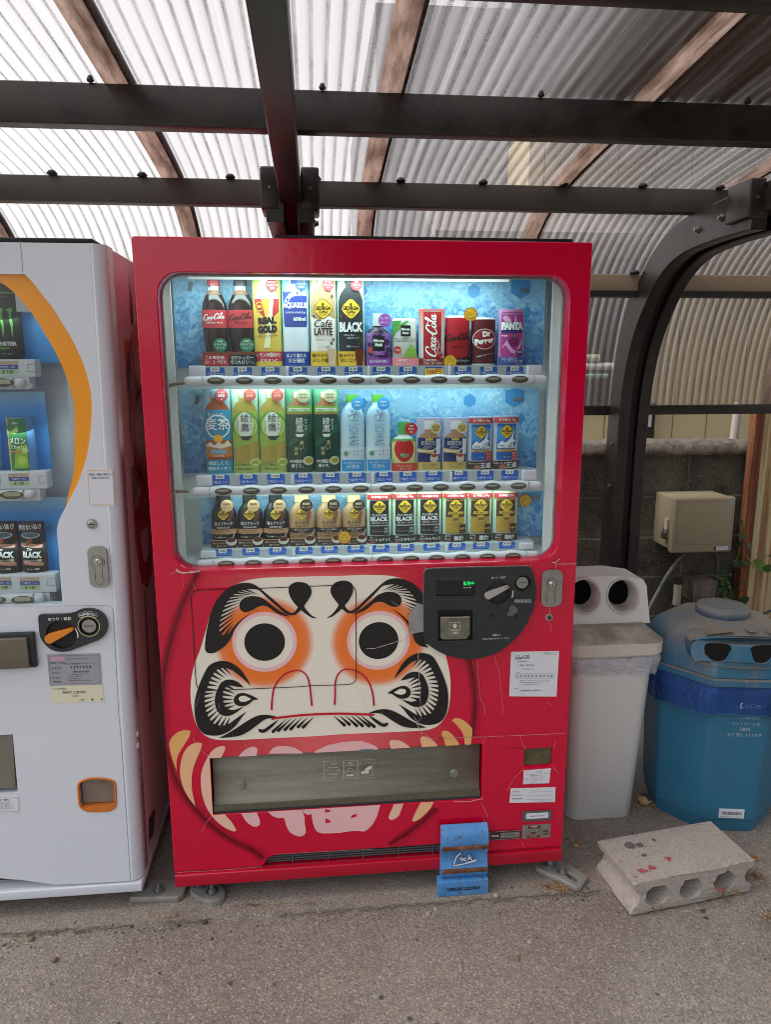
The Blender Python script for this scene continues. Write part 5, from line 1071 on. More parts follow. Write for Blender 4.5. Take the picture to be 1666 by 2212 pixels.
d.w = Wrap(d.cx, d.a*1.02, d.Y-.006, .006); d.begin().R(-1.02, 0, 1.02, .15, i_('8c3f9c')).T('1日不足分の鉄分', 0, .085, .06, wht, .03, 1.5).end('slogan_card')
d.badge(.5, .86, .52, i_('a04fb4'), [('スッキリ', .3, .36), ('おいしく', -.3, .36)], wht)
d = Drink(0, 848, 903, 688, 'short white and green can of aloe and grape juice', 'can', depth=.02); d.solid(CAN, i_('e6ece2'), 'can_body', cap=.96, capm=mat('can_rim_white', 'd9dedd', .3), capname='rim')
d.begin().G([(-1, .95), (-.3, .95), (-.7, .75), (-1, .55)], i_('4f9a48')).G([(-.9, .8), (.1, .95), (.3, .95), (-.8, .68)], i_('69ad52'))
for u, v, r in ((.3, .28, .25), (.7, .32, .25), (.5, .2, .25), (.85, .2, .2), (.1, .2, .22), (.5, .38, .2)): d.C(u, v, r, i_('8fc04e'))
d.R(-.35, .62, .42, .85, drk).T('Minute', .03, .77, .055, wht, .04, .7).T('Maid', .03, .69, .055, wht, .04, .5).T('アロエ&白ぶどう', 0, .54, .09, drk, .01, 1.85).C(-.62, .33, .3, TA).T('アロエ', -.62, .33, .04, wht, .02, .5).end('label_band')
d.w = Wrap(d.cx, d.a*1.06, d.Y-.006, .006); d.begin().R(-1.04, 0, 1.04, .17, i_('e8808c')).T('小腹満たしに', 0, .11, .065, wht, .02, 1.6).T('果実のおいしさビタミン入り', 0, .035, .03, wht, .01, 1.5).end('slogan_card')
d = Drink(0, 906, 963, 668, 'red sleeve card with white script running up a slim cola can', 'drink card'); d.sheet(grad('cola_card', 'd7dbe0', 'c8705c', .5, .95))
d.begin().sil(SLIM, i_('b3202c'), .68, .12, .86).R(-.62, .955, .62, .97, i_('b0b6ba')); script_logo(d.mb, d.X(-.02), d.Z(.55), .78*d.H, d.y(), wht, math.pi/2, d.w, 1.2); d.k += 3; d.T('ORIGINAL TASTE', .62, .52, .035, i_('7a1420'), .0, 2, rot=math.pi/2).C(.6, .2, .25, TA).T('飲みきり', .6, .22, .03, wht, 0, .4).end('can_picture')
d.begin().R(-1, 0, 1, .13, i_('8a2a26')).T('この爽快感〜', -.1, .095, .045, wht, .02, 1.4).T('コカ・コーラだけ', .1, .04, .045, wht, .02, 1.5).end('slogan_strip')
d = Drink(0, 964, 1018, 682, 'short red can with black script cut off at both sides', 'can', depth=.02); d.solid(CAN, i_('b8202e'), 'can_body', cap=.96, capm=MATS['can_rim_white'], capname='rim'); d.begin()
script_logo(d.mb, d.X(-.02), d.Z(.56), 2.0*d.a, d.y(), drk, .06, d.w, 1.4); d.k += 3; d.T('ZERO SUGAR', 0, .37, .035, i_('5a1018'), .04, 1.5).G([(-.1, .14), (1, .17), (1, .02), (-.2, .02)], drk).T('ゼロシュガー', .4, .1, .045, wht, .01, 1.1).end('can_print')
d = Drink(0, 1020.5, 1074, 686, 'short dark maroon can with slanted white lettering in an oval', 'can', depth=.02); d.solid(CAN, i_('5f1a24'), 'can_body', cap=.96, capm=MATS['can_rim_white'], capname='rim')
d.begin().C(0, .55, .96, i_('d9c9c9'), .82).C(0, .55, .9, i_('8e1f2e'), .76).T('Dr', .15, .66, .12, wht, .08, .8, rot=.15).T('Pepper', .02, .5, .15, wht, .08, 1.6, rot=.15).T('20種類以上のフルーツフレーバー', .1, .22, .03, wht, .01, 1.5, rot=.2).R(-.95, 0, .95, .035, MATS['can_rim_white']).end('can_print')
d = Drink(0, 1079, 1135, 668, 'violet sleeve card with a pink grape soda can, last in the top row', 'drink card'); d.sheet(grad('grape_card', 'c9a4cc', 'c58fc4', .2, .9))
d.begin().sil(SLIM, i_('b23a92'), .86, .03, .92).R(-.8, .9, .8, .93, i_('9a8aa8'))
for q in ([(-.85, .3), (-.4, .45), (.0, .3), (.4, .25), (.0, .22), (-.5, .36)], [(.2, .9), (.4, .7), (.3, .6), (.1, .75)], [(-.8, .85), (-.3, .7), (-.1, .78), (-.5, .88)], [(.85, .48), (.4, .3), (.1, .15), (.6, .3)]): d.G(q, i_('e2a6d8'), 1)
d.G([(-.85, .58), (.85, .58), (.85, .68), (-.85, .64)], i_('27357f')).C(.1, .42, .42, i_('7c2268'), .36).G([(-.1, .5), (.4, .56), (.25, .5)], i_('3f8a4a')).T('FANTA', .03, .7, .15, i_('27357f'), .16, 1.75).T('FANTA', 0, .7, .14, wht, .1, 1.7).T('grape', -.6, .52, .035, wht, .03, .5).C(.6, .22, .3, i_('5a2a6a')).T('果実', .6, .24, .04, wht, .02, .5).end('can_picture')
d.begin().R(-1, 0, 1, .15, i_('3c4f9e')).T('ひと口目から', -.2, .12, .042, wht, .02, 1.3).T('シュワッとぶどう感!', .15, .075, .042, wht, .02, 1.5).T('ファンタ', .5, .03, .03, wht, .02, .9).end('slogan_strip')
# ---- second row
def petcard(x0, x1, yt, nm, grp, bgm, bodyc, capc):
    d = Drink(1, x0, x1, yt, nm, 'drink card', grp); d.sheet(bgm); d.begin().sil(PET, i_(bodyc), .95, .12, .86).R(-.36, .9, .36, .97, i_(capc)).R(-.3, .86, .3, .9, i_(bodyc)); return d
d = petcard(441, 500, 841, 'tall sleeve card with a barley tea bottle, brown and turquoise with a white ring', None, grad('barley_card', '7fb2c4', '9cc4d6', .2, .9), 'a3542c', '6aaed0')
d.R(-.95, .4, .95, .76, i_('2d8fb4')).ring(0, .56, .86, wht, .1).C(0, .42, .36, i_('f2b632'), .3).G([(-.95, .34), (-.6, .38), (-.3, .34), (0, .38), (.4, .35), (.7, .4), (.95, .34), (.95, .3), (-.95, .3)], i_('e8dcc8')).G([(-.95, .2), (.95, .2), (.95, .33), (.2, .3), (-.95, .33)], i_('c9782c')).R(-.6, .24, .6, .29, i_('3a9ec0')).end('bottle_picture')
d.begin().T('やかんの、', -.05, .7, .05, wht, .0, 1.3).T('麦茶', 0, .59, .14, wht, .03, 1.7).T('カフェインゼロ', 0, .265, .035, wht, .01, 1.1).T('ミネラル', 0, .215, .03, wht, .01, .8).end('lettering')
d.begin().R(-1, 0, 1, .165, i_('2a93b6')).T('香ばしくて、', 0, .125, .045, wht, .02, 1.6).T('後味すっきり', 0, .06, .045, wht, .02, 1.7).end('slogan_strip'); d.badge(.4, .93, .48, i_('a8444a'), [('たっぷり', .45, .26), ('650', -.05, .5), ('ml', -.6, .2)], wht)
for x0, x1, nm in ((500.5, 559, 'tall sleeve card with a bright green tea bottle, the left one of its pair'), (559.5, 618, 'tall sleeve card with a bright green tea bottle, the right one of its pair')):
    d = petcard(x0, x1, 841, nm, 'bright green tea cards', grad('green_card', '93c49a', 'b4dcc0', .2, .9), 'b39f48', 'b9d8b4')
    d.G([(-.95, .3), (.95, .38), (.95, .74), (-.95, .72)], i_('9db84a')).ring(0, .58, .93, i_('62a040'), .16).ring(.05, .56, .8, i_('c9dc74'), .12).C(0, .58, .66, i_('dfe9da'), .95).G([(-.4, .445), (.4, .445), (.25, .395), (-.2, .395)], i_('2c3640')).L([(.3, .42), (.5, .45)], .1, i_('2c3640')).end('bottle_picture')
    d.begin().T('綾', 0, .66, .1, i_('2b323c'), .0).T('鷹', 0, .55, .1, i_('2b323c'), .0).T('あやたか', .48, .6, .04, i_('3c4a3a'), .0, vert=True).T('上林春松本店', -.55, .58, .022, i_('3c4a3a'), 0, vert=True).T('豊かなうまみと', .15, .25, .018, i_('4a5a3a'), 0, vert=True).T('かろやかな後味', -.1, .25, .018, i_('4a5a3a'), 0, vert=True).end('lettering')
    d.begin().R(-1, 0, 1, .12, i_('a9bc62')).C(.7, .13, .42, i_('cfdc8c'), .3).C(.7, .13, .3, i_('a9a83c'), .16).T('まるで淹れたて', -.2, .1, .035, drk, .01, 1.4).T('一杯目の味わい', -.15, .05, .035, drk, .01, 1.5).end('slogan_strip'); d.badge(.45, .93, .46, i_('b0504a'), [('たっぷり', .45, .28), ('650', -.1, .5)], i_('d8a890'))
for x0, x1, nm in ((618.5, 676.5, 'tall scalloped card with a dark green strong tea bottle, left of its twin'), (677.5, 733, 'tall card with a dark green strong tea bottle, beside the clear water bottles')):
    d = petcard(x0, x1, 841, nm, 'dark green tea cards', grad('dark_green_card', '3f7a62', '5fa07c', .3, .9), 'b47c52', 'c9d6cc')
    d.R(-.95, .72, .95, .8, i_('7fae48')).R(-.8, .74, .8, .775, i_('dfe6d4')).G([(-.95, .16), (.95, .16), (.95, .7), (-.95, .7)], i_('1f4638')).G([(-.9, .3), (.9, .5), (.9, .6), (-.9, .36)], i_('2c6248')).end('bottle_picture')
    d.begin().T('内臓脂肪を 皮下脂肪を', 0, .757, .022, drk, .02, 1.5).T('綾', 0, .62, .09, wht, .0).T('鷹', 0, .53, .09, wht, .0).G([(-.35, .465), (.35, .465), (.2, .43), (-.2, .43)], wht).T('あやたか', .48, .58, .032, wht, 0, vert=True).T('濃い', .12, .33, .055, i_('d8cfa0'), 0, vert=True).T('緑茶', -.3, .26, .05, i_('d8cfa0'), 0, vert=True).end('lettering')
    d.begin().R(-1, 0, 1, .16, i_('1c4234')).C(.62, .14, .4, i_('c9cfa4'), .35).C(.62, .14, .28, i_('b0a038'), .2).T('Wの脂肪を', -.25, .135, .045, wht, .03, 1.2).T('減らす。', -.25, .08, .045, wht, .03, .9).end('slogan_strip'); d.badge(.35, .92, .5, i_('a8a588'), [('抹茶2倍の', .25, .28), ('濃い旨み', -.2, .28)], i_('2c3a2c'))
for x0, x1, nm in ((734.5, 789.5, 'clear water bottle with green cap, next to the dark green tea cards'), (790.5, 845, 'clear water bottle with green cap, next to the small apple juice bottle')):
    d = Drink(1, x0, x1, 852, nm, 'bottle', 'clear water bottles', depth=.02); d.solid(PET, grad('water_body', 'd3e6ee', 'a9cbe0', .35, .8, .12), cap=.9001, capm=mat('cap_green', '57a834', .35))
    d.begin()
    for k in range(7):
        th = 2*math.pi*k/7; r = .42; ar = d.a/d.H; d.G([(0, .74), (r*math.cos(th-.25)*.6, .74+r*ar*math.sin(th-.25)*.6), (r*math.cos(th), .74+r*ar*math.sin(th)), (r*math.cos(th+.25)*.6, .74+r*ar*math.sin(th+.25)*.6)], i_('dfeefa' if k % 2 else '7aa6cf'))
    d.T('I LOHAS', .1, .5, .13, i_('7fa8cc'), .0, 2.2, rot=-math.pi/2, w=.33*d.H).end('embossing')
    d.begin().R(-1, .155, 1, .31, i_('dbe9f2'))
    for k in range(8):
        th = 2*math.pi*k/8; r = .28; ar = d.a/d.H; d.G([(-.55, .235), (-.55+r*math.cos(th-.5)*.5, .235+r*ar*math.sin(th-.5)*.5), (-.55+r*math.cos(th), .235+r*ar*math.sin(th)), (-.55+r*math.cos(th+.1)*.7, .235+r*ar*math.sin(th+.1)*.7)], i_('3f9a4c'))
    d.T('い・ろ・は・す', .25, .265, .04, drk, .01, 1.1).T('日本の天然水', .3, .22, .018, i_('4a6a8a'), 0, .9).end('label_band')
    d.w = Wrap(d.cx, d.a*1.04, d.Y-.006, .006); d.begin().R(-1, 0, 1, .165, i_('c4e2f2')).R(-.93, .01, .93, .155, i_('2596d8')).T('私と地球にやさしい', 0, .12, .028, wht, .0, 1.5).T('天然水', 0, .07, .055, wht, .01, 1.3).end('slogan_card')
    d.badge(.4, .88, .5, i_('3f9ad8'), [('日本の', .28, .32), ('天然水', -.28, .32)], wht)
d = Drink(1, 846.5, 901, 913, 'small apple juice bottle with green cap and a big red apple on its label', 'bottle', depth=.018); d.solid(SML, i_('c9d8d0'), cap=.7601, capm=mat('cap_green_light', '4fb054', .35))
d.begin().R(-1, .12, 1, .62, i_('dfe09c')).R(-1, .6, 1, .66, i_('5f9a4c')).G([(0, .6), (-.5, .63), (-.78, .5), (-.65, .3), (-.2, .19), (.2, .19), (.65, .3), (.78, .5), (.5, .63)], i_('c8282c'), 1).T('Qoo', .02, .32, .11, i_('e8f0d8'), .14, .95).T('Qoo', .02, .32, .1, i_('2f7a4a'), .05, .9).end('label_band')
d.w = Wrap(d.cx, d.a*1.04, d.Y-.006, .006); d.begin().R(-1.03, 0, 1.03, .16, i_('c8322e')).T('ぎゅっとしぼった', 0, .11, .045, i_('f2dca0'), .01, 1.3).T('おいしさ', .05, .05, .05, i_('f2dca0'), .02, 1.0).end('slogan_card'); d.badge(.52, .87, .5, i_('c8303c'), [('管理', .45, .32), ('栄養士', .0, .34), ('推奨', -.5, .26)], wht)
for x0, x1, nm in ((900.5, 955, 'lilac sleeve card with a navy labelled milk tea bottle, beside the apple juice'), (957, 1011.5, 'lilac sleeve card with a navy labelled milk tea bottle, beside the blue coffee cans')):
    d = Drink(1, x0, x1, 903, nm, 'drink card', 'milk tea cards'); d.sheet(grad('lilac_card', 'c2c8de', 'b4b6d4', .2, .9))
    d.begin().sil(SML, i_('b48a6c'), .9, .1, .86).G([(-.42, .78), (.42, .78), (.4, .95), (-.4, .95)], i_('d9dde4')).G([(-.9, .16), (.9, .16), (.9, .62), (-.9, .62)], i_('1f2e68')).R(.55, .3, .9, .6, i_('d7d9de')).G([(-.9, .34), (.4, .3), (.4, .38), (-.9, .42)], i_('c9b06a')).L([(-.9, .38), (0, .36), (.9, .46)], .07, wht).C(.4, .23, .35, i_('d8c4b4'), .4).C(.4, .28, .25, i_('a84a38'), .14).G([(-.3, .57), (-.33, .63), (-.15, .6), (0, .64), (.13, .6), (.3, .63), (.28, .57)], i_('d9b85a')).end('bottle_picture')
    d.begin().T('紅茶花伝', -.1, .52, .08, wht, .0, 1.1).T('ロイヤル', -.1, .46, .03, wht, 0, .6).T('ミルクティー', -.1, .43, .03, wht, 0, .8).T('国産牛乳', -.3, .33, .035, drk, 0, .6).T('100%', -.3, .29, .03, drk, 0, .5).end('lettering')
    d.begin().R(-.97, 0, .97, .15, i_('cdb264')).T('ミルクに本気の', 0, .105, .045, drk, .01, 1.3).T('ミルクティー', 0, .05, .045, drk, .01, 1.1).end('slogan_strip'); d.badge(.5, .81, .42, i_('c9b458'), [('国産牛乳', .22, .34), ('100%', -.32, .32)], i_('2a3a6a'), rim=wht)
def cancard(ri, x0, x1, yt, nm, grp, bg, body, deco):
    d = Drink(ri, x0, x1, yt, nm, 'drink card', grp); d.sheet(bg); d.begin().sil(SLIM, i_(body), .76, .17, .7); d.R(-.72, .855, .72, .875, i_('aab2b4')); deco(d); d.end('can_picture')
    d.begin().G([(-1, .88), (1, .88), (.96, .93), (1, .975), (-1, .975), (-.96, .93)], i_('b8343a')).T('お手軽な170g', 0, .928, .06, wht, .03, 1.75).end('top_banner'); return d
def emer(d):
    d.G([(-.76, .5), (-.5, .56), (-.2, .52), (.2, .6), (.5, .66), (.55, .6), (.76, .58), (.76, .8), (-.76, .8)], i_('3f8fd0')).G([(-.76, .44), (-.4, .54), (-.1, .5), (.3, .58), (.62, .72), (.5, .58), (.76, .52), (.3, .5), (0, .42), (-.3, .46)], i_('e4ecf4')); gdiamond(d, 0, .71, .5)
    d.T('EMERALD', 0, .475, .05, wht, .05, 1.3).T('MOUNTAIN', 0, .42, .05, wht, .05, 1.45).R(-.76, .33, .76, .38, i_('c9a874')).T('高級豆×牛乳100%', 0, .355, .028, drk, .01, 1.2).T('コーヒー', .1, .23, .03, wht, 0, .7).R(.4, .16, .9, .34, i_('b8343a')).T('高級豆と', .65, .3, .025, wht, 0, .45).T('牛乳の', .65, .25, .025, wht, 0, .4).T('バランス', .65, .2, .025, wht, 0, .45)
for x0, x1, yt, nm in ((1012.5, 1066, 901, 'sleeve card with a blue mountain coffee can, left of its twin'), (1067, 1122, 899, 'sleeve card with a blue mountain coffee can, last in the middle row')):
    d = cancard(1, x0, x1, yt, nm, 'blue coffee can cards', grad('pale_blue_card', 'c4ccd8', 'b9c4dc', .2, .9), '2766b4', emer)
    d.begin().R(-1, 0, 1, .155, i_('3a241e')).T('缶コーヒーの', -.5, .115, .035, wht, .02, .9).T('王道', .4, .08, .11, wht, .05, 1.0).C(-.3, .04, .25, i_('a8684a'), .2).end('slogan_strip')
# ---- third row
for k, (x0, x1) in enumerate(((454, 510.5), (511, 567.5), (568, 623), (623.5, 681), (683, 739), (739.5, 792))):
    bl = k < 3; sit = ['leftmost', 'middle', 'rightmost'][k % 3]
    nm = ('%s of the three black coffee bottles with tan round badges' if bl else '%s of the three tan coffee bottles with dark round badges') % sit
    d = Drink(2, x0, x1, 1072, nm, 'bottle', 'black coffee bottles' if bl else 'tan coffee bottles', depth=.02)
    d.solid(COF, mat('coffee_body_black', '1f2225', .25, dirt=.2) if bl else mat('coffee_body_tan', 'b58f66', .3, dirt=.2), cap=.8601, capm=mat('cap_dark', '1b2224', .35) if bl else mat('cap_cream', 'd9c78c', .35))
    d.begin().L([(.35, .8), (.6, .66), (.4, .5)], .28, i_('6a3526' if bl else '8a5440')); gdiamond(d, 0, .64, .42)
    tm = wht if bl else i_('3a2a26'); d.T('香るブラック' if bl else '香る微糖', 0, .465, .07, tm, .01, 1.4).T('猿田彦珈琲 監修', 0, .39, .035, tm, .0, 1.0).R(-1, .26, 1, .355, i_('b98f66' if bl else '33221f')).T('淹れたてのような香りと', 0, .325, .03, drk if bl else wht, 0, 1.2).T('深いコク', 0, .285, .028, drk if bl else wht, 0, .6).T('ブラック無糖/コーヒー' if bl else 'コーヒー飲料', -.3, .2, .035, tm, 0, 1.0).end('label_band')
    d.w = Wrap(d.cx, d.a*1.02, d.Y-.006, .006); d.begin().R(-1, 0, 1, .145, i_('3a2622')).R(-1, .145, 1, .16, i_('c09a74')).C(.6, .13, .42, i_('d9d4cc'), .34).C(.6, .16, .35, i_('5a2c1e'), .2).L([(.7, .2), (.95, .33)], .08, i_('b9b6b0')).T('淹れたてのような', -.3, .1, .035, i_('e8d8c0'), .01, 1.2).T('香りとコク', -.15, .045, .035, i_('e8d8c0'), .01, .9).end('slogan_card')
    d.badge(.36, .82, .48, i_('c9a578' if bl else '2f2420'), [('高級豆', .28, .38), ('ブレンド', -.3, .34)], i_('2c201c') if bl else i_('e0c49c'))
def plat(d):
    gdiamond(d, 0, .73, .52); d.T('PLATINUM', 0, .565, .045, i_('c9cdd0'), .02, 1.35).T('BLACK', 0, .49, .085, i_('e0e4e6'), .05, 1.4).T('無糖  香ばしい深い味', 0, .415, .035, wht, .0, 1.2).R(-.72, .35, .72, .375, i_('9a9da0')).T('ブラックコーヒー', -.1, .25, .035, i_('b8babc'), 0, 1.1).R(.3, .16, .78, .34, i_('3a4a4c')).T('高級', .54, .3, .03, wht, 0, .4).T('100%', .54, .24, .03, wht, 0, .4)
def gold(d):
    d.R(-.76, .5, .76, .82, i_('3f3022'))
    for k in range(14): d.C(-.6+.095*k, .56+.05*((k*7) % 5), .08, i_('5c452e'), .05)
    gdiamond(d, 0, .73, .52); d.T('GOLDEN', 0, .585, .06, yel, .05, 1.4).T('DRIP', 0, .52, .05, yel, .05, .8).T('微糖', 0, .455, .05, drk, .02, .5).T('深いコクと香り', 0, .37, .03, drk, 0, 1.0).T('プラチナ焙煎豆', 0, .32, .025, drk, 0, 1.0).R(.35, .17, .85, .35, i_('1f1c18')).T('60%', .6, .27, .045, yel, .02, .45).T('オフ', .6, .21, .03, yel, 0, .4)
for k, (x0, x1, yt) in enumerate(((792.5, 847.5, 1066), (848, 901.5, 1065), (902, 956, 1064), (957, 1010.5, 1063), (1011, 1065, 1062.5), (1066, 1120, 1062))):
    pl = k < 3; sit = ['leftmost', 'middle', 'rightmost'][k % 3]
    d = cancard(2, x0, x1, yt, ('%s of the three sleeve cards with black coffee cans' if pl else '%s of the three sleeve cards with golden coffee cans') % sit, 'black coffee can cards' if pl else 'golden coffee can cards', grad('sleeve_mint', 'b4cfc8', 'c9dfb4', .3, .95), '1c1f22' if pl else 'b8953c', plat if pl else gold)
    d.begin().R(-1, 0, 1, .155, i_('2a2420')).T('深い' if pl else 'コクを', -.62, .125, .035, wht, .02, .6).T('コクで' if pl else '楽しむ', -.62, .07, .035, wht, .02, .6).T('シャキッと' if pl else '微糖', .28, .08, .07 if pl else .1, wht, .05, 1.25).C(-.6, .02, .22, i_('8a4a30'), .1).end('slogan_strip')
# smiley price spots: stuck to the shelf front and picture
def smiley(x, y, r, Y, lab):
    p = P(x, y, Y=Y); R_ = (P(x+r, y, Y=Y).x-p.x); mb = MB().cyl((p.x, Y, p.z), (p.x, Y+.001, p.z), R_, n=28, m=i_('f2c52e')); q = ell(p.x, p.z, R_*.95, n=28); mb.ribbon(q+[q[0]], R_*.1, Y-.0004, i_('c23a2a'))
    mb.text('ニコニコ', p.x, p.z+R_*.4, R_*.3, Y-.0006, i_('a83424'), .02, R_*1.4, rot=.15).text('プライス', p.x, p.z+R_*.02, R_*.3, Y-.0006, i_('a83424'), .02, R_*1.3, rot=.15)
    q = ell(p.x, p.z-R_*.1, R_*.6, R_*.5, n=12, a0=205, a1=345); mb.ribbon(q, R_*.09, Y-.0006, i_('a83424'))
    mb.build('price_spot', base=(p.x, Y, p.z), label=lab, cat='sticker', group='round yellow smiley price spots')
smiley(1017, 680, 14.5, .1, 'yellow smiley spot above the gap between the short red and maroon cans')
smiley(973, 781.5, 14.5, .1, 'yellow smiley spot at the foot of the short red can in the top row')
smiley(744.5, 1161, 14.2, .1, 'yellow smiley spot between two tan coffee bottles in the bottom row')
smiley(1135, 1081.5, 13.8, .168, 'yellow smiley spot on the ice picture right of the golden cans')
# lamps hidden behind the upper two rails
for ri in (0, 1):
    z = SHELF_Z[ri]-.05; area(.57, .1, z, .8, .02, .42, .35)
# ================================================================== WHITE VENDING MACHINE
WHM = mat('white_enamel', 'd2d7e1', .2, dirt=.05, ds=3, dirtcol='b5bac2', fine=.03)
XR = lambda z: -.091+.0155*(z-.07)
wv = thing('vending_machine', (-.62, .3, .06), 'white drinks vending machine with an orange arc around its window', 'vending machine'); WV = wv
hk = lambda q: Vector((q.x+.0155*(q.z-.07), q.y, q.z))
XL = -1.16; zt = FP(0, 524)[1]; zt = 1.812
wb_ = (FP(300, 1900)[1]+FP(40, 1918)[1])/2; zbase = FP(308, 1922)[1]
cur = [w5(510, 1330), w5(490, 1100), w5(475, 850), w5(463, 730), w5(475, 650), w5(500, 590), w5(535, 530), w5(580, 440), w5(630, 340), w5(680, 200), w5(710, 100), w5(735, 0), w4(770, 2100), w4(800, 1950), w4(820, 1800), w4(828, 1650), w4(825, 1500), w4(800, 1360), w4(760, 1220), w4(700, 1080), w4(640, 960), w4(560, 830), w4(480, 700), w4(400, 600), w4(300, 470), w4(225, 392)]
curP = crom([FP(*p) for p in cur], 3, False)
hole = [(-1.02, curP[0][1])]+curP+[(-1.02, curP[-1][1])]
# lower panels visible as seams only
fl0 = [FP(*w6(0, 332)), FP(*w6(78, 332)), FP(*w6(110, 690)), FP(*w6(0, 690))]
XW = FP(*w6(-150, 500))[0]
pkw = [(-.75, fl0[2][1]), (fl0[2][0], fl0[2][1]), (fl0[1][0], fl0[1][1]), (-.75, fl0[1][1])]
rsl = crom([FP(*w6(*p)) for p in ((480, 650), (490, 625), (540, 603), (600, 600), (660, 606), (700, 622), (706, 650), (710, 740), (700, 780), (660, 798), (540, 800), (495, 775), (487, 740))], 2)
def dx(z): return XR(z)-.032
dz0 = FP(150, 1910)[1]; dtop = zt
outer_ = [(XL, dz0), (FP(60, 1895)[0], dz0+.02), (FP(125, 1905)[0], dz0), (dx(dz0), dz0), (dx(zt), zt), (XL, zt)]
outer_ = [(XL, FP(*w6(0, 1212))[1]), FP(*w6(0, 1212)), FP(*w6(130, 1222)), FP(*w6(250, 1240)), FP(*w6(345, 1252)), FP(*w6(500, 1246)), (dx(dz0), FP(*w6(800, 1228))[1]), (dx(zt), zt), (XL, zt)]
zd = outer_[6][1]
MB().prism(outer_, 0, .04, WHM, holes=(hole, pkw, rsl)).build('door', WV, bevel=.0015)
ed = MB(); R_ = []
for z in (zd, .5, 1.0, 1.5, zt):
    x = XR(z); R_.append([(x-.0315+.0315*math.sin(k*math.pi/16), .0315-.0315*math.cos(k*math.pi/16), z) for k in range(9)]+[(x, .075, z), (x-.0315, .075, z)])
ed.loft(R_, WHM).build('door_edge', WV)
sd_ = MB(hk); sd_.box(XL, -.0925, .079, .72, zbase+.004, zt-.004, WHM, .004) if False else None
WSD = mat('white_side_enamel', 'e2e2e4', .5, dirt=.12, ds=4, dirtcol='b0aaa6')
cb = MB(hk).box(XL, -.0925, .30, .72, zbase+.02, zt-.004, WSD).box(-.16, -.0925, .079, .2995, zbase+.02, zt-.004, WSD).box(XL, -.1605, .079, .2995, 1.66, zt-.004, WHM).box(XL, -.1605, .14, .2995, zbase+.02, .86, WHM)
cb.build('cabinet', WV)
MB(hk).box(XL, -.091, -.006, .7, zbase, FP(*w6(870, 1232))[1], WHM, .003).build('base', WV)
MB(hk).box(XL, -.118, .004, .3, zt+.001, zt+.012, BLK, .003).build('top_seal', WV)
MB().box(-.8, FP(*w6(330, 1250))[0], .041, .08, zbase+.04, zd+.06, mat('vent_dark', '4b4f54', .6, dirt=.4, ds=50)).box(-.8, -.43, .03, .0405, zd+.004, zd+.008, CHR).box(-.8, -.43, .03, .0405, zd+.016, zd+.020, CHR).build('ventilation_grille', WV)
SG = mat('seam_grey', '8f95a0', .6)
for q in ([FP(*w5(*p)) for p in ((0, 1334), (500, 1332), (870, 1328), (905, 1340), (918, 1370), (940, 1750), (965, 2212))]+[FP(*w6(*p)) for p in ((745, 400), (800, 1232))], [FP(*w4(*p)) for p in ((183, 92), (207, 385))]):
    MB().ribbon(q, .0014, -.0004, SG).build('panel_seam', WV)
# side markings
def side(mb, pts, m, xo=.0008):
    q = [P(*zf, X=XR(1)) for zf in pts]; V = [(XR(p.z)+xo-(.0015), p.y, p.z) for p in q]; mb.add(V, [tuple(range(len(V)))], m)
SR, SO = ink('b52a3a'), ink('d9781e')
def sideshape(pts, m, nm='side_marking'):
    q = [P(*p, X=XR(1)) for p in pts]; MB().add([(XR(p.z)-.0015, p.y, p.z) for p in q], [tuple(range(len(q)))], m).build(nm, WV)
sideshape([w4(1110, 290), w4(1148, 302), w4(1178, 850), w4(1154, 846)], SR)
sideshape([w4(1150, 303), w4(1186, 315), w4(1220, 850), w4(1182, 850)], ink('9a8f80'))
sideshape([w4(1092, 988), w4(1162, 992), w4(1172, 2000), w4(1150, 1700)], SO)
sideshape([w5(1058, 205), w5(1118, 190), w5(1112, 1070), w5(1095, 700)], SO)
sideshape([w5(1180, 1200), w5(1196, 1215), w5(1262, 2200), w5(1240, 2200)], SR)
def sidetext(ch, p, hgt, wid):
    c = P(*p, X=XR(1)); mb = MB(); mb.text(ch, 0, 0, wid, 0, SR, .06, rot=0, w=hgt)
    mb.v = [(XR(c.z-u)-.0012, c.y+v, c.z-u) for u, _, v in mb.v]; mb.f = [tuple(reversed(f)) for f in mb.f]; mb.build('side_lettering', WV)
for ch, p, h in (('O', w4(1232, 1240), .26), ('O', w4(1246, 1790), .3), ('X', w5(1165, 370), .22), ('D', w5(1185, 850), .26)): sidetext(ch, p, h, .2)
for a in (w6(842, 328), w6(846, 397)):
    p = P(*a, X=XR(.6)); MB().cyl((XR(p.z)-.001, p.y, p.z), (XR(p.z)+.004, p.y, p.z), .009, n=14, m=PAPER).build('hole_plug', WV)
q = [P(*w6(*a), X=XR(.3)) for a in ((915, 850), (955, 780), (950, 940), (922, 990))]; MB().add([(XR(p.z)-.001, p.y, p.z) for p in q], [(0, 1, 2, 3)], mat('grey_plate', '55504e', .5, dirt=.4, ds=40)).build('side_plate', WV)
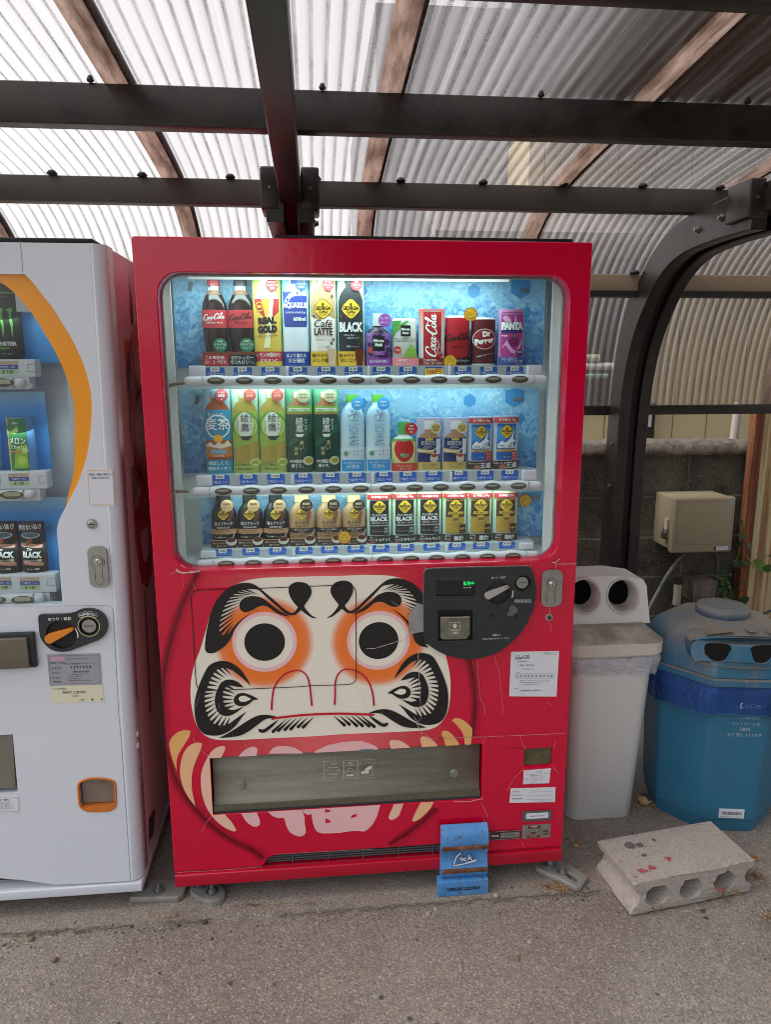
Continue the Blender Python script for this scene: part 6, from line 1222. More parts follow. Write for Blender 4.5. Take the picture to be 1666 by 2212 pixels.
# window interior
LI2 = mat('liner_pale', 'c9ccd4', .35, dirt=.1)
MB().box(-1.05, -.1605, .17, .2, .86, 1.66, LI2).box(-.19, -.1608, .041, .1695, .86, 1.66, LI2).box(-1.05, -.1905, .041, .1695, .855, .875, mat('sill_brown', '93877c', .6, dirt=.6, ds=60, dirtcol='5a4c40')).build('display_liner', WV)
t = NT('blue_dots'); o = t.obj(); vo = t.n('ShaderNodeTexVoronoi', Scale=70., Randomness=.0); t.t.links.new(o, vo.inputs['Vector'])
gz_ = t.n('ShaderNodeSeparateXYZ'); t.t.links.new(t.n('ShaderNodeTexCoord').outputs['Generated'], gz_.inputs[0])
c = t.ramp(gz_.outputs[2], [(0, lin('3a9cf0')), (.8, lin('4796e0')), (1, lin('9ac6e0'))]); c = t.mix(t.ramp(vo.outputs[0], [(.25, .25), (.32, 0.)]), c, lin('2a6cb4')); BDT = t.done(t.bsdf(c, .4))
YW = .125
for nm, a, b in ((0, w4(-600, 380), w4(545, 1188)), (1, w4(-600, 1455), w4(450, 2170)), (2, w5(-500, 468), w5(480, 1080))):
    p0, p1 = FP(*a, YW), FP(*b, YW); x1 = {0: FP(*w4(545, 1188), YW)[0], 1: FP(*w4(435, 1800), YW)[0], 2: -.195}[nm]
    MB().box(-1.0, min(x1, -.191), YW, YW+.003, p1[1], p0[1], BDT if nm else mat('blue_card', '3a92dc', .35, dirt=.2, ds=3)).build('blue_backdrop', WV)
# shelves with price displays and buttons
LCD = mat('lcd_green', 'a9c79c', .3, dirt=.1); CLP = mat('module_white', 'd5d7de', .3, dirt=.1)
WZ = []
for zf, x1, yt, yb2, ry0, ry1, xe, wins, prc, btn in (
    (w4, 310, 1160, 1320, 1318, 1430, 205, [(-40, 170, 1175)], ['230'], [(20, 1370)]),
    (w5, 375, 240, 380, 385, 478, 265, [(65, 240, 258), (-190, 8, 258)], ['130', '130'], [(98, 432), (-90, 432)]),
    (w5, 445, 1075, 1220, 1228, 1325, 345, [(158, 327, 1103), (-60, 98, 1103)], ['140', '140'], [(185, 1283), (-45, 1283)])):
    a = FP(*zf(x1, yt), .05); b = FP(*zf(x1, yb2), .05); WZ.append(a[1]); mb = MB().box(-1.0, a[0], .05, .09, b[1], a[1], CLP, .002)
    c0 = FP(*zf(x1, ry0), .045)[1]; c1 = FP(*zf(x1, ry1), .045)[1]; mb.box(-1.0, FP(*zf(xe+55, ry0), .05)[0], .052, .09, c1, c0, CLP)
    mb.cyl((FP(*zf(xe+82, ry1), .045)[0], .05, (c0+c1)/2-.006), (FP(*zf(xe+82, ry1), .045)[0], .043, (c0+c1)/2-.006), .005, n=12, m=CHR)
    xx = FP(*zf(x1-68, yt), .049)[0]; mb.ribbon([(xx+.018, a[1]-.012), (xx, a[1]-.012), (xx, a[1]-.03), (xx+.018, a[1]-.03)], .0018, .0492, SG)
    sh_ = mb.build('shelf', WV)
    q = MB(); e_ = FP(*zf(xe, (ry0+ry1)/2), .03); rr_ = (c0-c1)/2-.003; n = 12; q.loft([[(x, .046+.016*s_*math.cos(k*math.pi/6), e_[1]+rr_*s_*math.sin(k*math.pi/6)) for k in range(12)] for x, s_ in ((-1.0, 1), (e_[0]-.012, 1), (e_[0]-.003, .9), (e_[0], .6))], CLP)
    q.box(e_[0]-.024, e_[0]-.0232, .0295, .05, e_[1]-rr_, e_[1]+rr_, SG); rl_ = q.build('button_rail', sh_)
    for (bxx, byy) in btn:
        p = FP(*zf(bxx, byy), .03); s_ = (zf is w5)*.02+.021; mb = MB(); s_ = .029
        mb.plate(ell(p[0], p[1], s_, .011, 24), .0293, mat('button_olive', '5c584a', .2, dirt=.3, ds=60)); mb.plate(rrect(p[0]-s_*.7, p[1]-.003, p[0]+s_*.7, p[1]+.008, .004, 3), .0288, mat('button_ivory', 'a9a48f', .25, dirt=.2, ds=50)); mb.build('button', sh_)
    for (u0, u1, v0), pr_ in zip(wins, prc):
        p0, p1 = FP(*zf(u0, v0), .049), FP(*zf(u1, v0+(95 if zf is w5 else 118)), .049); h = p0[1]-p1[1]; mb = MB().plate([(p0[0], p1[1]), (p1[0], p1[1]), (p1[0], p0[1]), (p0[0], p0[1])], .0495, LCD)
        mb.plate([(p0[0], p0[1]-h*.62), (p1[0], p0[1]-h*.62), (p1[0], p0[1]-h*.3), (p0[0], p0[1]-h*.3)], .0492, ink('3b4fa0')).plate([(p0[0], p0[1]-h*.3), (p1[0], p0[1]-h*.3), (p1[0], p0[1]), (p0[0], p0[1])], .0492, ink('b9a48c'))
        cx = (p0[0]+p1[0])/2; mb.text('つめた〜い', cx, p0[1]-h*.46, h*.2, .0488, wht, .01).text('¥ '+pr_, cx, p0[1]-h*.81, h*.26, .0488, mat('lcd_ink', '33402f', .4), .01, shear=.15).build('price_display', sh_)
for zq in (1.64, 1.36, 1.06): area(-.5, .07, zq, .6, .03, .08, .6)  # added lamps with no visible tube, to brighten the blue backdrops
# orange arc on the pane
inn = [FP(*p, .012) for p in (w5(535, 530), w5(560, 420), w5(590, 300), w5(605, 200), w5(612, 0), w4(670, 2000), w4(680, 1850), w4(680, 1700), w4(670, 1560), w4(640, 1430), w4(600, 1310), w4(550, 1190), w4(490, 1070), w4(420, 950), w4(340, 820), w4(260, 700), w4(160, 590), w4(60, 500), w4(-60, 430), w4(-160, 390))]
out_ = [(a+.0, b) for a, b in curP[curP.index(min(curP, key=lambda q_: math.dist(q_, FP(*w5(535, 530))))):]]
arc = crom(inn, 3, False)[::-1]; MB().prism([(a, b) for a, b in out_]+arc, .010, .013, mat('orange_arc', 'ee9a12', .18, dirt=.08, ds=4)).build('orange_arc', WV)
MB().prism([(a, b) for a, b in hole], .015, .018, GLS).build('window_glass', WV)
# drinks inside
def wdrink(zf, u0, v0, u1, v1, nm, cat, grp=None):
    p0, p1 = FP(*zf(u0, v0), .075), FP(*zf(u1, v1), .075); d = object.__new__(Drink); d.Y = .07; d.cx, d.a = (p0[0]+p1[0])/2, (p1[0]-p0[0])/2; d.zb, d.H, d.hook, d.depth, d.n = p1[1], p0[1]-p1[1], None, .018, 0
    d.t = thing(cat.replace(' ', '_'), (d.cx, .08, d.zb), nm, cat, grp); d.w = Wrap(d.cx, d.a, d.Y, .018, None, d.zb, d.H); return d
d = wdrink(w4, -190, 450, 212, 1158, 'tall black energy drink can with three green claw marks in the white machine', 'can'); d.solid(CAN, i_('15181a'), 'can_body', cap=.96, capm=CHR, capname='rim'); GRN = ink('62b53a')
d.begin()
for x in (-.45, .02, .5): d.G([(x-.16, .64), (x+.12, .66), (x+.16, .62), (x+.07, .6), (x+.12, .45), (x+.1, .35), (x+.03, .28), (x+.0, .42), (x-.04, .5), (x-.03, .6)], GRN)
d.T('MONSTER', .05, .2, .055, i_('c9cccc'), .05, 1.75).T('ENERGY', .05, .14, .03, GRN, .01, 1.5).T('エナジードリンク', .1, .8, .02, i_('9aa0a0'), 0, 1.2).R(-1, .84, 1, .855, GRN).T('無果汁 炭酸飲料', .2, .07, .018, i_('9aa0a0'), 0, 1).end('can_print')
d = wdrink(w4, 38, 1680, 330, 2162, 'green melon squash card on icy blue backing in the white machine', 'drink card'); d.sheet(i_('4f86c0'))
d.begin().R(-1, 0, .55, .97, i_('2f7a44')).R(-1, .0, -.82, 1, i_('e8c83c')).G([(-.6, .05), (.5, .05), (.5, .5), (-.3, .45)], i_('8db83a')).C(.1, .2, .35, i_('b4d04c')).C(.35, .38, .22, i_('cfe07a')).T('DyDo', -.2, .88, .04, wht, .04, .5).G([(-.55, .72), (-.1, .83), (.05, .75), (-.3, .68)], i_('a9cf5a')).T('mistio', -.25, .75, .04, i_('e6f0c8'), .02, .5).T('メロン', -.15, .56, .12, wht, .05, 1.2, rot=-.05).T('スカッシュ', -.1, .44, .08, wht, .05, 1.35, rot=-.05).R(-.75, .345, -.1, .38, i_('c8463c')).T('MELON SQUASH', -.42, .362, .02, wht, .0, .6).T('シュワうま', -.9, .75, .06, drk, .02, .2, vert=True).end('picture')
d = wdrink(w4, -260, 1690, 22, 2162, 'pale blue drink card cut off at the left edge in the white machine', 'drink card'); d.sheet(i_('3f74b4')); d.begin().R(-1, .05, .7, .9, i_('b9cfe2')).ring(.1, .5, .45, i_('35629c'), .12).end('picture')
for u0, u1, nm in ((137, 383, 'black coffee card on brown backing, the right one in the white machine'), (-120, 165, 'black coffee card on brown backing, cut off at the left edge')):
    d = wdrink(w5, u0, 655, u1, 1080, nm, 'drink card', 'brown backed black coffee cards'); d.sheet(i_('3d2a27'))
    d.begin().G([(-.78, .1), (-.5, .04), (.4, .03), (.75, .1), (.85, .4), (.78, .74), (-.75, .8), (-.85, .45)], i_('131314')).C(0, .76, .76, i_('9fb4c4'), .26).C(0, .765, .64, i_('4a5c6c'), .18).G([(-.84, .56), (.84, .52), (.84, .59), (-.83, .63)], i_('c08a7c')).G([(-.82, .22), (.82, .18), (.8, .25), (-.82, .29)], i_('c08a7c')).G([(-.45, .63), (.1, .72), (.2, .65), (-.35, .56)], i_('a83a2c')).G([(-.45, .63), (-.15, .68), (-.1, .62), (-.4, .58)], i_('3f7a4c')).T('The', -.15, .5, .06, wht, 0, .4, shear=.3).T('BLACK', 0, .4, .12, wht, .05, 1.5, rot=-.04).T('世界一のバリスタ監修', 0, .29, .035, wht, 0, 1.2).T('飽きない旨さ', 0, .92, .1, wht, .04, 1.8, rot=.03).T('コーヒー/無糖', 0, .13, .035, wht, 0, 1.0).C(.6, .29, .14, i_('c9b48a')).end('picture')
# coin panel
c5 = lambda *p: [FP(*w5(*a), -.010) for a in p]
lp = crom(c5((310, 1430), (318, 1408), (350, 1404), (480, 1403), (560, 1398), (610, 1385), (650, 1365), (720, 1356), (790, 1370), (840, 1405), (868, 1460), (872, 1510), (850, 1570), (800, 1610), (720, 1640), (630, 1675), (560, 1700), (490, 1705), (420, 1690), (360, 1640), (325, 1580), (315, 1500)), 2)
lc2, cc2 = c5((500, 1565))[0], c5((722, 1498))[0]
cpw = MB().prism(lp, -.010, -.0005, DGR, holes=(ell(*lc2, .039, n=28), ell(*cc2, .024, n=24))).plate(ell(*lc2, .0405, n=28), -.0012, BLK).plate(ell(*cc2, .0255, n=24), -.0016, BLK); CW = cpw.build('coin_panel', WV)
mb = MB(); q = ell(*cc2, .0275, n=28); mb.ribbon(q+[q[0]], .0018, -.0104, i_('c9bf7a')); mb.text('おつり・返却', *c5((485, 1437))[0], .0092, -.0104, WHT, .02)
for s_, u, v in (('500', 660, 1408), ('100', 697, 1396), ('50', 733, 1396), ('10', 768, 1408)): p = c5((u, v))[0]; e_ = ell(*p, .0066, n=18); mb.ribbon(e_+[e_[0]], .0008, -.0103-.0002*(u > 690), WHT); mb.text(s_, p[0], p[1], .0046, -.0106, WHT, .02, wmax=.0105)
mb.ribbon(crom(c5((612, 1515), (632, 1560), (632, 1590)), 4, False), .0025, -.0104, WHT); mb.build('panel_lettering', CW)
a0, a1 = c5((415, 1590), (600, 1520)); L = math.dist(a0, a1); ux, uz = (a1[0]-a0[0])/L, (a1[1]-a0[1])/L; pt = lambda u, v: (a0[0]+ux*u-uz*v, a0[1]+uz*u+ux*v)
lo = [(a0[0]+.0125*math.cos(th), a0[1]+.0125*math.sin(th)) for th in [math.atan2(uz, ux)+math.pi*(.35+1.3*k/10) for k in range(11)]]+[pt(.018, -.009), pt(.032, -.007), pt(L, -.001), pt(L+.002, .002), pt(L-.002, .006), pt(.03, .009), pt(.012, .011)]
MB().prism(lo, -.022, -.004, mat('orange_lever', 'dd8420', .35, dirt=.15, ds=50)).build('return_lever', CW, bevel=.001)
MB().cyl((cc2[0], -.002, cc2[1]), (cc2[0], -.008, cc2[1]), .018, n=26, m=CHR).box(cc2[0]-.012, cc2[0]+.012, -.0086, -.0082, cc2[1]-.001, cc2[1]+.001, BLK).build('coin_slot', CW)
lock(w5, (704, 856, 888, 1178), (795, 975, .0165), 'lock_plate', WV)
p = FP(*w5(748, 665)); MB().cyl((p[0], -.0005, p[1]), (p[0], -.005, p[1]), .0125, n=24, m=CHR).cyl((p[0], -.005, p[1]), (p[0], -.007, p[1]), .010, .007, n=24, m=CHR).box(p[0]-.006, p[0]+.006, -.0075, -.0072, p[1]-.0012, p[1]+.0012, BLK).build('key_lock', WV)
# stickers
mb, l = sticker(w5, [(706, 224), (918, 222), (932, 518), (724, 514)], PAPER); l.box(.03, .03, .97, .97, .0014, ink('d9b84a')).text('苦情・故障に関する', .5, .14, .0062, INK, .01, .85).text('お問い合わせ先', .5, .235, .0062, INK, .01, .68); mb.build('notice_sticker', WV)
GPL = mat('label_grey', '9a9ca4', .45, dirt=.2, ds=50); DKI = mat('ink_dark', '3a3c44', .5)
mb, l = sticker(w5, [(382, 1727), (814, 1718), (829, 1970), (402, 1980)], GPL); l.box(.03, .05, .97, .95, .0006, DKI).fill(.06, .08, .32, .2, ink('c99ab4')).text('9:00〜16:30', .19, .27, .0058, DKI, .03, .27).text('メールでのお問い合わせはこちら→', .55, .15, .0035, DKI, 0, .4).text('または下記管理番号をお知らせください。', .62, .31, .0042, DKI, .0, .62)
for v, s_ in ((.44, '管 理 番 号'), (.59, '連  絡  先'), (.75, '管  理  者'), (.88, '管理者住所')): l.text(s_, .07, v, .0045, DKI, .01, .25, 'l')
l.text('1 3 9 7 0 3 4', .62, .42, .008, INK, .03, .55).text('☎0120-65-5437', .62, .57, .0066, INK, .02, .55).text('(受付時間:月〜金 9:00〜16:30)', .6, .655, .0035, DKI, 0, .55).text('※祝日・年末年始を除く', .5, .71, .0032, DKI, 0, .33).text('株式会社群馬ダイドー', .5, .78, .0036, DKI, 0, .33).text('群馬県佐波郡玉村町大字福島1267-4', .6, .85, .0036, DKI, 0, .55); mb.build('contact_plate', WV)
mb, l = sticker(w5, [(407, 1985), (836, 1974), (846, 2110), (419, 2124)], mat('label_ivory', 'd9d6bd', .5, dirt=.1)); l.text('ここの住所は', .17, .16, .0058, INK, .01, .3).text('高崎市上豊岡町', .45, .38, .0082, INK, .0, .5).text('139', .47, .6, .0072, INK, .0, .15).text('丁目', .57, .85, .0068, INK, .0, .1).text('番', .78, .85, .0068, INK, .01).text('号', .96, .85, .0068, INK, .0); mb.build('address_sticker', WV)
mb, l = sticker(w6, [(-160, 722), (112, 716), (117, 804), (-155, 812)], PAPER); l.box(.01, .02, .99, .98, .0006, mat('ink_green_grey', '6a7a6e', .5)).text('⚠ 警告', .68, .18, .0075, DKI, .01, .3)
for k, s_ in enumerate(('転倒事故を防ぐために、', '上に乗らない、揺さぶら', 'ない、傾けないようにし', 'てください。')): l.text(s_, .35, .4+.16*k, .0052, DKI, .0, .62, 'l')
mb.build('warning_sticker', WV)
# bill slot, pickup flap and coin return
b0, b1 = FP(*w5(0, 1560), -.014), FP(*w5(298, 1832), -.014)
bx_ = MB().box(-.62, b1[0], -.014, -.0005, b1[1], b0[1], DGR, .003); bs3 = bx_.build('bill_slot', WV)
f0, f1 = FP(*w5(0, 1600), -.024), FP(*w5(240, 1838), -.024); MB().box(-.6, f1[0], -.026, -.0145, f1[1], f0[1], mat('smoked_cover', '6d6656', .15, dirt=.35, ds=12, dirtcol='3c3830'), .003).build('cover', bs3)
MB().box(-.76, fl0[2][0]+.01, .13, .139, fl0[2][1]-.01, fl0[1][1]+.01, BLK).build('pickup_chute', WV)
g0_, g1_ = FP(*w6(76, 336), .0), FP(*w6(100, 662), .0); MB().loft([[(-.74, .004, z), (x, .004, z), (x, .01, z), (-.74, .01, z)] for z, x in ((g1_[1], g1_[0]-.004), (g0_[1], g0_[0]-.002))], mat('smoked_flap_olive', '76746a', .2, dirt=.4, ds=6, dirtcol='565448'), False).build('pickup_flap', WV)
ORG = mat('orange_plastic', 'c9702c', .35, dirt=.25, ds=30)
cr = MB(); cr.tube([(a, .0, b) for a, b in rsl], .0035, ORG, 6, True); cz0 = min(b for a, b in rsl); cz1 = max(b for a, b in rsl); cx0 = min(a for a, b in rsl); cx1 = max(a for a, b in rsl)
lo_ = [(a, b) for a, b in rsl if b < cz0+.018]; cr.prism(sorted(lo_, key=lambda q: math.atan2(q[1]-cz0-.018, q[0]-(cx0+cx1)/2))+[], -.003, .02, ORG); cr.box(cx0-.005, cx1+.005, .041, .05, cz0-.005, cz1+.005, mat('cup_brown', '6e5a48', .4, dirt=.4, ds=20))
crr = cr.build('coin_return', WV); mb = MB().plate([(cx0+.006, cz0+.02), (cx1-.006, cz0+.02), (cx1-.006, cz1-.006), (cx0+.006, cz1-.006)], .012, mat('coin_cover', '7d6f64', .15, dirt=.4, ds=15, dirtcol='a58a74')); mb.text('おつり・返却', (cx0+cx1)/2, cz1-.02, .006, .0116, mat('emboss', '5e5248', .3), .0); mb.build('coin_flap', WV)
# ================================================================== FLOOR FITTINGS
GAL = mat('galvanised', '8d8e8a', .5, .15, dirt=.5, ds=22, dirtcol='6f655a', bump=.15, bs=200)
NUT = mat('zinc_nut', '9aa0a0', .35, .85, dirt=.4, ds=60, dirtcol='5f564b')
def G0(x, y, z=0.006): p = P(x, y, Z=z); return (p.x, p.y)
def slab_plate(mb, pts, z0, z1_, m, holes=()):
    t_ = MB(); t_.prism(pts, -z1_, -z0, m, holes); mb.add([(x, z, -y) for x, y, z in t_.v], [tuple(reversed(f)) for f in t_.f], m); return mb
def hexnut(mb, x, y, z, r=.011, h=.011, bolt=.012):
    mb.cyl((x, y, z), (x, y, z+.0025), r*1.55, n=20, m=NUT).cyl((x, y, z+.0025), (x, y, z+.0025+h), r, n=6, m=NUT, smooth=False).cyl((x, y, z+.0025+h), (x, y, z+.0025+h+bolt), r*.52, n=12, m=NUT)
def bracket(outline, nuts, lab, adj, slot=None):
    c = (sum(a for a, b in outline)/len(outline), sum(b for a, b in outline)/len(outline))
    t_ = thing('anchor_bracket', (c[0], c[1], .006), lab, 'bracket', 'anchor brackets under the machines')
    mb = slab_plate(MB(), outline, .0065, .024, GAL, (slot,) if slot else ()); mb.build('plate', t_, bevel=.004)
    for x, y in nuts: q = MB(); hexnut(q, x, y, .0245); q.build('bolt', t_)
    x, y = adj; q = MB().cyl((x, y, .0245), (x, y, .072), .009, n=14, m=NUT).cyl((x, y, .0245), (x, y, .03), .022, n=22, m=NUT).cyl((x, y, .031), (x, y, .046), .013, n=6, m=NUT, smooth=False); q.build('levelling_foot', t_)
zp = .022
a = [G0(279, 1955), G0(385, 1951), G0(398, 1935), G0(403, 1925, zp), G0(404, 1908, zp), G0(398, 1903, zp), G0(320, 1900, zp), G0(300, 1915, zp), G0(279, 1939, zp)]
a = [G0(x, y, zp) for x, y in ((279, 1940), (384, 1939), (396, 1930), (404, 1914), (404, 1905), (397, 1901), (325, 1898), (300, 1905))]
bracket(a, [G0(343, 1925, zp)], 'long grey steel bracket under the right corner of the white machine', G0(302, 1918, zp))
a = crom([G0(x, y, zp) for x, y in ((411, 1924), (418, 1910), (440, 1898), (455, 1899), (472, 1908), (485, 1922), (484, 1936), (470, 1946), (455, 1948), (430, 1938))], 2)
bracket(a, [G0(458, 1927, zp)], 'rounded steel bracket under the left corner of the red machine', G0(432, 1912, zp))
a = [G0(x, y, zp) for x, y in ((1155, 1867), (1170, 1860), (1205, 1854), (1225, 1862), (1268, 1891), (1270, 1897), (1256, 1915), (1246, 1917), (1160, 1875))]
sl_ = crom([G0(x, y, zp) for x, y in ((1222, 1887), (1230, 1885), (1247, 1897), (1248, 1902), (1240, 1903), (1225, 1893))], 2)
bracket(a, [G0(1214, 1884, zp)], 'slotted steel bracket under the right corner of the red machine', G0(1188, 1868, zp), sl_)
# blue clamp lock holding the door
t = NT('blue_enamel'); n1 = t.noise(1, 4, .7, t.mapping((40, 40, 14))); c = t.mix(t.ramp(t.noise(9, 3), [(.4, 0.), (.7, .5)]), lin('4483c2'), lin('6ca2d2'))
c = t.mix(t.ramp(t.noise(70, 5, .75), [(.57, 0.), (.63, 1.)]), c, lin('5c5a4a')); BEN = t.done(t.bsdf(c, .42, 0, t.bump(t.noise(150), .15)))
RUST = mat('rust_band', '5c3326', .9, dirt=.8, ds=60, dirtcol='8a6a50', bump=.5, bs=200)
il = thing('clamp_lock', (.84, -.02, 0), 'blue rusty steel clamp lock standing against the foot of the red machine', 'lock')
X0, X1 = P(953, 1840, Y=-.03).x, P(1054, 1840, Y=-.03).x
zs = lambda y: P(1003, y, Y=-.033).z
pr = [(-.0125, zs(1787)), (-.022, zs(1793)), (-.034, zs(1803)), (-.038, zs(1822)), (-.034, zs(1836)), (-.026, zs(1850)), (-.028, zs(1862)), (-.036, zs(1874)), (-.040, zs(1884)), (-.034, zs(1889)), (-.030, zs(1894)), (-.0125, zs(1894))]
q = crom(pr, 3); MB().loft([[(x, a, b) for a, b in q] for x in (X0, X0+.002, X1-.002, X1)], BEN, False).build('cover', il, bevel=.002)
bb_ = MB().box(X0-.010, X1+.001, -.046, -.0135, .0065, zs(1895)-.001, BEN, .002); bso = bb_.build('base', il)
MB().text('◎IRON LOCK◎', (X0+X1)/2-.004, (zs(1895)+.004)/2, .0125, -.0466, mat('lock_ink', '16304a', .5), .06, wmax=.12).build('base_lettering', bso)
for y in (1829, 1878): MB().box(X0+.001, X1-.001, -.0425, -.034, zs(y+3.5), zs(y-4.5), RUST, .002).build('rust_band', il)
mb = MB(); LW = mat('logo_white', 'd9dce0', .5); LD = mat('logo_navy', '1f4d8a', .5); zc_ = zs(1856); cx = (X0+X1)/2+.002
for m_, off, y_ in ((LD, .0012, -.0352), (LW, 0, -.0358)):
    k = .0026 if m_ is LD else 0
    for pts, wd in (([(-.022, .022), (-.030, .010), (-.036, -.010), (-.034, -.014), (-.01, -.011), (.03, -.003)], .0042), ([(-.022, .022), (-.016, .024)], .004), ([(-.014, .002), (-.018, .008), (-.012, .010), (-.009, .003), (-.014, .001)], .0032), ([(.0, .009), (-.006, .007), (-.005, .000), (.002, .001)], .0032), ([(.008, .018), (.006, .002)], .0034), ([(.016, .011), (.008, .007), (.018, .002)], .0034), ([(-.002, -.006), (.014, -.003), (.034, .004)], .0016)):
        mb.ribbon(crom([(cx+a+.002, zc_+b-.002) for a, b in pts], 4, False), wd+k, y_, m_); y_ -= .00004
mb.build('logo', il)
# concrete block
t = NT('block_concrete'); n1 = t.noise(4, 5, .6); c = t.mix(n1, lin('b3aaa1'), lin('98908a'))
v = t.n('ShaderNodeTexVoronoi', Scale=140.); t.t.links.new(t.obj(), v.inputs['Vector']); s3 = t.n('ShaderNodeSeparateColor'); t.t.links.new(v.outputs['Color'], s3.inputs[0])
c = t.mix(t.ramp(s3.outputs[0], [(.7, 0.), (.9, .2)]), c, lin('6f6862')); c = t.mix(t.ramp(s3.outputs[1], [(.85, 0.), (.95, .5)]), c, lin('b9b2aa'))
CNB = t.done(t.bsdf(c, .95, 0, t.bump(t.math('ADD', t.noise(160, 5), v.outputs['Distance']), .8, .003)))
A = Vector((1.288, -.163, 0)); u = Vector((math.cos(.15), math.sin(.15), 0)); L = .402; v_ = Vector((-u.y, u.x, 0)); hB = .1; dB = .195
bk = thing('concrete_block', A, 'grey hollow concrete block lying with three round holes, spotted with red paint', 'concrete block')
loc = lambda a, d, b: A+u*a+v_*d+Vector((0, 0, b))
ol = [(0.0, 0)]+[(L, 0), (L-.006, .02), (L-.022, .035), (L-.028, .052), (L-.020, .07), (L-.004, .082), (L, hB), (0, hB), (.004, .082), (.02, .07), (.028, .052), (.022, .035), (.006, .018)]
hl = [[(cx+.038*math.cos(k*math.pi/9)*(1), .049+.033*math.sin(k*math.pi/9)) for k in range(18)] for cx in (.08, .191, .305)]
mb = MB(); flat, tr = mb.tri2([ol]+hl); rn = random.Random(4); nd = 10
loops = [ol]+hl; 
def fine(l, st=.012):
    o_ = []
    for i in range(len(l)):
        a, b = l[i], l[(i+1) % len(l)]; k = max(1, int(math.dist(a, b)/st)); o_ += [(a[0]+(b[0]-a[0])*j/k, a[1]+(b[1]-a[1])*j/k) for j in range(k)]
    return o_
loops = [fine(l) for l in loops]; flat, tr = mb.tri2(loops); n = len(flat)
jit = [(rn.uniform(-.0032, .0032), rn.uniform(-.0032, .0032)) for _ in flat]
F = []
for t_ in tr:
    a, b, c = (flat[i] for i in t_)
    if (b[0]-a[0])*(c[1]-a[1])-(b[1]-a[1])*(c[0]-a[0]) < 0: t_ = (t_[0], t_[2], t_[1])
    F.append(tuple(t_)); F.append((t_[2]+2*n, t_[1]+2*n, t_[0]+2*n))
V = [loc(a+j[0], rn.uniform(-.0015, .0015), max(b+j[1], 0)) for (a, b), j in zip(flat, jit)]+[loc(a, .009, b) for a, b in flat]+[loc(a, dB, b) for a, b in flat]; o_ = 0
for li, l in enumerate(loops):
    for i in range(len(l)):
        a, b = o_+i, o_+(i+1) % len(l)
        for q in (0, n): F.append((a+q, a+n+q, b+n+q, b+q))
    o_ += len(l)
mb.add(V, F, CNB); mb.build('block_body', bk)
mk = MB(); RP = mat('red_paint', 'a83a38', .8, dirt=.6, ds=200, dirtcol='8a8078'); WET = mat('dark_stain', '5f5c5a', .9, dirt=.4, ds=80)
for k, (a, d, r, m_) in enumerate(((.085, .15, .017, WET), (.115, .145, .012, WET), (.10, .1, .0085, WET), (.17, .155, .007, WET), (.16, .07, .013, RP), (.055, .04, .014, RP), (.09, .045, .012, RP), (.015, .09, .004, RP), (.02, .025, .005, RP))):
    pts = []
    for i in range(22): th = 2*math.pi*i/22; rr_ = r*(rn.uniform(.35, 1.25) if m_ is RP else rn.uniform(.8, 1.15)); pts.append(loc(a+rr_*math.cos(th), d+rr_*.9*math.sin(th), hB+.0012+.0001*k))
    MB().add(pts, [tuple(range(22))], m_).build('paint_spot' if m_ is RP else 'stain', bk)
# ================================================================== BINS
def dirtyplastic(nm, base, dust, f0=.45, f1=.7, up=True, rough=.4, sc=4, vert=None):
    t = NT(nm); g = t.n('ShaderNodeNewGeometry'); s_ = t.n('ShaderNodeSeparateXYZ'); t.t.links.new(g.outputs['Normal'], s_.inputs[0])
    k = t.math('ADD', t.math('MULTIPLY', t.noise(sc, 6, .65), .8), t.math('MULTIPLY', s_.outputs[2], .35 if up else 0))
    c = t.mix(t.ramp(k, [(f0, 0.), (f1, .85)]), lin(base), lin(dust)); c = t.mix(t.ramp(t.noise(60, 4, .7), [(.62, 0.), (.7, .25)]), c, lin('3c362f')); c = t.mix(t.ramp(t.noise(1, 5, .7, t.mapping((30, 30, 2.5))), [(.45, 0.), (.8, .3 if 'blue' in nm else .06)]), c, lin(dust)); c = t.mix(t.ramp(t.noise(1, 6, .8, t.mapping((60, 60, 12))), [(.68, 0.), (.72, .35)]), c, lin('b5b9b8'))
    return t.done(t.bsdf(c, rough, 0, t.bump(t.noise(90, 3), .1)))
WBN = dirtyplastic('bin_grey_white', 'd6d7d5', 'a39d92', .66, 1.05, rough=.38); WLD = dirtyplastic('bin_lid_dirty', 'cbc7bd', '6a5f52', .5, .8, sc=8)
Yb = .24
wb2 = thing('rubbish_bin', (P(1305, 1780, Y=Yb+.15).x, Yb+.16, 0), 'dirty white bin with two round holes in its hood, beside the red machine', 'bin')
cxb = P(1307, 1290, Y=.36).x
def rring(cx, cy, hx, hy, r, z, n=5, hook=None): return [(a, b, z) for a, b in rrect(cx-hx, cy-hy, cx+hx, cy+hy, r, n)]
xr_t = P(1420, 1440, Y=Yb).x; xr_b = P(1369, 1780, Y=Yb).x; zt_b = P(1400, 1440, Y=Yb).z; cyb = Yb+.17
zr0 = P(1400, 1415, Y=Yb).z; zr1 = P(1400, 1386, Y=Yb).z
hb_t, hb_b = xr_t-cxb, xr_b-cxb+.02
MB().loft([rring(cxb-.01, cyb-.0, hb_b-.012, .135, .04, .0), rring(cxb-.01, cyb, hb_b, .145, .04, .012), rring(cxb, cyb, hb_t, .168, .045, zt_b+.03)], WBN).build('body', wb2)
hl_ = P(1441, 1400, Y=Yb-.01).x-cxb+.004
ld = MB(); z_h = P(1390, 1345, Y=Yb+.09).z
ld.loft([rring(cxb, cyb, hl_-.004, .178, .05, zr0), rring(cxb, cyb, hl_, .182, .05, zr0+.006), rring(cxb, cyb, hl_, .182, .05, zr1-.002), rring(cxb, cyb, hl_-.003, .179, .05, zr1), rring(cxb, cyb+.03, hl_-.04, .14, .03, z_h)], WLD, False)
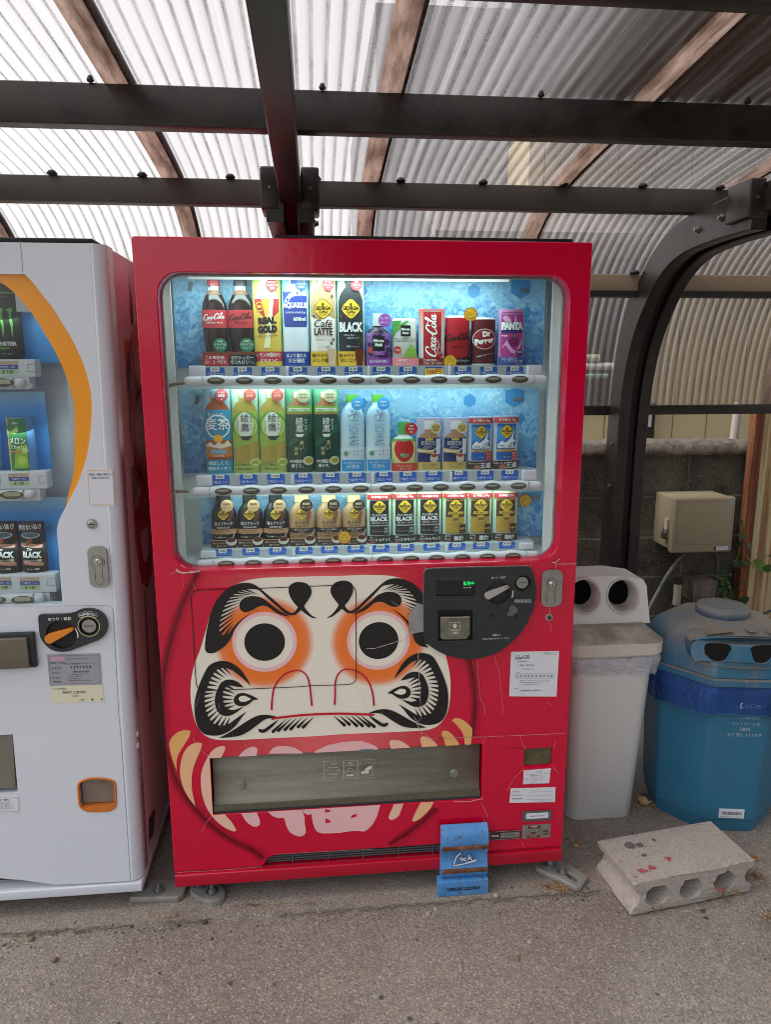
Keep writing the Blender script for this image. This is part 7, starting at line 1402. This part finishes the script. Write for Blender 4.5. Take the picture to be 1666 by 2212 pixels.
ldo = ld.build('lid', wb2)
# hood: sloping front with two real holes
hx = P(1397, 1300, Y=Yb+.13).x-cxb; zf0 = z_h-.004; ztop = P(1330, 1240, Y=Yb+.16).z
sl = .045/(ztop-zf0)
Yf = lambda z: Yb+.095+(z-zf0)*sl
h_ol = [(cxb-hx, zf0), (cxb+hx, zf0), (cxb+hx-.004, ztop-.035), (cxb+hx-.014, ztop-.015), (cxb+.05, ztop-.001), (cxb-.05, ztop-.001), (cxb-hx+.014, ztop-.015), (cxb-hx+.004, ztop-.035)]
hc = [P(1263.6, 1288, Y=Yb+.12), P(1346.7, 1288, Y=Yb+.12)]; hr = P(1379, 1288, Y=Yb+.12).x-hc[1].x
hol = [ell(p.x, p.z, hr, n=30) for p in hc]
t_ = MB().prism(h_ol, 0, 1, WLD, holes=hol); hd = MB(); n_ = len(h_ol)+60
hd.add([(x, Yf(z) if y == 0 else Yb+.27, z) for x, y, z in t_.v], [f for f in t_.f], WBN)
hd_ = MB(); flat, tr = hd_.tri2([h_ol]+hol); nF = len(flat); F = []
for q in tr:
    a, b, c = (flat[i] for i in q)
    if (b[0]-a[0])*(c[1]-a[1])-(b[1]-a[1])*(c[0]-a[0]) < 0: q = (q[0], q[2], q[1])
    F.append(tuple(q))
V = [(a, Yf(b), b) for a, b in flat]; nb = len(V); V += [(a*.96+cxb*.04, Yb+.27, b) for a, b in h_ol]; m_ = len(h_ol)
F += [(i, nb+i, nb+(i+1) % m_, (i+1) % m_) for i in range(m_)]+[tuple(nb+m_-1-i for i in range(m_))]
hd_.add(V, F, WBN); hdo = hd_.build('hood', ldo, bevel=.004) if False else hd_.build('hood', wb2)
for p in hc:
    rg = MB(); R_ = []
    for r_, dy in ((hr*1.14, -.0005), (hr*1.12, -.004), (hr*1.0, -.002), (hr*.86, .03), (hr*.8, .05)): R_.append([(p.x+r_*math.cos(k*math.pi/16), Yf(p.z+r_*math.sin(k*math.pi/16))+dy, p.z+r_*math.sin(k*math.pi/16)) for k in range(32)])
    rg.loft(R_, dirtyplastic('bin_ring', 'c4c2be', '6a6256', .55, .8) if 'ringm' not in globals() else ringm, True, False, False); ringm = rg.ms[0]; rg.build('hole_rim', wb2)
MB().box(cxb-hx+.02, cxb+hx-.02, Yb+.18, Yb+.25, zf0+.02, ztop-.03, BLK).build('inner_shadow_box', wb2) if False else None
MB().box(cxb-hx*.9, cxb+hx*.9, Yb+.25, Yb+.255, zf0, ztop-.03, mat('inside_dark', '171513', .8)).build('hood_back', wb2)
# plastic bag skirt
t = NT('clear_bag'); tp = t.n('ShaderNodeBsdfTransparent'); tp.inputs[0].default_value = (.9, .9, .93, 1); pb = t.bsdf((.62, .63, .68, 1), .2, 0, t.bump(t.noise(28, 3, .6, t.mapping((1, 1, 3))), .9, .01)); mx = t.n('ShaderNodeMixShader')
t.t.links.new(t.ramp(t.noise(18, 4, .6, t.mapping((1, 1, 2.5))), [(.3, .25), (.7, .75)]), mx.inputs[0]); t.t.links.new(tp.outputs[0], mx.inputs[1]); t.t.links.new(pb, mx.inputs[2]); BAG = t.done(mx.outputs[0])
rn = random.Random(9); R_ = []; base_ = rring(cxb, cyb, 1, 1, .25, 0, 12); zb0 = P(1330, 1452, Y=Yb).z
for j, (hx2, hy2, z) in enumerate(((hl_-.006, .176, zr0+.002), (hl_-.002, .182, zr0-.012), (hl_-.003, .18, zr0-.028), (hb_t+.008, .176, zb0))):
    r0 = [(a, b) for a, b in fine(rrect(cxb-hx2, cyb-hy2, cxb+hx2, cyb+hy2, .05, 6), .5)]; R_.append([(a+rn.uniform(-.003, .003)*j, b+rn.uniform(-.003, .003)*j, z+(rn.uniform(-.012, .006) if j == 3 else 0)) for a, b in r0])
MB().loft(R_, BAG, True, False, False).build('bin_bag', wb2)
# blue octagonal bins
BLB = dirtyplastic('bin_blue', '2b6c8c', '4f6a70', .66, 1.1, rough=.35, sc=3); BLL = dirtyplastic('bin_blue_lid', '2b6685', '857b6d', .42, .74, sc=4); BCP = dirtyplastic('bin_cap', '2c5a78', '72726e', .2, .5)
def octo(cx, cy, ap, z, cut=.42, n=3):
    pts = []
    q = [(ap, -ap*cut), (ap, ap*cut), (ap*cut, ap), (-ap*cut, ap), (-ap, ap*cut), (-ap, -ap*cut), (-ap*cut, -ap), (ap*cut, -ap)]
    for i in range(8):
        a, b, c = q[i-1], q[i], q[(i+1) % 8]; r = .06
        for s_ in (0, .5, 1):
            p0 = (b[0]+(a[0]-b[0])*r, b[1]+(a[1]-b[1])*r); p1 = (b[0]+(c[0]-b[0])*r, b[1]+(c[1]-b[1])*r); pm = (b[0]*.5+(p0[0]+p1[0])*.25, b[1]*.5+(p0[1]+p1[1])*.25)
            p = (p0, pm, p1)[int(s_*2)]; pts.append((cx+p[0], cy+p[1], z))
    return pts
MSH = None
def bluebin(cx, cy, lab, ang=0, body=None, lidm=None, capm=None):
    hk_ = lambda q: Vector((cx+(q.x-cx)*math.cos(ang)-(q.y-cy)*math.sin(ang), cy+(q.x-cx)*math.sin(ang)+(q.y-cy)*math.cos(ang), q.z))
    t_ = thing('rubbish_bin', (cx, cy, 0), lab, 'bin'); body, lidm, capm = body or BLB, lidm or BLL, capm or BCP
    zr = .562
    MB(hk_).loft([octo(cx, cy, .182, 0), octo(cx, cy, .19, .008), octo(cx, cy, .195, .05), octo(cx, cy, .199, .054), octo(cx, cy, .222, zr)], body, False).build('body', t_, bevel=.0)
    lid = MB(hk_).loft([octo(cx, cy, .234, zr-.026), octo(cx, cy, .24, zr-.022), octo(cx, cy, .24, zr-.003), octo(cx, cy, .23, zr)], lidm, False, True, False)
    R_ = []
    for f_, z, k in ((.226, zr, 0), (.222, zr+.03, .05), (.214, zr+.065, .12), (.194, zr+.098, .3), (.16, zr+.122, .6), (.115, zr+.136, 1), (.08, zr+.14, 1)):
        R_.append([((a-cx)*(1-k)+f_*math.cos(math.atan2(b-cy, a-cx))*k*1.02+cx, (b-cy)*(1-k)+f_*math.sin(math.atan2(b-cy, a-cx))*k*1.02+cy, z) for a, b, _ in octo(cx, cy, f_, z)])
    lid.loft(R_, lidm, True, False, True); lid.build('lid', t_)
    cz_ = zr+.136; cp = MB(hk_).lathe([(.081, 0), (.084, .003), (.084, .024), (.079, .031), (.03, .035), (0, .036)], (cx, cy, cz_), capm, 36); cp.lathe([(.05, 0), (.052, .0015), (.048, .0015)], (cx, cy, cz_+.033), capm, 28); cp.build('cap', t_)
    return t_, zr, hk_
cxB, cyB, AN = 1.79, .352, -.17
bb1, zr, HB = bluebin(cxB, cyB, 'blue octagonal bin with a round cap and a blue mesh skirt, behind the concrete block', AN)
hx_ = [(-.062, .085), (.062, .085)]
D_ = lambda sg, u: [(cxB-.022+sg*u+a*.88, zr+.083+b) for a, b in crom([(-.036, .018), (-.02, .024), (.02, .026), (.036, .020), (.036, -.004), (.024, -.024), (0, -.030), (-.024, -.024), (-.036, -.004)], 3)]
vol = crom([(cxB-.15, zr+.045), (cxB, zr+.038), (cxB+.15, zr+.045), (cxB+.158, zr+.09), (cxB+.13, zr+.118), (cxB, zr+.128), (cxB-.13, zr+.118), (cxB-.158, zr+.09)], 3)
hs2 = [D_(-1, .066), D_(1, .066)]
mb = MB(HB).prism(vol, cyB-.236, cyB-.10, BLL, holes=hs2); mb.v = [(x, y+(abs(x-cxB)**2)*1.6+(z-zr-.04)*.22, z) for x, y, z in mb.v]; mb.build('visor', bb1, bevel=.006)
for sg in (-1, 1):
    q = D_(sg, .066); mb = MB(HB).plate([(cxB-.022+sg*.066+(a-cxB+.022-sg*.066)*1.12, zr+.083+(b-zr-.083)*1.12) for a, b in q], cyB-.2245, mat('bin_hole_dark', '040506', .9)); mb.v = [(x, y+(abs(x-cxB)**2)*1.2, z) for x, y, z in mb.v]; mb.build('drop_hole', bb1)
br_ = [(cxB-.165, zr+.104), (cxB-.10, zr+.124), (cxB, zr+.132), (cxB+.10, zr+.124), (cxB+.165, zr+.104), (cxB+.158, zr+.11), (cxB+.10, zr+.130), (cxB, zr+.138), (cxB-.10, zr+.130), (cxB-.158, zr+.11)]
mb = MB(HB).prism(crom(br_, 2), cyB-.240, cyB-.195, BLL); mb.v = [(x, y+(abs(x-cxB)**2)*1.6+(z-zr-.04)*.22, z+(y-cyB+.246)*.14) for x, y, z in mb.v]; mb.build('brow', bb1, bevel=.004)
wl_ = dirtyplastic('worn_label', 'b3aea4', '6a6258', .5, .7, sc=40)
for x0, x1 in ((-.12, -.04), (.0, .03), (.065, .095)):
    tz = lambda x, y: zr+.1435-.9*(x-cxB)**2+(y-cyB+.246)*.14+.002
    mb = MB(HB); mb.add([(cxB+x0, cyB-.21, tz(cxB+x0, cyB-.21)), (cxB+x1, cyB-.21, tz(cxB+x1, cyB-.21)), (cxB+x1, cyB-.175, tz(cxB+x1, cyB-.175)), (cxB+x0, cyB-.175, tz(cxB+x0, cyB-.175))], [(0, 1, 2, 3)], wl_); mb.build('worn_label', bb1)
MB(HB).cyl((cxB+.0, cyB-.24, zr-.012), (cxB+.0, cyB-.246, zr-.012), .008, n=12, m=BLL).build('lid_stud', bb1)
t = NT('blue_mesh'); sx = t.n('ShaderNodeSeparateXYZ'); t.t.links.new(t.obj(), sx.inputs[0]); wv1 = t.math('SINE', t.math('MULTIPLY', t.math('ADD', sx.outputs[0], sx.outputs[1]), 1500)); wv2 = t.math('SINE', t.math('MULTIPLY', sx.outputs[2], 1500))
al = t.ramp(t.math('MAXIMUM', wv1, wv2), [(.5, .45), (.75, .92)]); c = t.mix(t.ramp(t.noise(16, 3, .6, t.mapping((1, 1, .25))), [(.35, 0.), (.65, 1.)]), lin('16397c'), lin('2452a0'))
tp = t.n('ShaderNodeBsdfTransparent'); mx = t.n('ShaderNodeMixShader'); t.t.links.new(al, mx.inputs[0]); t.t.links.new(tp.outputs[0], mx.inputs[1]); t.t.links.new(t.bsdf(c, .6), mx.inputs[2]); MSH = t.done(mx.outputs[0])
R_ = []; rn = random.Random(2)
for j in range(7):
    z = zr-.025-.0165*j; ap = .2365-.004*j/6+(.0 if j else -.006); oc = octo(cxB, cyB, ap, z); oo = []
    for i in range(len(oc)):
        a, b = oc[i], oc[(i+1) % len(oc)]
        for k in range(4): oo.append((a[0]+(b[0]-a[0])*k/4, a[1]+(b[1]-a[1])*k/4, z))
    if j == 0: ph = [rn.uniform(-.002, .003) for _ in oo]
    R_.append([(cxB+(a-cxB)*(1+ph[i]/ap*min(j, 3)), cyB+(b-cyB)*(1+ph[i]/ap*min(j, 3)), z-.007*math.sin(i*.2+1)*(j/6)) for i, (a, b, _) in enumerate(oo)])
mb = MB(HB).loft(R_, MSH, True, False, False); mb.tube([(a, b, z-.002) for a, b, z in R_[-1]], .003, mat('mesh_hem', '1f5c7a', .7, dirt=.4, ds=90), 6, True); mb.build('mesh_bag', bb1)
lt = MB(HB); FW = mat('faded_white', 'a9bcc8', .6, dirt=.9, ds=90, dirtcol='2f6a8c'); yy = lambda z: cyB-.199-(z-.054)*(.023/.508)-.0012
for s_, z, h, yo in (('DyDo', .475, .026, -.0195), ('このBOXは', .437, .011, -.0195)):
    n0 = len(lt.v); lt.text(s_, cxB+.02, z, h, 0, mat('mesh_white', '8fa6cc', .6, dirt=.3, ds=200), .03, wmax=.13); lt.v[n0:] = [(x, yy(zz)+yo, zz) for x, y, zz in lt.v[n0:]]
    lt.build('lettering', bb1); lt = MB(HB)
for s_, z, h, yo in (('ペットボトルを', .405, .012, 0), ('100%', .386, .013, 0), ('を使用しています', .366, .013, 0)):
    n0 = len(lt.v); lt.text(s_, cxB+.02, z, h, 0, FW if yo == 0 else mat('mesh_white', '8fa6cc', .6, dirt=.3, ds=200), .03, wmax=.13); lt.v[n0:] = [(x, yy(zz)+yo, zz) for x, y, zz in lt.v[n0:]]
lt.build('lettering', bb1)
ms_ = MB(HB).box(cxB-.03, cxB+.05, cyB-.2035, cyB-.2, .062, .094, PAPER); ms_.text('⧄HISASHI', cxB+.01, .080, .011, cyB-.2042, DKI, .03, wmax=.07).text('株式会社ヒサシ リサイクルボックス', cxB+.01, .067, .004, cyB-.2042, DKI, 0, wmax=.07).build('maker_sticker', bb1)
bb2, _, _ = bluebin(2.45, .52, 'grey capped blue bin cut off at the right edge beside the rusty sheet', .1, None, dirtyplastic('bin_grey_lid', '7d8488', '6a665e', .4, .8), dirtyplastic('bin_grey_cap', '9a9ea0', '7a766e', .4, .8))
# ================================================================== THINGS ON THE WALL
EB = mat('enclosure_beige', '9a8e74', .45, dirt=.25, ds=6, dirtcol='6f6653')
c0 = [P(x, y, Y=1.2) for x, y in ((1455, 1075), (1591, 1071), (1582, 1196), (1448, 1190))]
ex0, ex1, ez0, ez1 = P(1454, 1075, Y=1.22).x, P(1592, 1071, Y=1.2).x, P(1460, 1196, Y=1.2).z, P(1560, 1074, Y=1.2).z
eb = thing('electric_box', ((ex0+ex1)/2, 1.3, ez0), 'beige plastic electric enclosure with a padlock, fixed to the block wall', 'electric box')
MB().box(ex0+.006, ex1-.008, 1.24, 1.398, ez0+.012, ez1-.004, EB, .006).build('case', eb)
dr = MB().box(ex0, ex1, 1.2, 1.238, ez0, ez1, EB, .01).build('door', eb); a_, b_ = ex0+.018, ex1-.012
MB().ribbon([(a_, ez1-.02), (b_, ez1-.02), (b_, ez0+.04), (a_, ez0+.04), (a_, ez1-.02)], .002, 1.1993, mat('emboss_beige', '7a7059', .5)).build('door_rib', dr)
MB().plate([(b_-.022, ez1-.036), (b_-.004, ez1-.036), (b_-.004, ez1-.014), (b_-.022, ez1-.014)], 1.199, ink('7fa9c4')).build('blue_sticker', dr)
mb = MB().plate([(b_-.065, ez0+.012), (b_-.008, ez0+.012), (b_-.008, ez0+.028), (b_-.065, ez0+.028)], 1.199, PAPER); mb.plate([(b_-.075, ez0+.012), (b_-.067, ez0+.012), (b_-.067, ez0+.028), (b_-.075, ez0+.028)], 1.1988, drk); mb.text('プラボックス', b_-.036, ez0+.021, .007, 1.1986, DKI, .02, wmax=.05); mb.build('maker_sticker', dr)
px_, pz_ = ex0-.004, P(1440, 1150, Y=1.25).z
MB().box(ex0-.004, ex0+.005, 1.245, 1.275, pz_+.012, pz_+.06, mat('latch_pale', 'b5aa94', .5)).build('latch', eb)
pl = MB().box(ex0-.02, ex0-.006, 1.238, 1.272, pz_-.032, pz_, mat('padlock_steel', '5c5a55', .4, .6, dirt=.5, ds=60), .004); pl.tube([(ex0-.013, 1.246, pz_), (ex0-.013, 1.247, pz_+.016), (ex0-.013, 1.255, pz_+.023), (ex0-.013, 1.263, pz_+.016), (ex0-.013, 1.264, pz_)], .003, CHR, 8)
pl.build('padlock', base=(ex0-.013, 1.255, pz_), label='small steel padlock hanging on the side of the beige electric box', cat='padlock')
PIP = mat('conduit_grey', '6d6f6d', .5, dirt=.5, ds=14)
cp1 = [P(x, y, Y=Y) for x, y, Y in ((1479, 1196, 1.33), (1465, 1210, 1.33), (1440, 1245, 1.33), (1415, 1290, 1.32), (1400, 1320, 1.3), (1380, 1345, 1.3))]
MB().tube(cp1, .0085, PIP, 10).build('conduit', base=cp1[-1], label='grey flexible conduit running down left from the electric box', cat='conduit')
k = cp1[2]*.6+cp1[3]*.4; q = MB()
for i in range(4): q.tube([k+Vector((.012*math.cos(a), -.012*math.sin(a), .006*i-.008+.004*math.cos(a))) for a in [j*math.pi/5 for j in range(10)]], .0015, mat('green_wire', '2f5a4c', .5), 5, True)
q.build('wire_tie', base=k, label='dark green wire wound round the grey conduit', cat='wire')
cp2 = [P(x, y, Y=1.35) for x, y in ((1547, 1196), (1552, 1205), (1552, 1225), (1550, 1262), (1551, 1300))]; MB().tube(cp2, .0045, PIP, 8).build('conduit', base=cp2[-1], label='thin grey conduit dropping from the right of the electric box', cat='conduit')
BRW = mat('old_meter', '6e6459', .8, dirt=.6, ds=20, dirtcol='3a332c')
p0, p1 = P(1498, 1254, Y=1.3), P(1545, 1254, Y=1.3); MB().box(p0.x, p1.x, 1.28, 1.398, P(1500, 1300, Y=1.3).z, p0.z, BRW, .006).box(p0.x+.03, p1.x-.03, 1.277, 1.2795, p0.z-.075, p0.z-.03, mat('meter_plate', '7a6f62', .7, dirt=.5, ds=40)).build('meter_box', base=(p0.x, 1.3, p0.z-.1), label='old brown meter box behind the cap of the blue bin', cat='meter box')
p0 = P(1466, 1248, Y=1.3); MB().cyl((p0.x, 1.3, .4), (p0.x, 1.3, p0.z-.03), .018, n=14, m=mat('pipe_cream', 'a09a8c', .6, dirt=.5, ds=20)).cyl((p0.x, 1.3, p0.z-.029), (p0.x, 1.3, p0.z), .02, n=14, m=RUB).build('standpipe', base=(p0.x, 1.3, .4), label='short pale pipe with black cap behind the blue bin', cat='pipe')
cb_ = [P(x, y, Y=1.1) for x, y in ((1625, 1342), (1645, 1328), (1668, 1318))]; MB().tube(cb_+[P(1700, 1305, Y=1.1)], .006, mat('cable_dark', '3a3a3a', .5), 8).build('cable', base=cb_[0], label='dark cable crossing the foot of the rusty sheet', cat='cable')
# weeds
LEAF = [mat('leaf_green', '3c5f22', .5, dirt=.3, ds=40, dirtcol='27401a'), mat('leaf_pale', '6a8f34', .5, dirt=.3, ds=40), mat('leaf_deep', '263f1c', .5, dirt=.3, ds=40)]
def leaf(mb, c, d, L, m, rn, w_=.38):
    d = Vector(d).normalized(); s_ = d.cross(Vector((rn.uniform(-.3, .3), -1, rn.uniform(-.3, .3)))).normalized(); nn = s_.cross(d); V = [c]
    for f_, ww in ((.25, .8), (.5, 1), (.75, .7), (1, 0)):
        for sg in ((-1, 1) if ww else (0,)): V.append(c+d*L*f_+s_*sg*ww*L*w_+nn*(abs(sg)*.08*L-.12*L*f_*f_))
    mb.add(V, [(0, 1, 2), (1, 3, 4, 2), (3, 5, 6, 4), (5, 7, 6)], m, True)
def weed(pts, n, L, lab, ms, seed, spread=.05, Y=1.33):
    rn = random.Random(seed); q = [P(x, y, Y=Y) for x, y in pts]; t_ = thing('climbing_weed', q[0], lab, 'plant')
    MB().tube(q, .0025, LEAF[1], 6).build('stem', t_); mb = MB()
    for i in range(n):
        f_ = rn.random()*(len(q)-1); k = int(f_); c = q[k].lerp(q[min(k+1, len(q)-1)], f_-k)+Vector((rn.uniform(-spread, spread), rn.uniform(-.05, .01), rn.uniform(-spread, spread))); leaf(mb, c, (rn.uniform(-1, 1), rn.uniform(-.6, 0), rn.uniform(-.9, .4)), L*rn.uniform(.7, 1.2), rn.choice(ms), rn)
    mb.build('leaves', t_)
weed([(1590, 1215), (1597, 1195), (1600, 1165), (1604, 1140), (1608, 1118)], 7, .045, 'leafy green vine climbing between the electric box and rusty sheet', [LEAF[0], LEAF[2]], 1, .03)
weed([(1612, 1200), (1622, 1215), (1632, 1226), (1645, 1222), (1652, 1205), (1650, 1190)], 7, .05, 'pale green tendril with few leaves across the rusty sheet', [LEAF[1], LEAF[0]], 2, .012, 1.3)
weed([(1540, 1240), (1560, 1255), (1575, 1262)], 40, .022, 'feathery dark green weed under the thin conduit', [LEAF[2], LEAF[0]], 3, .045, 1.34)
weed([(1556, 1300), (1570, 1292), (1585, 1290)], 16, .045, 'dark leaves between the blue bin cap and the wall', [LEAF[2]], 4, .03, 1.2)
# litter
rn = random.Random(21); LFM = [mat('dry_leaf_brown', '8a5a34', .7, dirt=.4, ds=60), mat('dry_leaf_tan', 'b08a5c', .7, dirt=.4, ds=60), mat('dry_leaf_pink', 'a5685a', .7, dirt=.4, ds=60)]
def dryleaf(x, y, L, lab, z=.01, mk=0):
    p = P(x, y, Z=z); mb = MB(); leaf(mb, Vector((p.x, p.y, z+.003)), (rn.uniform(-1, 1), rn.uniform(-1, 1), .2), L, LFM[mk], rn, .3)
    mb.v = [(a, b, max(c, .008)) for a, b, c in mb.v]; mb.build('dry_leaf', base=(p.x, p.y, z), label=lab, cat='leaf', group='dry leaves on the ground')
dryleaf(1252, 1830, .022, 'small orange dry leaf right of the red machine', mk=1)
dryleaf(1404, 1739, .05, 'tan dry leaf between the two bins', mk=1)
dryleaf(1393, 1725, .04, 'brown dry leaf beside the crushed can lid', mk=0)
dryleaf(1548, 1915, .045, 'pinkish dry leaf sticking out of the right block hole', .03, 2)
dryleaf(1562, 1922, .05, 'brown curled leaf at the mouth of the right block hole', .02, 0)
dryleaf(1470, 1900, .04, 'tan leaf lying inside the middle block hole', .03, 1)
dryleaf(76, 2108, .02, 'small brown leaf on the asphalt at lower left', mk=0)
dryleaf(1640, 1860, .03, 'brown leaf on the asphalt right of the concrete block', mk=0)
p = P(1402, 1720, Z=.02); MB().lathe([(.026, 0), (.028, .003), (.024, .005), (.0, .003)], (p.x, p.y, .012), CHR, 22).build('crushed_tin', base=(p.x, p.y, .01), label='crushed metal can lid between the white and blue bins', cat='can lid')
st = MB(); TW = mat('twig', '7a5a3c', .8, dirt=.4, ds=60); TW2 = mat('straw', 'b59a6c', .8, dirt=.3, ds=60)
for (cx, cy, sx_, sy_, n_) in ((1215, 1919, 45, 6, 110), (1240, 1820, 25, 12, 20), (1395, 1745, 30, 22, 60), (1570, 1925, 30, 10, 60), (1620, 1893, 30, 10, 50), (1660, 1985, 14, 10, 20), (395, 1985, 60, 10, 14), (1400, 1960, 90, 10, 25), (600, 1955, 160, 4, 25), (1330, 1855, 40, 30, 12)):
    for _ in range(n_):
        p = P(cx+rn.gauss(0, sx_*.5), cy+rn.gauss(0, sy_*.5), Z=.004); th = rn.uniform(0, 6.28); L = rn.uniform(.005, .028); z0 = rn.uniform(.007, .013)
        a = Vector((p.x, p.y, z0)); b = a+Vector((math.cos(th)*L, math.sin(th)*L, rn.uniform(-.003, .006))); st.tube([a, (a+b)/2+Vector((rn.uniform(-.002, .002), rn.uniform(-.002, .002), .001)), b], rn.uniform(.0005, .0013), rn.choice((TW, TW2)), 4)
st.build('plant_litter', kind='stuff', label='scattered straw and twig litter along the slab edge', cat='litter')
pb = MB(); PM = [mat('pebble_dark', '4a4642', .85, dirt=.4, ds=90), mat('pebble_pale', 'a59a8c', .85, dirt=.4, ds=90), mat('pebble_brown', '7a6a58', .85, dirt=.4, ds=90)]
for _ in range(900):
    x, y = rn.uniform(-.9, 1.9), rn.uniform(-1.0, -.02)
    if rn.random() < .5: y = -.066+rn.gauss(0, .02)
    r = rn.uniform(.0012, .0035)*(1+2*(rn.random() < .04)); a0 = rn.uniform(0, 3); m_ = rn.choice(PM); z0 = .001 if y > -.06 else -.007
    R_ = [[(x+r*rr_*math.cos(a0+k*1.257)*(1+.2*math.sin(k*3)), y+r*rr_*math.sin(a0+k*1.257), z0+r*h) for k in range(5)] for rr_, h in ((.8, 0), (1, .5), (.5, .9))]; pb.loft(R_, m_, True, False)
pb.build('gravel_grit', kind='stuff', label='loose grit and small stones on the asphalt', cat='gravel')
